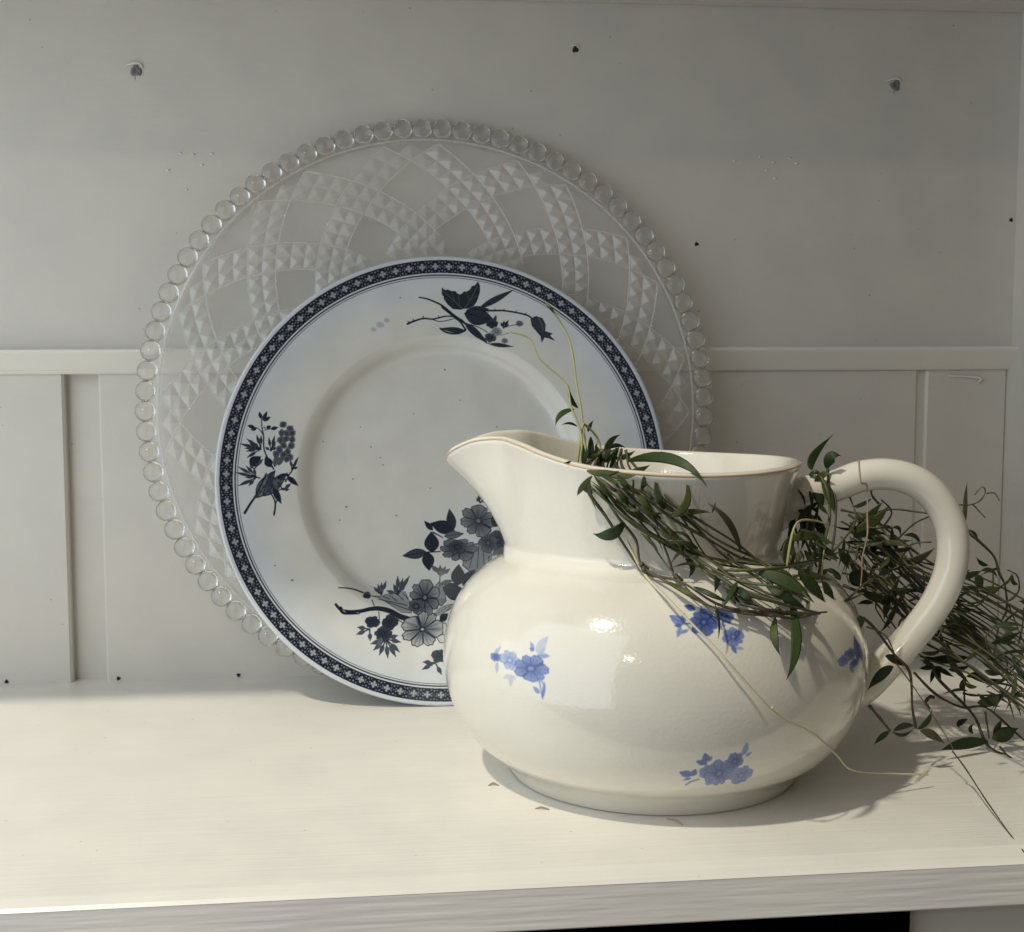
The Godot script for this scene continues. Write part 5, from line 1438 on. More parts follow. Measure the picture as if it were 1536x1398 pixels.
	stem([Vector3(85.7, 94.8, 197.8), Vector3(90.8, 84.2, 201.3), Vector3(96.0, 77.4, 219.1), Vector3(106.9, 65.8, 228.1), Vector3(113.7, 57.9, 231.2), Vector3(128.3, 42.3, 230.0), Vector3(143.4, 33.0, 220.3), Vector3(160.5, 18.1, 199.7), Vector3(166.5, 12.2, 199.6), Vector3(181.7, 8.5, 194.1), Vector3(199.9, 5.4, 188.5)], 0.42, M.dry)
	stem([Vector3(126.9, 44.4, 229.7), Vector3(128.1, 43.4, 229.7), Vector3(129.3, 42.6, 229.7)], 0.50, M.dry)
	stem([Vector3(76.3, 117.9, 175.0), Vector3(75.9, 125.8, 171.2), Vector3(74.9, 137.3, 168.7), Vector3(73.7, 147.2, 164.9), Vector3(72.5, 158.4, 162.7), Vector3(69.9, 166.8, 161.4), Vector3(62.5, 176.7, 163.0)], 0.42, M.pale)
	stem([Vector3(73.4, 120.6, 178.0), Vector3(73.6, 129.8, 176.0), Vector3(70.4, 139.3, 173.3), Vector3(68.9, 147.5, 170.5), Vector3(60.0, 155.7, 169.0), Vector3(56.2, 163.3, 167.6), Vector3(49.2, 165.6, 168.0)], 0.36, M.pale)
	stem([Vector3(72.3, 119.2, 176.0), Vector3(74.2, 131.4, 174.4), Vector3(75.9, 132.4, 172.6), Vector3(81.0, 126.9, 169.9), Vector3(82.4, 117.6, 172.0)], 0.50, M.pale)
	leaf(Vector3(66.0, 172.5, 162.5), Vector3(63.8, 175.0, 162.8), Vector3(61.6, 177.4, 163.0), 1.23, 0.00, M.leaves[2])
	leaf(Vector3(74.0, 138.5, 167.0), Vector3(71.2, 141.9, 167.5), Vector3(70.4, 147.1, 168.0), 1.83, 0.00, M.leaves[1])
	leaf(Vector3(72.7, 138.0, 167.0), Vector3(67.5, 136.2, 168.5), Vector3(65.3, 132.0, 170.0), 2.23, 0.40, M.leaves[0])
	leaf(Vector3(73.6, 131.8, 168.0), Vector3(70.5, 133.1, 169.0), Vector3(67.4, 132.4, 170.0), 1.01, 0.00, M.leaves[3])
	leaf(Vector3(77.5, 129.9, 168.0), Vector3(78.1, 132.0, 168.0), Vector3(79.6, 134.2, 168.0), 1.43, 0.00, M.leaves[1])
	leaf(Vector3(78.1, 128.3, 170.0), Vector3(77.4, 121.7, 173.0), Vector3(75.7, 115.2, 176.0), 2.62, 0.00, M.leaves[1])
	leaf(Vector3(79.8, 125.2, 170.0), Vector3(80.9, 120.9, 173.0), Vector3(80.9, 116.8, 176.0), 2.43, 0.00, M.leaves[0])
	leaf(Vector3(83.9, 119.7, 168.0), Vector3(85.5, 125.6, 166.5), Vector3(90.1, 128.6, 165.0), 2.88, 0.30, M.leaves[1])
	leaf(Vector3(84.3, 123.5, 168.0), Vector3(88.2, 124.8, 166.5), Vector3(92.1, 123.7, 165.0), 1.64, 0.00, M.leaves[3])
	leaf(Vector3(87.3, 120.1, 168.0), Vector3(91.0, 121.0, 169.0), Vector3(94.7, 123.3, 170.0), 2.05, 0.00, M.leaves[1])
	leaf(Vector3(81.6, 117.4, 170.0), Vector3(83.2, 121.2, 169.0), Vector3(84.8, 125.0, 168.0), 2.45, 0.00, M.leaves[3])
	leaf(Vector3(90.1, 119.8, 176.0), Vector3(102.0, 121.9, 197.0), Vector3(111.5, 113.1, 206.0), 3.92, 0.30, M.leaves[0])
	leaf(Vector3(88.5, 116.4, 186.0), Vector3(91.6, 117.8, 190.0), Vector3(94.6, 120.1, 194.0), 2.35, 0.00, M.leaves[0])
	leaf(Vector3(96.6, 106.2, 206.7), Vector3(93.4, 111.9, 209.4), Vector3(97.9, 117.1, 189.3), 2.51, 0.00, M.leaves[0])
	leaf(Vector3(97.9, 103.7, 206.1), Vector3(103.3, 109.0, 209.7), Vector3(106.0, 117.1, 195.4), 2.88, 0.00, M.leaves[2])
	leaf(Vector3(99.0, 103.6, 205.4), Vector3(105.4, 105.4, 208.0), Vector3(113.2, 104.7, 205.2), 2.10, 0.00, M.leaves[2])
	leaf(Vector3(124.8, 90.0, 201.1), Vector3(117.9, 101.6, 208.3), Vector3(110.0, 108.7, 210.1), 3.28, 0.30, M.leaves[4])
	leaf(Vector3(112.7, 104.7, 207.2), Vector3(112.7, 107.0, 209.4), Vector3(113.8, 108.8, 207.8), 0.95, 0.00, M.leaves[4])
	leaf(Vector3(84.4, 101.2, 199.7), Vector3(79.7, 96.9, 198.5), Vector3(74.9, 96.5, 192.7), 4.24, -0.20, M.leaves[1])
	leaf(Vector3(89.2, 112.0, 205.4), Vector3(89.0, 115.6, 208.6), Vector3(94.1, 117.0, 188.2), 2.12, 0.00, M.leaves[0])
	leaf(Vector3(81.4, 112.3, 201.4), Vector3(83.7, 109.3, 203.5), Vector3(84.8, 104.3, 200.6), 2.86, 0.00, M.leaves[0])
	leaf(Vector3(104.9, 88.8, 202.8), Vector3(106.6, 86.3, 205.3), Vector3(104.2, 83.1, 209.1), 2.30, 0.00, M.leaves[1])
	leaf(Vector3(116.0, 85.8, 204.7), Vector3(112.6, 83.2, 214.3), Vector3(110.6, 79.9, 219.0), 2.48, 0.00, M.leaves[1])
	leaf(Vector3(71.5, 118.9, 186.0), Vector3(68.3, 120.4, 188.0), Vector3(65.1, 120.5, 190.0), 1.56, 0.00, M.leaves[3])
	leaf(Vector3(71.6, 118.7, 199.0), Vector3(76.9, 117.9, 201.0), Vector3(82.2, 119.0, 203.0), 2.46, 0.00, M.leaves[2])
	leaf(Vector3(77.1, 119.0, 200.0), Vector3(82.2, 117.1, 203.0), Vector3(87.2, 117.8, 206.0), 2.65, 0.00, M.leaves[2])
	leaf(Vector3(87.2, 117.0, 159.7), Vector3(81.9, 116.6, 206.2), Vector3(86.0, 111.9, 204.3), 2.59, 0.00, M.leaves[0])
	leaf(Vector3(88.0, 111.1, 205.8), Vector3(90.6, 107.5, 207.6), Vector3(94.2, 103.4, 205.7), 2.27, 0.00, M.leaves[2])
	leaf(Vector3(97.7, 100.2, 205.3), Vector3(101.1, 95.1, 206.5), Vector3(105.6, 89.4, 203.5), 2.11, 0.00, M.leaves[2])
	leaf(Vector3(81.1, 115.8, 202.6), Vector3(85.1, 113.2, 205.4), Vector3(89.9, 110.3, 204.3), 2.08, 0.00, M.leaves[2])
	leaf(Vector3(118.0, 81.9, 218.7), Vector3(119.3, 80.1, 223.7), Vector3(121.8, 77.5, 224.6), 2.81, 0.50, M.leaves[3])
	leaf(Vector3(96.6, 82.7, 210.6), Vector3(101.4, 80.4, 218.5), Vector3(107.5, 77.1, 220.8), 1.88, 0.00, M.leaves[2])
	leaf(Vector3(104.5, 81.6, 215.1), Vector3(109.2, 79.7, 220.6), Vector3(115.1, 77.0, 221.2), 1.88, 0.00, M.leaves[1])
	leaf(Vector3(127.5, 85.4, 212.1), Vector3(136.3, 82.3, 217.3), Vector3(144.2, 76.0, 219.7), 4.99, 0.15, M.leaves[0])
	leaf(Vector3(128.4, 81.5, 217.8), Vector3(134.0, 78.4, 222.1), Vector3(141.7, 74.0, 220.5), 3.24, 0.00, M.leaves[1])
	leaf(Vector3(136.7, 75.8, 217.9), Vector3(134.4, 64.5, 230.0), Vector3(130.0, 53.9, 233.4), 3.59, 0.20, M.leaves[0])
	leaf(Vector3(130.4, 72.0, 221.3), Vector3(128.1, 67.0, 227.7), Vector3(130.1, 60.6, 228.2), 2.83, 0.80, M.leaves[2])
	leaf(Vector3(110.7, 76.6, 218.9), Vector3(110.1, 71.9, 226.1), Vector3(109.3, 66.1, 228.0), 0.93, 0.00, M.leaves[3])
	leaf(Vector3(145.4, 83.0, 200.0), Vector3(150.8, 77.9, 199.5), Vector3(156.2, 70.9, 199.0), 4.23, 0.20, M.leaves[0])
	leaf(Vector3(156.6, 78.3, 193.0), Vector3(159.1, 72.8, 193.5), Vector3(159.2, 64.6, 194.0), 3.50, 0.00, M.leaves[3])
	leaf(Vector3(160.2, 81.6, 188.0), Vector3(162.6, 80.7, 188.0), Vector3(165.1, 79.3, 188.0), 1.87, 0.00, M.leaves[1])
	leaf(Vector3(144.4, 92.8, 194.0), Vector3(152.5, 94.3, 191.0), Vector3(159.0, 90.2, 188.0), 3.47, 0.00, M.leaves[2])
	leaf(Vector3(142.7, 84.2, 196.0), Vector3(142.3, 89.9, 195.0), Vector3(144.8, 95.6, 194.0), 3.63, 0.40, M.leaves[2])
	leaf(Vector3(145.1, 84.2, 196.0), Vector3(153.4, 80.5, 193.0), Vector3(161.9, 78.1, 190.0), 2.45, 0.00, M.leaves[4])
	leaf(Vector3(164.3, 114.5, 160.0), Vector3(166.2, 118.9, 155.0), Vector3(176.4, 127.4, 150.0), 4.20, 0.30, M.leaves[0])
	leaf(Vector3(170.0, 114.9, 160.0), Vector3(171.2, 119.5, 161.5), Vector3(174.4, 119.9, 163.0), 4.38, -0.40, M.leaves[1])
	leaf(Vector3(165.4, 110.2, 160.0), Vector3(168.0, 112.9, 162.0), Vector3(170.6, 113.0, 164.0), 2.62, 0.00, M.leaves[2])
	leaf(Vector3(167.3, 110.9, 162.0), Vector3(169.4, 104.7, 165.0), Vector3(170.4, 98.5, 168.0), 3.69, 0.00, M.leaves[0])
	leaf(Vector3(165.0, 108.2, 160.0), Vector3(166.5, 104.0, 162.0), Vector3(167.0, 99.8, 164.0), 4.36, 0.00, M.leaves[1])
	stem([Vector3(164.6, 112.5, 158.0), Vector3(164.9, 113.9, 160.8), Vector3(166.9, 112.7, 161.0), Vector3(168.7, 106.8, 164.8), Vector3(168.8, 98.4, 167.4), Vector3(164.4, 89.4, 174.3), Vector3(159.1, 78.8, 183.0)], 0.70, M.stems[0])
	stem([Vector3(170.5, 114.7, 160.0), Vector3(170.4, 108.4, 161.8), Vector3(171.9, 104.2, 164.7), Vector3(170.0, 93.8, 169.9), Vector3(165.2, 83.2, 178.0)], 0.50, M.stems[1])
	stem([Vector3(164.6, 109.7, 150.0), Vector3(161.2, 100.5, 158.3), Vector3(158.3, 92.3, 167.9), Vector3(159.5, 81.2, 180.0)], 0.60, M.stems[1])
	stem([Vector3(162.6, 107.4, 152.0), Vector3(163.8, 98.2, 160.4), Vector3(162.7, 89.0, 169.3), Vector3(154.1, 80.3, 188.0)], 0.50, M.stems[0])
	stem([Vector3(167.8, 106.5, 156.0), Vector3(160.2, 93.0, 167.0), Vector3(161.2, 84.2, 178.2), Vector3(155.2, 74.7, 190.0)], 0.50, M.stems[2])
	leaf(Vector3(164.2, 98.1, 159.3), Vector3(160.7, 93.0, 162.6), Vector3(158.8, 88.2, 166.0), 2.60, 0.75, M.leaves[3])
	leaf(Vector3(166.7, 94.5, 149.9), Vector3(167.3, 90.5, 150.4), Vector3(165.3, 87.5, 150.9), 2.10, 0.09, M.leaves[1])
	leaf(Vector3(162.0, 93.2, 147.8), Vector3(162.2, 87.6, 151.1), Vector3(161.7, 82.8, 154.4), 2.02, -0.70, M.leaves[0])
	leaf(Vector3(160.2, 97.2, 156.6), Vector3(156.5, 93.2, 161.8), Vector3(153.4, 87.2, 167.0), 1.56, -0.31, M.leaves[1])
	leaf(Vector3(166.5, 95.5, 153.2), Vector3(163.3, 89.3, 156.7), Vector3(160.3, 83.3, 160.3), 2.58, -0.44, M.leaves[0])
	leaf(Vector3(164.0, 95.1, 163.8), Vector3(160.2, 91.9, 165.5), Vector3(156.7, 89.0, 167.2), 1.93, 0.47, M.leaves[1])
	leaf(Vector3(165.5, 105.2, 152.0), Vector3(166.3, 100.5, 155.6), Vector3(167.1, 98.0, 159.2), 1.86, 0.64, M.leaves[1])
	leaf(Vector3(165.9, 91.7, 145.6), Vector3(163.6, 88.2, 148.7), Vector3(158.6, 85.9, 151.8), 2.66, -0.31, M.leaves[1])
	leaf(Vector3(166.3, 102.5, 161.0), Vector3(166.1, 100.5, 166.9), Vector3(166.4, 99.0, 172.8), 2.05, 0.41, M.leaves[3])
	leaf(Vector3(162.6, 103.5, 154.8), Vector3(160.3, 98.9, 155.1), Vector3(157.3, 92.2, 155.5), 1.78, 0.68, M.leaves[0])
	leaf(Vector3(168.7, 100.1, 155.8), Vector3(164.8, 93.1, 160.2), Vector3(160.7, 88.7, 164.5), 2.01, -0.18, M.leaves[1])
	leaf(Vector3(166.1, 99.9, 145.9), Vector3(166.4, 96.2, 151.7), Vector3(166.2, 94.8, 157.5), 2.44, 0.77, M.leaves[3])
	leaf(Vector3(163.3, 97.7, 148.5), Vector3(163.9, 94.7, 154.3), Vector3(166.0, 90.4, 160.1), 1.95, 0.40, M.leaves[0])
	leaf(Vector3(158.7, 107.4, 160.5), Vector3(160.0, 104.3, 163.0), Vector3(159.9, 100.3, 165.6), 2.54, -0.80, M.leaves[3])
	leaf(Vector3(163.2, 106.9, 160.9), Vector3(162.6, 104.0, 164.5), Vector3(161.3, 100.4, 168.2), 1.73, 0.02, M.leaves[1])
	leaf(Vector3(158.5, 99.4, 161.9), Vector3(162.0, 97.9, 162.0), Vector3(163.6, 94.3, 162.2), 2.31, -0.42, M.leaves[1])
	leaf(Vector3(166.4, 93.9, 155.0), Vector3(163.5, 90.5, 156.8), Vector3(158.0, 87.7, 158.6), 1.72, 0.77, M.leaves[1])
	leaf(Vector3(166.7, 102.5, 160.6), Vector3(159.5, 98.7, 166.0), Vector3(154.1, 94.8, 171.3), 2.46, 0.71, M.leaves[1])
	leaf(Vector3(162.0, 95.2, 158.2), Vector3(160.8, 92.2, 162.4), Vector3(161.7, 89.4, 166.6), 2.03, -0.18, M.leaves[3])
	leaf(Vector3(162.1, 102.3, 147.6), Vector3(162.8, 99.1, 151.9), Vector3(163.4, 96.2, 156.1), 1.56, -0.20, M.leaves[1])
	leaf(Vector3(167.5, 96.6, 152.0), Vector3(168.9, 91.6, 155.8), Vector3(169.5, 87.2, 159.6), 1.95, 0.59, M.leaves[3])
	leaf(Vector3(172.0, 95.9, 146.4), Vector3(174.3, 89.6, 147.0), Vector3(176.8, 84.4, 147.5), 2.12, 0.29, M.leaves[3])
	leaf(Vector3(156.6, 95.9, 163.4), Vector3(155.0, 94.2, 164.4), Vector3(153.9, 90.3, 165.3), 1.79, 0.34, M.leaves[3])
	leaf(Vector3(165.0, 98.2, 145.5), Vector3(163.5, 95.9, 147.5), Vector3(159.6, 92.8, 149.5), 2.65, -0.17, M.leaves[1])
	leaf(Vector3(170.6, 104.2, 148.0), Vector3(170.2, 101.4, 149.6), Vector3(169.9, 96.1, 151.2), 1.65, 0.66, M.leaves[3])
	leaf(Vector3(162.4, 93.2, 147.0), Vector3(160.0, 88.9, 148.5), Vector3(159.3, 82.6, 150.1), 2.27, -0.44, M.leaves[1])
	leaf(Vector3(156.8, 89.2, 178.8), Vector3(160.2, 86.6, 180.2), Vector3(163.0, 85.0, 181.5), 1.79, 0.52, M.leaves[0])
	leaf(Vector3(150.0, 81.0, 178.8), Vector3(152.2, 79.6, 180.2), Vector3(152.9, 78.7, 181.6), 2.72, -0.48, M.leaves[1])
	leaf(Vector3(157.6, 86.9, 191.4), Vector3(160.5, 86.3, 193.0), Vector3(161.0, 85.2, 194.6), 2.11, -0.73, M.leaves[0])
	leaf(Vector3(154.8, 80.2, 185.4), Vector3(157.6, 77.8, 185.6), Vector3(159.2, 74.6, 185.8), 1.68, -0.47, M.leaves[1])
	leaf(Vector3(154.6, 95.4, 180.0), Vector3(154.5, 93.9, 182.4), Vector3(155.1, 91.9, 184.8), 1.84, -0.24, M.leaves[1])
	leaf(Vector3(160.1, 89.7, 183.1), Vector3(163.3, 86.3, 184.1), Vector3(166.3, 84.7, 185.0), 2.48, 0.59, M.leaves[2])
	leaf(Vector3(147.5, 92.7, 185.1), Vector3(144.6, 90.8, 187.6), Vector3(141.8, 88.0, 190.1), 2.36, -0.48, M.leaves[0])
	leaf(Vector3(147.7, 84.6, 185.0), Vector3(149.6, 82.8, 186.0), Vector3(152.3, 82.4, 187.1), 1.89, 0.10, M.leaves[2])
	leaf(Vector3(156.1, 94.2, 191.4), Vector3(158.9, 92.1, 192.4), Vector3(162.1, 91.2, 193.4), 1.73, -0.59, M.leaves[2])
	leaf(Vector3(149.0, 89.2, 190.1), Vector3(149.9, 87.3, 191.9), Vector3(149.2, 85.5, 193.6), 1.48, -0.63, M.leaves[2])
	leaf(Vector3(157.3, 83.5, 182.1), Vector3(154.8, 80.6, 183.4), Vector3(151.3, 79.8, 184.8), 1.76, 0.13, M.leaves[1])
	leaf(Vector3(149.6, 88.3, 187.8), Vector3(149.7, 86.6, 188.4), Vector3(147.7, 82.8, 189.0), 2.44, 0.35, M.leaves[4])
	leaf(Vector3(146.5, 89.1, 190.2), Vector3(146.1, 86.1, 192.0), Vector3(143.8, 81.5, 193.8), 2.22, -0.62, M.leaves[2])
	leaf(Vector3(155.0, 95.7, 187.1), Vector3(154.1, 91.9, 187.5), Vector3(153.1, 88.0, 187.8), 2.37, -0.72, M.leaves[0])
	leaf(Vector3(162.2, 81.1, 185.0), Vector3(159.6, 79.5, 185.0), Vector3(157.0, 77.4, 185.1), 1.86, 0.48, M.leaves[4])
	leaf(Vector3(149.1, 92.0, 181.0), Vector3(148.7, 88.9, 181.8), Vector3(146.7, 86.7, 182.7), 2.41, 0.23, M.leaves[2])
	leaf(Vector3(148.9, 94.5, 182.3), Vector3(149.3, 91.7, 182.7), Vector3(149.3, 90.4, 183.1), 2.39, 0.20, M.leaves[1])
	leaf(Vector3(155.7, 94.0, 189.3), Vector3(156.6, 91.1, 190.6), Vector3(158.1, 90.4, 191.9), 2.31, -0.09, M.leaves[0])
	leaf(Vector3(156.7, 94.2, 183.7), Vector3(159.0, 92.4, 185.6), Vector3(162.1, 90.8, 187.5), 2.60, 0.04, M.leaves[2])
	leaf(Vector3(154.3, 81.3, 188.5), Vector3(151.1, 80.9, 190.4), Vector3(148.7, 78.5, 192.3), 2.03, -0.46, M.leaves[0])
	leaf(Vector3(158.2, 90.2, 181.4), Vector3(161.5, 87.6, 182.6), Vector3(163.6, 85.6, 183.9), 2.59, -0.02, M.leaves[4])
	leaf(Vector3(152.9, 95.1, 180.0), Vector3(153.2, 93.8, 182.9), Vector3(152.4, 92.1, 185.9), 2.04, 0.62, M.leaves[2])
	leaf(Vector3(161.5, 89.5, 182.5), Vector3(158.3, 86.3, 183.2), Vector3(154.7, 84.6, 184.0), 1.81, 0.22, M.leaves[1])
	leaf(Vector3(156.5, 88.9, 185.0), Vector3(156.2, 84.9, 185.5), Vector3(155.5, 83.2, 186.1), 2.04, -0.06, M.leaves[0])
	leaf(Vector3(153.5, 96.3, 191.0), Vector3(156.3, 93.9, 192.8), Vector3(158.7, 90.6, 194.5), 1.47, 0.71, M.leaves[1])
	leaf(Vector3(160.8, 82.2, 190.4), Vector3(163.0, 79.3, 191.3), Vector3(163.2, 78.3, 192.1), 2.59, -0.08, M.leaves[1])
	leaf(Vector3(148.5, 91.0, 184.3), Vector3(148.5, 87.5, 185.2), Vector3(150.3, 84.5, 186.1), 2.30, 0.57, M.leaves[0])
	leaf(Vector3(150.6, 95.8, 187.0), Vector3(154.8, 93.5, 187.5), Vector3(156.7, 89.3, 188.0), 1.86, 0.03, M.leaves[4])
	leaf(Vector3(157.2, 85.9, 180.5), Vector3(160.9, 85.0, 181.7), Vector3(163.8, 83.5, 182.9), 2.26, -0.64, M.leaves[2])
	leaf(Vector3(152.7, 83.2, 178.2), Vector3(154.9, 80.9, 178.3), Vector3(158.4, 78.8, 178.4), 2.58, -0.43, M.leaves[0])
	leaf(Vector3(157.5, 94.7, 182.2), Vector3(158.0, 92.3, 183.1), Vector3(156.8, 90.6, 184.0), 2.10, 0.76, M.leaves[2])
	leaf(Vector3(155.0, 87.2, 179.1), Vector3(156.2, 84.3, 180.5), Vector3(155.1, 82.1, 181.9), 2.20, -0.06, M.leaves[2])
	stem([Vector3(178.4, 119.0, 170.0), Vector3(178.4, 111.1, 172.6), Vector3(181.5, 109.3, 170.6), Vector3(181.5, 97.9, 171.7), Vector3(181.0, 91.6, 173.4), Vector3(179.2, 83.0, 173.6), Vector3(179.2, 77.0, 173.5), Vector3(178.5, 71.2, 174.0)], 0.34, M.pink)
	leaf(Vector3(197.0, 84.9, 120.0), Vector3(204.4, 89.3, 122.5), Vector3(210.6, 96.9, 125.0), 4.60, 0.00, M.leaves[2])
	leaf(Vector3(200.0, 85.4, 116.0), Vector3(205.4, 91.3, 117.0), Vector3(210.7, 97.2, 118.0), 3.67, 0.00, M.leaves[0])
	leaf(Vector3(185.2, 87.2, 150.0), Vector3(192.6, 88.4, 147.5), Vector3(200.2, 87.5, 145.0), 2.99, 0.00, M.leaves[0])
	leaf(Vector3(214.4, 67.8, 120.0), Vector3(214.1, 78.2, 120.0), Vector3(213.8, 88.5, 120.0), 3.44, 0.00, M.leaves[1])
	leaf(Vector3(214.2, 85.4, 120.0), Vector3(211.4, 86.9, 120.0), Vector3(208.8, 85.0, 120.0), 1.47, 0.00, M.leaves[1])
	leaf(Vector3(214.2, 86.3, 120.0), Vector3(216.9, 86.0, 120.0), Vector3(217.5, 82.3, 120.0), 1.72, 0.00, M.leaves[1])
	leaf(Vector3(219.2, 83.1, 120.0), Vector3(224.3, 82.4, 120.0), Vector3(226.6, 77.1, 120.0), 1.98, 0.00, M.leaves[1])
	leaf(Vector3(218.4, 71.4, 120.0), Vector3(224.7, 73.8, 122.5), Vector3(230.9, 78.9, 125.0), 3.70, 0.30, M.leaves[4])
	leaf(Vector3(187.2, 79.9, 130.0), Vector3(189.6, 75.4, 130.0), Vector3(191.9, 70.8, 130.0), 3.56, 0.00, M.leaves[3])
	leaf(Vector3(188.5, 71.8, 140.0), Vector3(191.2, 69.2, 142.5), Vector3(194.0, 66.7, 145.0), 7.45, 0.30, M.leaves[1])
	leaf(Vector3(214.3, 64.8, 125.0), Vector3(210.7, 65.2, 125.0), Vector3(207.2, 63.8, 125.0), 5.85, 0.40, M.leaves[4])
	leaf(Vector3(192.5, 64.2, 140.0), Vector3(198.8, 61.4, 140.0), Vector3(205.0, 61.2, 140.0), 3.54, 0.00, M.leaves[1])
	leaf(Vector3(175.9, 63.3, 185.0), Vector3(169.1, 60.3, 187.5), Vector3(161.4, 59.4, 190.0), 5.27, -0.20, M.leaves[0])
	leaf(Vector3(208.6, 59.5, 130.0), Vector3(207.9, 54.7, 130.0), Vector3(207.1, 49.9, 130.0), 3.39, 0.00, M.leaves[1])
	leaf(Vector3(202.4, 56.9, 130.0), Vector3(198.9, 57.5, 130.0), Vector3(195.4, 56.5, 130.0), 1.92, 0.00, M.leaves[1])
	leaf(Vector3(205.3, 56.8, 130.0), Vector3(208.8, 58.0, 130.0), Vector3(212.3, 59.1, 130.0), 2.90, 0.00, M.leaves[3])
	stem([Vector3(199.8, 91.6, 100.0), Vector3(209.2, 90.2, 105.2), Vector3(219.1, 92.8, 110.1), Vector3(232.3, 91.6, 120.0)], 0.50, M.stems[1])
	stem([Vector3(217.2, 82.3, 120.0), Vector3(224.9, 88.0, 118.1), Vector3(233.2, 91.3, 118.0)], 0.40, M.stems[1])
	stem([Vector3(207.1, 85.6, 110.0), Vector3(220.9, 79.1, 115.0), Vector3(225.1, 71.6, 120.5), Vector3(236.7, 65.5, 124.9), Vector3(265.2, 45.3, 115.0)], 0.50, M.stems[1])
	stem([Vector3(212.1, 95.4, 110.0), Vector3(208.9, 99.5, 109.9), Vector3(209.2, 105.4, 110.0)], 0.50, M.stems[1])
	stem([Vector3(196.5, 76.2, 115.9), Vector3(213.6, 74.5, 117.5), Vector3(230.3, 70.8, 118.0), Vector3(252.9, 65.0, 121.2), Vector3(277.9, 51.6, 123.9)], 0.47, M.stems[0])
	stem([Vector3(207.7, 74.4, 111.7), Vector3(219.4, 68.6, 115.4), Vector3(231.2, 61.5, 118.7), Vector3(248.8, 60.8, 129.4), Vector3(268.7, 49.7, 140.4)], 0.54, M.stems[1])
	stem([Vector3(207.5, 91.4, 108.7), Vector3(221.4, 79.2, 114.8), Vector3(233.1, 70.4, 119.9), Vector3(251.7, 61.8, 124.5), Vector3(276.8, 44.6, 126.4)], 0.52, M.stems[1])
	stem([Vector3(211.7, 81.2, 110.3), Vector3(221.4, 71.4, 115.9), Vector3(232.8, 66.0, 121.2), Vector3(248.6, 61.8, 130.4), Vector3(268.8, 49.4, 140.1)], 0.44, M.stems[2])
	stem([Vector3(198.9, 87.8, 112.5), Vector3(212.3, 76.1, 117.0), Vector3(226.8, 66.1, 122.1), Vector3(246.8, 59.2, 128.7), Vector3(272.6, 45.0, 133.8)], 0.37, M.stems[0])
	stem([Vector3(203.8, 85.7, 108.4), Vector3(214.7, 77.3, 116.7), Vector3(226.8, 65.4, 122.7), Vector3(249.4, 58.5, 125.9), Vector3(276.2, 44.0, 127.5)], 0.56, M.stems[1])
	stem([Vector3(198.8, 77.6, 112.3), Vector3(215.0, 73.6, 117.3), Vector3(227.4, 67.6, 123.6), Vector3(245.6, 60.9, 133.0), Vector3(268.1, 46.5, 141.6)], 0.43, M.stems[1])
	stem([Vector3(201.4, 91.8, 112.2), Vector3(214.1, 78.5, 118.6), Vector3(225.4, 65.6, 124.5), Vector3(245.7, 58.3, 129.1), Vector3(272.2, 42.0, 134.7)], 0.38, M.stems[2])
	stem([Vector3(193.0, 67.9, 120.4), Vector3(212.0, 63.1, 123.2), Vector3(229.1, 54.9, 126.3), Vector3(243.8, 54.0, 140.8), Vector3(260.3, 45.1, 155.4)], 0.46, M.stems[0])
	stem([Vector3(197.1, 87.6, 107.1), Vector3(211.8, 78.1, 117.6), Vector3(227.5, 62.3, 126.9), Vector3(243.1, 53.4, 139.0), Vector3(262.9, 40.9, 151.2)], 0.44, M.stems[1])
	stem([Vector3(203.8, 80.5, 111.7), Vector3(211.7, 70.3, 119.9), Vector3(222.4, 58.4, 128.8), Vector3(241.7, 48.9, 140.6), Vector3(262.1, 38.6, 152.6)], 0.37, M.stems[1])
	stem([Vector3(208.4, 73.6, 106.8), Vector3(213.7, 64.0, 118.4), Vector3(221.8, 54.9, 129.6), Vector3(236.0, 51.2, 147.0), Vector3(254.6, 42.6, 165.5)], 0.38, M.stems[2])
	stem([Vector3(200.6, 90.4, 106.3), Vector3(214.6, 79.0, 117.9), Vector3(226.0, 67.2, 130.4), Vector3(241.9, 55.1, 146.7), Vector3(256.0, 39.9, 163.4)], 0.56, M.stems[0])
	stem([Vector3(200.0, 91.0, 117.5), Vector3(210.3, 75.5, 124.6), Vector3(222.0, 61.6, 131.7), Vector3(238.4, 52.3, 143.3), Vector3(260.3, 34.8, 156.2)], 0.59, M.stems[1])
	stem([Vector3(199.2, 81.5, 115.2), Vector3(212.2, 70.4, 123.8), Vector3(224.5, 60.8, 132.2), Vector3(239.0, 53.5, 145.7), Vector3(257.6, 38.4, 160.6)], 0.37, M.stems[1])
	stem([Vector3(202.4, 70.4, 122.2), Vector3(211.7, 62.6, 128.1), Vector3(222.0, 50.2, 133.7), Vector3(237.1, 45.2, 148.8), Vector3(255.8, 33.6, 164.1)], 0.46, M.stems[2])
	stem([Vector3(210.1, 90.1, 106.0), Vector3(216.4, 77.9, 120.3), Vector3(222.0, 63.4, 134.7), Vector3(238.7, 49.6, 150.3), Vector3(255.1, 33.0, 165.3)], 0.43, M.stems[0])
	stem([Vector3(203.9, 81.5, 121.4), Vector3(214.1, 72.4, 127.7), Vector3(225.3, 59.2, 135.8), Vector3(232.9, 50.5, 157.0), Vector3(248.1, 34.0, 177.6)], 0.48, M.stems[1])
	stem([Vector3(202.9, 88.2, 110.1), Vector3(211.7, 74.9, 124.1), Vector3(219.6, 62.7, 137.2), Vector3(236.5, 47.3, 151.8), Vector3(253.9, 29.5, 167.7)], 0.48, M.stems[1])
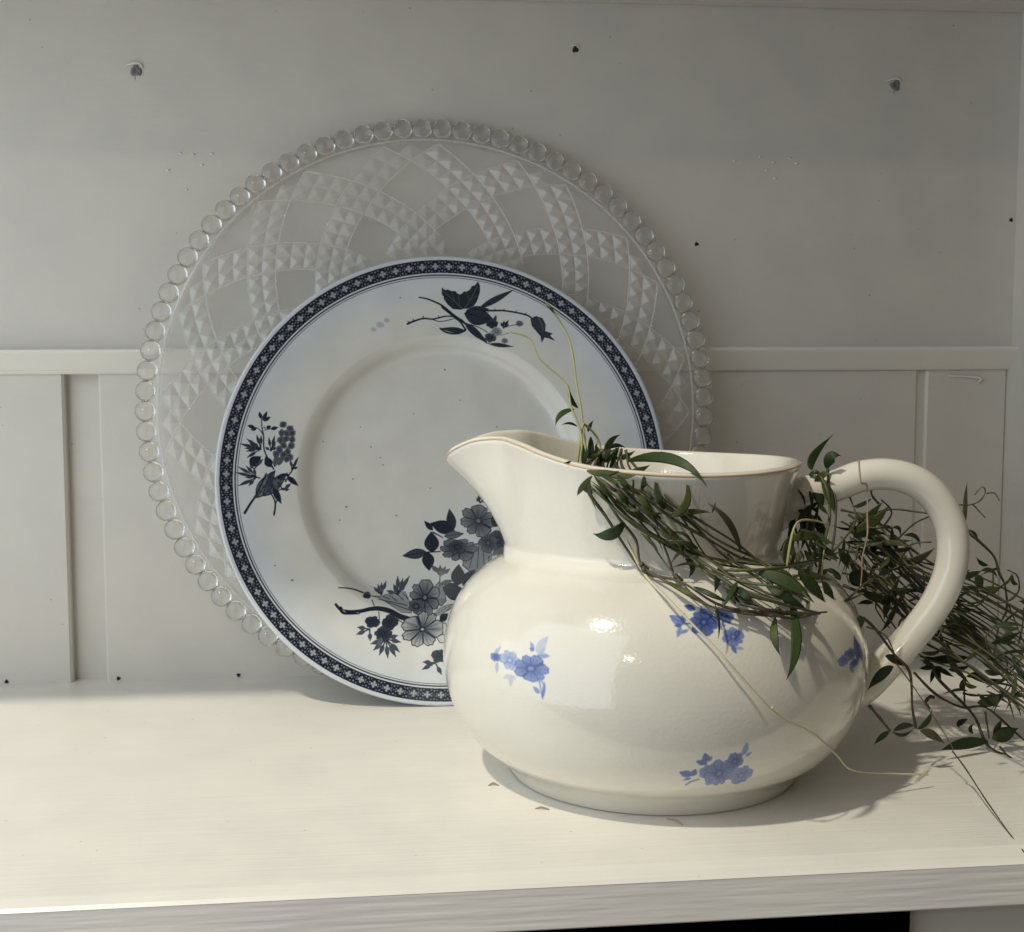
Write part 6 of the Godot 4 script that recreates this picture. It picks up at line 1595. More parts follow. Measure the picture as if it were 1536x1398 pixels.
	stem([Vector3(203.7, 64.7, 115.0), Vector3(214.1, 55.8, 126.2), Vector3(223.3, 43.8, 138.1), Vector3(239.4, 40.1, 147.3), Vector3(260.3, 26.5, 156.7)], 0.37, M.stems[2])
	stem([Vector3(199.6, 63.4, 116.6), Vector3(212.0, 57.4, 127.6), Vector3(225.5, 49.1, 138.4), Vector3(238.2, 40.5, 152.3), Vector3(256.0, 26.2, 164.2)], 0.54, M.stems[0])
	stem([Vector3(202.0, 69.7, 108.2), Vector3(209.5, 60.5, 123.5), Vector3(217.2, 54.6, 139.9), Vector3(228.6, 47.3, 165.9), Vector3(240.8, 34.8, 190.4)], 0.60, M.stems[1])
	stem([Vector3(192.7, 75.2, 126.0), Vector3(207.0, 62.1, 133.4), Vector3(217.9, 49.4, 140.8), Vector3(232.5, 40.5, 158.4), Vector3(249.9, 27.7, 174.8)], 0.40, M.stems[1])
	stem([Vector3(201.4, 92.0, 113.9), Vector3(212.1, 77.9, 128.5), Vector3(222.9, 59.9, 141.7), Vector3(230.4, 46.2, 164.7), Vector3(243.2, 28.5, 186.6)], 0.50, M.stems[2])
	stem([Vector3(196.5, 81.3, 109.1), Vector3(207.0, 65.8, 125.0), Vector3(219.0, 49.2, 142.9), Vector3(227.7, 44.9, 169.5), Vector3(238.6, 29.5, 194.7)], 0.39, M.stems[0])
	stem([Vector3(200.9, 80.9, 107.9), Vector3(207.6, 63.7, 126.3), Vector3(214.0, 54.5, 142.5), Vector3(232.3, 42.5, 158.8), Vector3(251.2, 21.5, 173.1)], 0.41, M.stems[1])
	stem([Vector3(193.1, 62.9, 121.4), Vector3(207.2, 56.2, 132.9), Vector3(219.6, 47.1, 145.4), Vector3(229.2, 36.4, 168.4), Vector3(240.2, 28.1, 191.9)], 0.57, M.stems[1])
	stem([Vector3(205.6, 61.4, 109.7), Vector3(210.3, 49.5, 128.1), Vector3(215.1, 39.1, 147.0), Vector3(226.2, 36.3, 171.6), Vector3(237.4, 25.4, 197.1)], 0.39, M.stems[2])
	stem([Vector3(207.6, 77.7, 109.0), Vector3(211.5, 64.2, 128.4), Vector3(213.4, 53.1, 147.1), Vector3(227.6, 38.4, 163.3), Vector3(247.4, 21.3, 179.7)], 0.47, M.stems[0])
	stem([Vector3(206.5, 66.0, 118.3), Vector3(210.5, 56.4, 133.3), Vector3(213.5, 46.3, 147.8), Vector3(222.1, 41.2, 177.3), Vector3(231.7, 29.8, 206.7)], 0.52, M.stems[1])
	leaf(Vector3(232.8, 62.2, 122.0), Vector3(228.5, 57.5, 126.2), Vector3(222.9, 56.2, 130.4), 1.75, -0.37, M.leaves[0])
	leaf(Vector3(223.5, 71.2, 107.7), Vector3(219.5, 66.9, 104.1), Vector3(218.6, 60.4, 100.5), 1.79, 0.54, M.leaves[3])
	leaf(Vector3(207.1, 68.7, 117.9), Vector3(213.5, 69.7, 122.3), Vector3(218.8, 70.0, 126.6), 1.69, -0.24, M.leaves[1])
	leaf(Vector3(230.9, 54.6, 121.5), Vector3(235.1, 46.0, 118.2), Vector3(239.3, 39.7, 114.9), 2.43, -0.87, M.leaves[3])
	leaf(Vector3(241.6, 40.2, 156.3), Vector3(250.1, 42.0, 155.8), Vector3(257.9, 40.2, 155.2), 1.86, 0.77, M.leaves[1])
	leaf(Vector3(231.9, 58.3, 125.8), Vector3(238.1, 57.3, 128.5), Vector3(243.1, 56.6, 131.3), 1.82, 0.55, M.leaves[1])
	leaf(Vector3(207.4, 76.0, 114.7), Vector3(217.3, 73.1, 111.4), Vector3(224.1, 71.4, 108.2), 2.11, 0.15, M.leaves[3])
	leaf(Vector3(200.1, 86.4, 107.5), Vector3(202.6, 82.2, 106.2), Vector3(206.5, 78.1, 105.0), 2.24, -0.86, M.leaves[1])
	leaf(Vector3(235.8, 43.3, 132.1), Vector3(237.4, 42.8, 134.6), Vector3(240.5, 39.2, 137.2), 2.23, 0.42, M.leaves[0])
	leaf(Vector3(216.2, 61.2, 116.5), Vector3(215.8, 58.1, 119.8), Vector3(212.9, 53.0, 123.1), 2.23, 0.64, M.leaves[2])
	leaf(Vector3(206.3, 82.4, 119.8), Vector3(207.8, 75.6, 117.0), Vector3(213.3, 70.8, 114.1), 2.67, 0.89, M.leaves[1])
	leaf(Vector3(246.0, 41.2, 160.9), Vector3(248.9, 34.2, 164.9), Vector3(253.4, 30.9, 168.8), 2.52, 0.77, M.leaves[1])
	leaf(Vector3(212.3, 70.7, 102.5), Vector3(221.8, 68.2, 98.8), Vector3(229.8, 66.9, 95.1), 2.37, 0.98, M.leaves[1])
	leaf(Vector3(196.7, 87.3, 116.3), Vector3(199.9, 83.1, 119.2), Vector3(199.9, 81.2, 122.2), 2.34, 0.71, M.leaves[3])
	leaf(Vector3(233.2, 26.4, 159.3), Vector3(237.3, 22.9, 159.3), Vector3(242.8, 20.8, 159.3), 2.40, -0.30, M.leaves[1])
	leaf(Vector3(228.7, 33.8, 161.1), Vector3(239.4, 30.8, 158.7), Vector3(247.4, 31.6, 156.4), 2.54, -0.36, M.leaves[3])
	leaf(Vector3(234.5, 45.9, 129.0), Vector3(243.3, 42.1, 126.9), Vector3(251.8, 40.1, 124.9), 1.91, -0.72, M.leaves[1])
	leaf(Vector3(221.4, 65.7, 107.5), Vector3(229.8, 63.7, 110.9), Vector3(235.8, 64.5, 114.3), 2.31, -0.59, M.leaves[3])
	leaf(Vector3(229.0, 51.1, 126.2), Vector3(233.1, 41.6, 126.8), Vector3(234.3, 35.8, 127.5), 1.58, 0.40, M.leaves[3])
	leaf(Vector3(223.1, 53.9, 106.8), Vector3(220.6, 44.7, 105.2), Vector3(216.8, 38.5, 103.5), 2.26, 0.12, M.leaves[3])
	leaf(Vector3(208.3, 62.1, 105.0), Vector3(210.0, 60.2, 107.7), Vector3(214.4, 56.0, 110.3), 2.72, -0.28, M.leaves[2])
	leaf(Vector3(220.6, 61.2, 120.2), Vector3(216.3, 55.4, 122.9), Vector3(209.5, 49.2, 125.6), 1.67, 0.52, M.leaves[0])
	leaf(Vector3(229.6, 42.5, 170.9), Vector3(235.3, 42.6, 170.7), Vector3(240.6, 39.6, 170.5), 1.70, -0.76, M.leaves[3])
	leaf(Vector3(235.6, 40.3, 182.4), Vector3(235.3, 32.9, 181.9), Vector3(232.5, 25.8, 181.4), 1.77, 0.93, M.leaves[2])
	leaf(Vector3(198.6, 81.1, 113.6), Vector3(197.9, 71.6, 111.6), Vector3(195.9, 63.6, 109.6), 1.77, -0.87, M.leaves[0])
	leaf(Vector3(229.7, 42.2, 167.1), Vector3(231.6, 39.5, 169.7), Vector3(237.1, 36.4, 172.3), 1.56, -0.74, M.leaves[0])
	leaf(Vector3(228.0, 50.0, 109.7), Vector3(237.2, 45.9, 106.7), Vector3(246.3, 37.8, 103.7), 2.08, 0.54, M.leaves[3])
	leaf(Vector3(196.8, 79.7, 113.9), Vector3(203.8, 78.8, 110.0), Vector3(214.5, 75.9, 106.1), 2.27, 0.75, M.leaves[3])
	leaf(Vector3(235.9, 45.3, 127.4), Vector3(243.7, 43.7, 124.8), Vector3(251.2, 38.4, 122.2), 2.67, -0.49, M.leaves[3])
	leaf(Vector3(234.5, 36.0, 161.5), Vector3(237.1, 35.6, 163.7), Vector3(241.5, 36.1, 165.9), 2.32, 0.14, M.leaves[1])
	leaf(Vector3(232.8, 32.5, 181.0), Vector3(236.8, 26.0, 177.8), Vector3(240.5, 18.9, 174.6), 2.08, -0.75, M.leaves[3])
	leaf(Vector3(233.6, 50.9, 157.0), Vector3(227.5, 52.5, 154.9), Vector3(224.2, 51.8, 152.9), 2.47, -0.11, M.leaves[3])
	leaf(Vector3(233.9, 31.3, 180.4), Vector3(237.4, 32.1, 183.1), Vector3(242.7, 32.7, 185.9), 2.19, -0.73, M.leaves[3])
	leaf(Vector3(235.3, 50.2, 148.5), Vector3(227.9, 51.2, 150.9), Vector3(217.1, 52.7, 153.3), 1.46, -0.64, M.leaves[1])
	leaf(Vector3(234.8, 58.1, 137.7), Vector3(236.3, 54.5, 138.6), Vector3(241.1, 50.7, 139.4), 1.64, 0.22, M.leaves[1])
	leaf(Vector3(203.2, 73.2, 103.2), Vector3(206.9, 70.3, 105.6), Vector3(207.6, 64.7, 108.0), 1.94, -0.91, M.leaves[3])
	leaf(Vector3(224.6, 57.6, 105.0), Vector3(218.7, 55.2, 102.7), Vector3(211.4, 49.0, 100.3), 2.71, -0.80, M.leaves[1])
	leaf(Vector3(234.9, 47.1, 145.3), Vector3(228.8, 46.7, 144.9), Vector3(220.5, 49.8, 144.5), 1.65, 0.92, M.leaves[3])
	leaf(Vector3(220.9, 49.8, 143.5), Vector3(211.0, 50.0, 148.4), Vector3(203.0, 47.2, 153.2), 1.45, -0.51, M.leaves[1])
	leaf(Vector3(226.4, 39.9, 145.0), Vector3(232.7, 31.8, 142.6), Vector3(240.3, 24.6, 140.1), 2.43, 0.61, M.leaves[1])
	leaf(Vector3(230.5, 44.7, 145.1), Vector3(238.3, 42.9, 144.2), Vector3(243.8, 41.3, 143.2), 2.39, 0.70, M.leaves[1])
	leaf(Vector3(225.9, 65.8, 126.9), Vector3(230.3, 68.3, 128.4), Vector3(233.5, 67.0, 129.9), 1.62, -0.54, M.leaves[3])
	leaf(Vector3(230.6, 30.7, 170.3), Vector3(236.4, 27.8, 170.5), Vector3(240.5, 24.8, 170.7), 1.49, 0.96, M.leaves[1])
	leaf(Vector3(243.4, 40.3, 170.4), Vector3(240.5, 36.0, 168.6), Vector3(241.4, 30.9, 166.8), 1.83, -0.67, M.leaves[1])
	leaf(Vector3(237.8, 33.7, 180.9), Vector3(232.2, 35.8, 180.5), Vector3(229.0, 35.5, 180.1), 1.69, 0.97, M.leaves[3])
	leaf(Vector3(236.6, 46.4, 160.8), Vector3(245.0, 48.2, 159.4), Vector3(250.7, 50.4, 158.1), 2.51, 0.22, M.leaves[1])
	leaf(Vector3(207.2, 73.8, 103.3), Vector3(212.5, 72.2, 102.3), Vector3(215.4, 66.8, 101.4), 2.57, -0.93, M.leaves[1])
	leaf(Vector3(226.6, 43.6, 145.1), Vector3(229.1, 37.7, 145.3), Vector3(229.8, 33.5, 145.5), 1.77, 0.15, M.leaves[3])
	leaf(Vector3(232.9, 38.3, 186.2), Vector3(228.1, 31.7, 185.9), Vector3(223.7, 27.0, 185.6), 2.03, -0.88, M.leaves[3])
	leaf(Vector3(238.2, 50.6, 137.2), Vector3(237.8, 45.6, 133.6), Vector3(234.1, 37.1, 129.9), 2.10, -0.68, M.leaves[1])
	leaf(Vector3(213.8, 58.4, 123.8), Vector3(218.0, 61.1, 126.2), Vector3(223.7, 60.6, 128.6), 2.29, 0.32, M.leaves[1])
	leaf(Vector3(236.0, 52.9, 162.8), Vector3(241.3, 55.0, 165.6), Vector3(246.1, 54.3, 168.5), 2.52, -0.74, M.leaves[1])
	leaf(Vector3(195.2, 77.2, 118.0), Vector3(198.9, 68.7, 118.2), Vector3(201.7, 62.1, 118.5), 2.01, 0.74, M.leaves[1])
	leaf(Vector3(221.3, 48.6, 117.9), Vector3(227.1, 43.6, 122.3), Vector3(229.2, 37.2, 126.6), 2.10, -0.62, M.leaves[1])
	leaf(Vector3(190.7, 82.9, 126.9), Vector3(189.0, 78.6, 129.7), Vector3(186.2, 72.0, 132.5), 1.70, -0.11, M.leaves[3])
	leaf(Vector3(195.9, 80.9, 122.6), Vector3(202.8, 80.5, 126.6), Vector3(207.9, 83.4, 130.7), 2.02, -0.48, M.leaves[1])
	leaf(Vector3(232.8, 54.1, 113.2), Vector3(237.8, 53.9, 115.9), Vector3(242.1, 56.7, 118.5), 1.88, 0.45, M.leaves[0])
	leaf(Vector3(250.8, 61.6, 155.6), Vector3(251.8, 61.9, 160.1), Vector3(255.2, 61.0, 164.7), 2.16, 0.91, M.leaves[0])
	leaf(Vector3(232.3, 36.6, 183.2), Vector3(226.9, 30.9, 186.3), Vector3(223.7, 26.7, 189.5), 1.73, -0.66, M.leaves[1])
	leaf(Vector3(211.2, 70.7, 111.7), Vector3(211.7, 67.7, 108.1), Vector3(209.4, 60.8, 104.5), 2.22, 0.37, M.leaves[2])
	leaf(Vector3(217.2, 77.2, 106.6), Vector3(208.6, 75.8, 110.4), Vector3(200.5, 78.3, 114.3), 1.77, 0.96, M.leaves[3])
	leaf(Vector3(212.2, 78.0, 102.3), Vector3(217.2, 73.9, 107.3), Vector3(219.0, 71.7, 112.2), 2.45, -0.18, M.leaves[1])
	leaf(Vector3(209.4, 69.9, 122.0), Vector3(217.6, 71.4, 119.2), Vector3(225.8, 69.8, 116.4), 2.61, 0.38, M.leaves[1])
	leaf(Vector3(239.1, 51.4, 127.9), Vector3(244.4, 47.2, 129.9), Vector3(250.8, 41.1, 132.0), 1.68, -0.54, M.leaves[1])
	leaf(Vector3(230.2, 26.8, 157.0), Vector3(225.4, 27.8, 158.2), Vector3(218.1, 26.5, 159.4), 1.52, 0.68, M.leaves[1])
	leaf(Vector3(208.1, 79.0, 118.7), Vector3(214.2, 80.4, 122.6), Vector3(218.8, 78.9, 126.6), 2.59, 0.16, M.leaves[2])
	leaf(Vector3(200.1, 87.8, 118.7), Vector3(193.9, 86.6, 123.0), Vector3(184.3, 89.2, 127.3), 1.65, -0.81, M.leaves[3])
	leaf(Vector3(232.6, 31.5, 174.8), Vector3(238.4, 28.3, 176.1), Vector3(241.3, 21.8, 177.5), 2.26, -0.20, M.leaves[0])
	leaf(Vector3(231.7, 43.0, 173.1), Vector3(238.8, 37.5, 171.3), Vector3(242.8, 33.8, 169.4), 1.65, -0.94, M.leaves[0])
	leaf(Vector3(233.0, 51.9, 170.9), Vector3(236.8, 49.5, 171.5), Vector3(240.4, 50.1, 172.2), 2.10, -0.20, M.leaves[3])
	leaf(Vector3(221.7, 54.6, 141.1), Vector3(229.7, 54.1, 138.6), Vector3(240.0, 55.5, 136.0), 1.91, 0.38, M.leaves[2])
	leaf(Vector3(234.1, 47.3, 183.3), Vector3(237.8, 46.5, 186.2), Vector3(243.6, 43.6, 189.0), 2.36, -0.68, M.leaves[2])
	leaf(Vector3(230.5, 47.4, 168.7), Vector3(226.5, 43.5, 166.7), Vector3(225.2, 40.2, 164.6), 1.81, 0.04, M.leaves[2])
	leaf(Vector3(234.3, 57.1, 127.3), Vector3(237.2, 57.9, 129.4), Vector3(243.9, 62.3, 131.6), 1.95, -0.10, M.leaves[1])
	leaf(Vector3(204.7, 83.4, 106.9), Vector3(207.1, 83.5, 110.0), Vector3(212.2, 86.6, 113.0), 1.70, -0.96, M.leaves[3])
	leaf(Vector3(223.0, 62.1, 116.8), Vector3(232.3, 57.8, 112.9), Vector3(242.8, 53.6, 109.0), 2.60, 0.66, M.leaves[2])
	leaf(Vector3(210.7, 77.4, 119.0), Vector3(216.2, 80.3, 120.9), Vector3(222.1, 81.3, 122.9), 2.14, -0.15, M.leaves[0])
	stem([Vector3(239.4, 43.8, 166.7), Vector3(239.6, 40.8, 168.5), Vector3(238.6, 37.8, 170.8), Vector3(236.1, 35.9, 173.0), Vector3(232.0, 34.8, 174.5), Vector3(227.6, 33.8, 176.7)], 0.38, M.stems[1])
	leaf(Vector3(223.2, 34.4, 177.7), Vector3(218.9, 35.3, 178.7), Vector3(216.8, 38.3, 179.7), 1.87, 0.25, M.leaves[2])
	stem([Vector3(245.4, 59.4, 133.4), Vector3(243.8, 64.0, 135.6), Vector3(239.8, 67.1, 137.2), Vector3(234.0, 68.2, 139.1), Vector3(230.0, 67.8, 141.2), Vector3(226.1, 65.9, 143.4)], 0.28, M.stems[0])
	leaf(Vector3(224.8, 62.7, 144.4), Vector3(224.7, 59.4, 145.4), Vector3(226.4, 55.7, 146.4), 2.06, -0.39, M.leaves[3])
	stem([Vector3(240.7, 60.4, 147.1), Vector3(236.3, 58.8, 149.2), Vector3(231.1, 59.9, 151.0), Vector3(226.5, 61.9, 152.5), Vector3(222.6, 65.1, 154.8), Vector3(221.4, 68.9, 157.1)], 0.31, M.stems[2])
	leaf(Vector3(222.4, 72.2, 158.1), Vector3(226.6, 74.1, 159.1), Vector3(227.8, 75.8, 160.1), 2.06, 0.79, M.leaves[2])
	stem([Vector3(232.2, 47.5, 155.4), Vector3(229.6, 51.4, 157.4), Vector3(225.0, 53.6, 159.3), Vector3(220.2, 54.9, 161.2), Vector3(215.8, 52.8, 163.4), Vector3(213.4, 50.0, 165.4)], 0.42, M.stems[1])
	leaf(Vector3(214.0, 47.0, 166.4), Vector3(215.4, 45.6, 167.4), Vector3(218.9, 44.2, 168.4), 2.03, 0.74, M.leaves[3])
	stem([Vector3(234.9, 59.3, 145.8), Vector3(238.0, 60.0, 148.0), Vector3(240.1, 62.4, 150.0), Vector3(241.7, 66.6, 151.8), Vector3(241.0, 69.7, 153.6), Vector3(239.6, 73.2, 155.8)], 0.37, M.stems[0])
	leaf(Vector3(237.0, 76.4, 156.8), Vector3(233.5, 77.5, 157.8), Vector3(231.1, 80.2, 158.8), 1.69, -0.29, M.leaves[1])
	stem([Vector3(241.2, 38.1, 154.6), Vector3(243.8, 35.3, 157.0), Vector3(246.6, 36.1, 158.6), Vector3(248.5, 38.8, 160.9), Vector3(249.0, 41.5, 162.7), Vector3(247.8, 45.4, 164.6)], 0.39, M.stems[2])
	leaf(Vector3(244.5, 48.3, 165.6), Vector3(240.5, 48.1, 166.6), Vector3(234.7, 50.4, 167.6), 1.42, -0.37, M.leaves[0])
	stem([Vector3(216.7, 62.2, 143.1), Vector3(218.8, 64.4, 145.2), Vector3(222.0, 65.1, 146.8), Vector3(225.4, 64.5, 149.2), Vector3(227.7, 62.4, 151.1), Vector3(228.2, 59.4, 153.1)], 0.29, M.stems[1])
	leaf(Vector3(227.6, 56.2, 154.1), Vector3(226.8, 51.9, 155.1), Vector3(223.3, 50.8, 156.1), 1.55, -0.37, M.leaves[0])
	stem([Vector3(218.6, 51.1, 127.5), Vector3(214.5, 49.0, 129.0), Vector3(212.9, 45.6, 131.4), Vector3(211.9, 43.9, 133.7), Vector3(213.8, 40.1, 135.4), Vector3(215.9, 38.7, 137.5)], 0.42, M.stems[0])
	leaf(Vector3(219.6, 38.2, 138.5), Vector3(224.2, 37.9, 139.5), Vector3(227.6, 40.3, 140.5), 1.83, 0.28, M.leaves[3])
	stem([Vector3(200.3, 70.3, 127.3), Vector3(197.3, 68.3, 129.3), Vector3(197.9, 65.0, 131.3), Vector3(198.5, 62.2, 133.6), Vector3(201.1, 60.7, 135.2), Vector3(204.6, 61.1, 137.3)], 0.33, M.stems[2])
	leaf(Vector3(207.5, 63.3, 138.3), Vector3(207.7, 66.0, 139.3), Vector3(209.2, 70.9, 140.3), 2.03, 0.46, M.leaves[2])
	stem([Vector3(219.0, 71.0, 129.9), Vector3(215.3, 69.6, 132.1), Vector3(210.3, 68.2, 134.0), Vector3(205.6, 70.8, 136.0), Vector3(202.8, 74.7, 137.8), Vector3(202.3, 78.0, 139.9)], 0.28, M.stems[1])
	leaf(Vector3(204.8, 80.5, 140.9), Vector3(210.1, 80.7, 141.9), Vector3(212.1, 81.7, 142.9), 1.80, 0.24, M.leaves[1])
	stem([Vector3(215.1, 70.8, 128.4), Vector3(213.1, 74.3, 130.4), Vector3(214.7, 78.8, 132.6), Vector3(216.1, 81.6, 134.4), Vector3(219.4, 82.6, 136.1), Vector3(222.4, 83.0, 138.4)], 0.44, M.stems[0])
	leaf(Vector3(225.8, 81.7, 139.4), Vector3(227.5, 78.3, 140.4), Vector3(228.9, 77.3, 141.4), 1.77, 0.26, M.leaves[1])
	stem([Vector3(238.6, 42.9, 171.8), Vector3(233.4, 44.5, 173.5), Vector3(229.2, 46.7, 175.9), Vector3(226.2, 50.0, 177.9), Vector3(225.1, 54.2, 179.9), Vector3(226.3, 56.8, 181.8)], 0.37, M.stems[2])
	leaf(Vector3(229.2, 58.4, 182.8), Vector3(233.1, 57.5, 183.8), Vector3(235.4, 58.4, 184.8), 2.05, 0.75, M.leaves[2])
	stem([Vector3(210.3, 83.3, 116.2), Vector3(207.1, 80.6, 117.7), Vector3(201.2, 80.9, 120.3), Vector3(197.0, 83.9, 122.2), Vector3(193.7, 86.6, 124.2), Vector3(194.9, 90.5, 126.2)], 0.31, M.stems[1])
	leaf(Vector3(198.0, 92.5, 127.2), Vector3(202.5, 91.6, 128.2), Vector3(206.7, 92.0, 129.2), 1.86, -0.03, M.leaves[0])
	stem([Vector3(200.5, 82.0, 127.4), Vector3(196.0, 80.0, 129.2), Vector3(194.0, 77.1, 131.6), Vector3(193.1, 74.5, 133.6), Vector3(194.6, 72.5, 135.4), Vector3(197.1, 70.2, 137.4)], 0.39, M.stems[0])
	leaf(Vector3(200.8, 70.2, 138.4), Vector3(203.2, 71.4, 139.4), Vector3(207.5, 73.2, 140.4), 2.29, -0.26, M.leaves[2])
	stem([Vector3(211.6, 70.3, 127.7), Vector3(214.6, 72.4, 129.4), Vector3(217.3, 72.3, 131.8), Vector3(220.9, 70.9, 133.9), Vector3(221.2, 68.3, 135.0), Vector3(220.4, 64.8, 137.7)], 0.42, M.stems[2])
	leaf(Vector3(217.7, 62.1, 138.7), Vector3(214.8, 60.2, 139.7), Vector3(211.5, 60.2, 140.7), 1.46, -0.65, M.leaves[2])
	stem([Vector3(248.6, 60.1, 147.6), Vector3(250.9, 61.3, 149.9), Vector3(252.7, 64.5, 151.4), Vector3(251.8, 68.5, 153.6), Vector3(249.2, 72.4, 155.7), Vector3(244.6, 74.5, 157.6)], 0.34, M.stems[1])
	leaf(Vector3(240.0, 75.0, 158.6), Vector3(236.8, 75.0, 159.6), Vector3(230.9, 72.6, 160.6), 1.49, -0.72, M.leaves[3])
	stem([Vector3(249.1, 33.9, 161.0), Vector3(243.4, 34.9, 162.8), Vector3(239.0, 37.2, 165.4), Vector3(235.5, 40.0, 166.8), Vector3(234.2, 45.4, 168.9), Vector3(233.6, 48.4, 171.0)], 0.31, M.stems[0])
	leaf(Vector3(235.3, 51.3, 172.0), Vector3(237.7, 53.7, 173.0), Vector3(239.1, 54.4, 174.0), 1.43, -0.31, M.leaves[0])
	stem([Vector3(205.8, 76.5, 117.5), Vector3(201.0, 75.1, 119.3), Vector3(197.1, 73.1, 121.7), Vector3(193.5, 71.2, 123.1), Vector3(192.7, 67.8, 125.5), Vector3(193.0, 64.9, 127.5)], 0.36, M.stems[2])
	leaf(Vector3(195.1, 62.1, 128.5), Vector3(198.6, 61.9, 129.5), Vector3(201.0, 59.5, 130.5), 1.88, 0.07, M.leaves[0])
	stem([Vector3(208.8, 61.0, 126.4), Vector3(205.3, 59.3, 128.1), Vector3(203.4, 55.4, 130.1), Vector3(204.2, 52.4, 132.7), Vector3(205.2, 50.1, 134.7), Vector3(207.0, 47.8, 136.4)], 0.35, M.stems[1])
	leaf(Vector3(210.6, 46.8, 137.4), Vector3(214.2, 46.5, 138.4), Vector3(216.5, 47.6, 139.4), 2.03, -0.06, M.leaves[0])
	stem([Vector3(241.2, 63.3, 140.8), Vector3(242.9, 60.4, 142.3), Vector3(245.4, 59.5, 144.9), Vector3(248.8, 59.4, 146.6), Vector3(251.2, 61.3, 148.8), Vector3(252.2, 64.1, 150.8)], 0.33, M.stems[0])
	leaf(Vector3(252.3, 67.7, 151.8), Vector3(249.5, 69.1, 152.8), Vector3(249.2, 72.7, 153.8), 1.60, -0.55, M.leaves[1])
	stem([Vector3(217.0, 67.2, 137.2), Vector3(212.9, 65.5, 139.1), Vector3(208.4, 64.7, 141.1), Vector3(203.4, 65.0, 143.4), Vector3(200.4, 68.5, 145.1), Vector3(196.9, 71.7, 147.2)], 0.32, M.stems[2])
	leaf(Vector3(196.9, 75.2, 148.2), Vector3(199.2, 77.2, 149.2), Vector3(200.0, 79.6, 150.2), 2.27, -0.69, M.leaves[2])
	stem([Vector3(200.9, 87.7, 127.9), Vector3(204.3, 87.9, 129.9), Vector3(206.1, 89.9, 131.7), Vector3(207.4, 94.3, 134.0), Vector3(205.0, 97.5, 135.9), Vector3(201.3, 100.2, 137.9)], 0.43, M.stems[1])
	leaf(Vector3(196.7, 100.9, 138.9), Vector3(191.4, 98.2, 139.9), Vector3(187.5, 98.3, 140.9), 1.86, 0.46, M.leaves[1])
	leaf(Vector3(245.8, 87.8, 120.0), Vector3(245.3, 96.6, 120.0), Vector3(246.1, 105.4, 120.0), 2.26, 0.00, M.leaves[4])
	stem([Vector3(242.9, 95.6, 120.0), Vector3(247.1, 95.5, 120.2), Vector3(251.3, 97.3, 121.1), Vector3(254.2, 100.8, 119.8), Vector3(252.4, 103.0, 120.3), Vector3(249.5, 99.7, 120.0)], 0.30, M.stems[2])
	stem([Vector3(254.7, 100.2, 120.0), Vector3(258.4, 100.2, 119.5), Vector3(260.4, 97.1, 120.0)], 0.28, M.stems[2])
	stem([Vector3(248.7, 95.8, 120.0), Vector3(254.5, 89.9, 120.0)], 0.28, M.stems[2])
	leaf(Vector3(251.3, 80.9, 120.0), Vector3(249.4, 83.1, 119.0), Vector3(247.5, 85.2, 118.0), 3.03, 0.00, M.leaves[3])
	stem([Vector3(248.1, 84.4, 118.0), Vector3(250.3, 81.4, 120.8), Vector3(257.8, 74.1, 121.7), Vector3(259.9, 67.2, 122.7), Vector3(262.2, 61.5, 123.8), Vector3(264.3, 51.0, 121.8), Vector3(262.8, 43.1, 118.5), Vector3(262.8, 28.0, 115.0)], 0.55, M.stems[1])
	leaf(Vector3(244.2, 64.4, 120.0), Vector3(248.6, 66.2, 121.0), Vector3(253.0, 68.0, 122.0), 2.78, 0.00, M.leaves[1])
	leaf(Vector3(249.9, 66.4, 122.0), Vector3(251.6, 63.2, 122.0), Vector3(253.3, 60.1, 122.0), 4.56, 0.00, M.leaves[0])
	leaf(Vector3(252.5, 68.0, 122.0), Vector3(256.2, 68.1, 123.0), Vector3(258.8, 64.8, 124.0), 2.03, 0.00, M.leaves[1])
	leaf(Vector3(244.3, 60.2, 120.0), Vector3(248.8, 60.6, 121.0), Vector3(253.3, 60.9, 122.0), 1.77, 0.00, M.leaves[3])
	leaf(Vector3(252.7, 60.1, 122.0), Vector3(256.8, 59.9, 123.0), Vector3(260.7, 61.4, 124.0), 3.56, 0.00, M.leaves[2])
	leaf(Vector3(259.8, 61.4, 124.0), Vector3(263.6, 64.0, 124.0), Vector3(264.9, 67.8, 124.0), 1.27, 0.00, M.leaves[2])
	leaf(Vector3(241.1, 50.6, 120.0), Vector3(246.7, 50.9, 120.0), Vector3(252.3, 51.2, 120.0), 2.29, 0.00, M.leaves[3])
	stem([Vector3(263.7, 43.1, 118.0), Vector3(267.2, 47.8, 120.0), Vector3(271.2, 50.6, 121.2), Vector3(280.3, 47.4, 120.0)], 0.45, M.stems[1])
	stem([Vector3(271.2, 36.2, 120.0), Vector3(272.7, 43.5, 119.8), Vector3(273.0, 51.3, 120.0)], 0.40, M.stems[1])
	stem([Vector3(265.8, 53.5, 120.0), Vector3(269.9, 43.5, 120.8), Vector3(274.9, 33.2, 120.0)], 0.30, M.stems[1])
	leaf(Vector3(191.2, 42.5, 176.0), Vector3(184.9, 39.7, 178.0), Vector3(179.7, 34.9, 180.0), 4.40, -0.20, M.leaves[1])
	leaf(Vector3(188.9, 46.1, 174.0), Vector3(193.4, 44.0, 172.0), Vector3(198.1, 40.8, 170.0), 3.13, 0.00, M.leaves[1])
	leaf(Vector3(240.0, 42.8, 118.0), Vector3(250.2, 38.4, 121.5), Vector3(258.0, 31.7, 125.0), 8.67, 0.00, M.leaves[1])
	leaf(Vector3(241.3, 45.7, 114.0), Vector3(246.3, 42.4, 116.0), Vector3(251.4, 39.1, 118.0), 6.66, 0.00, M.leaves[0])
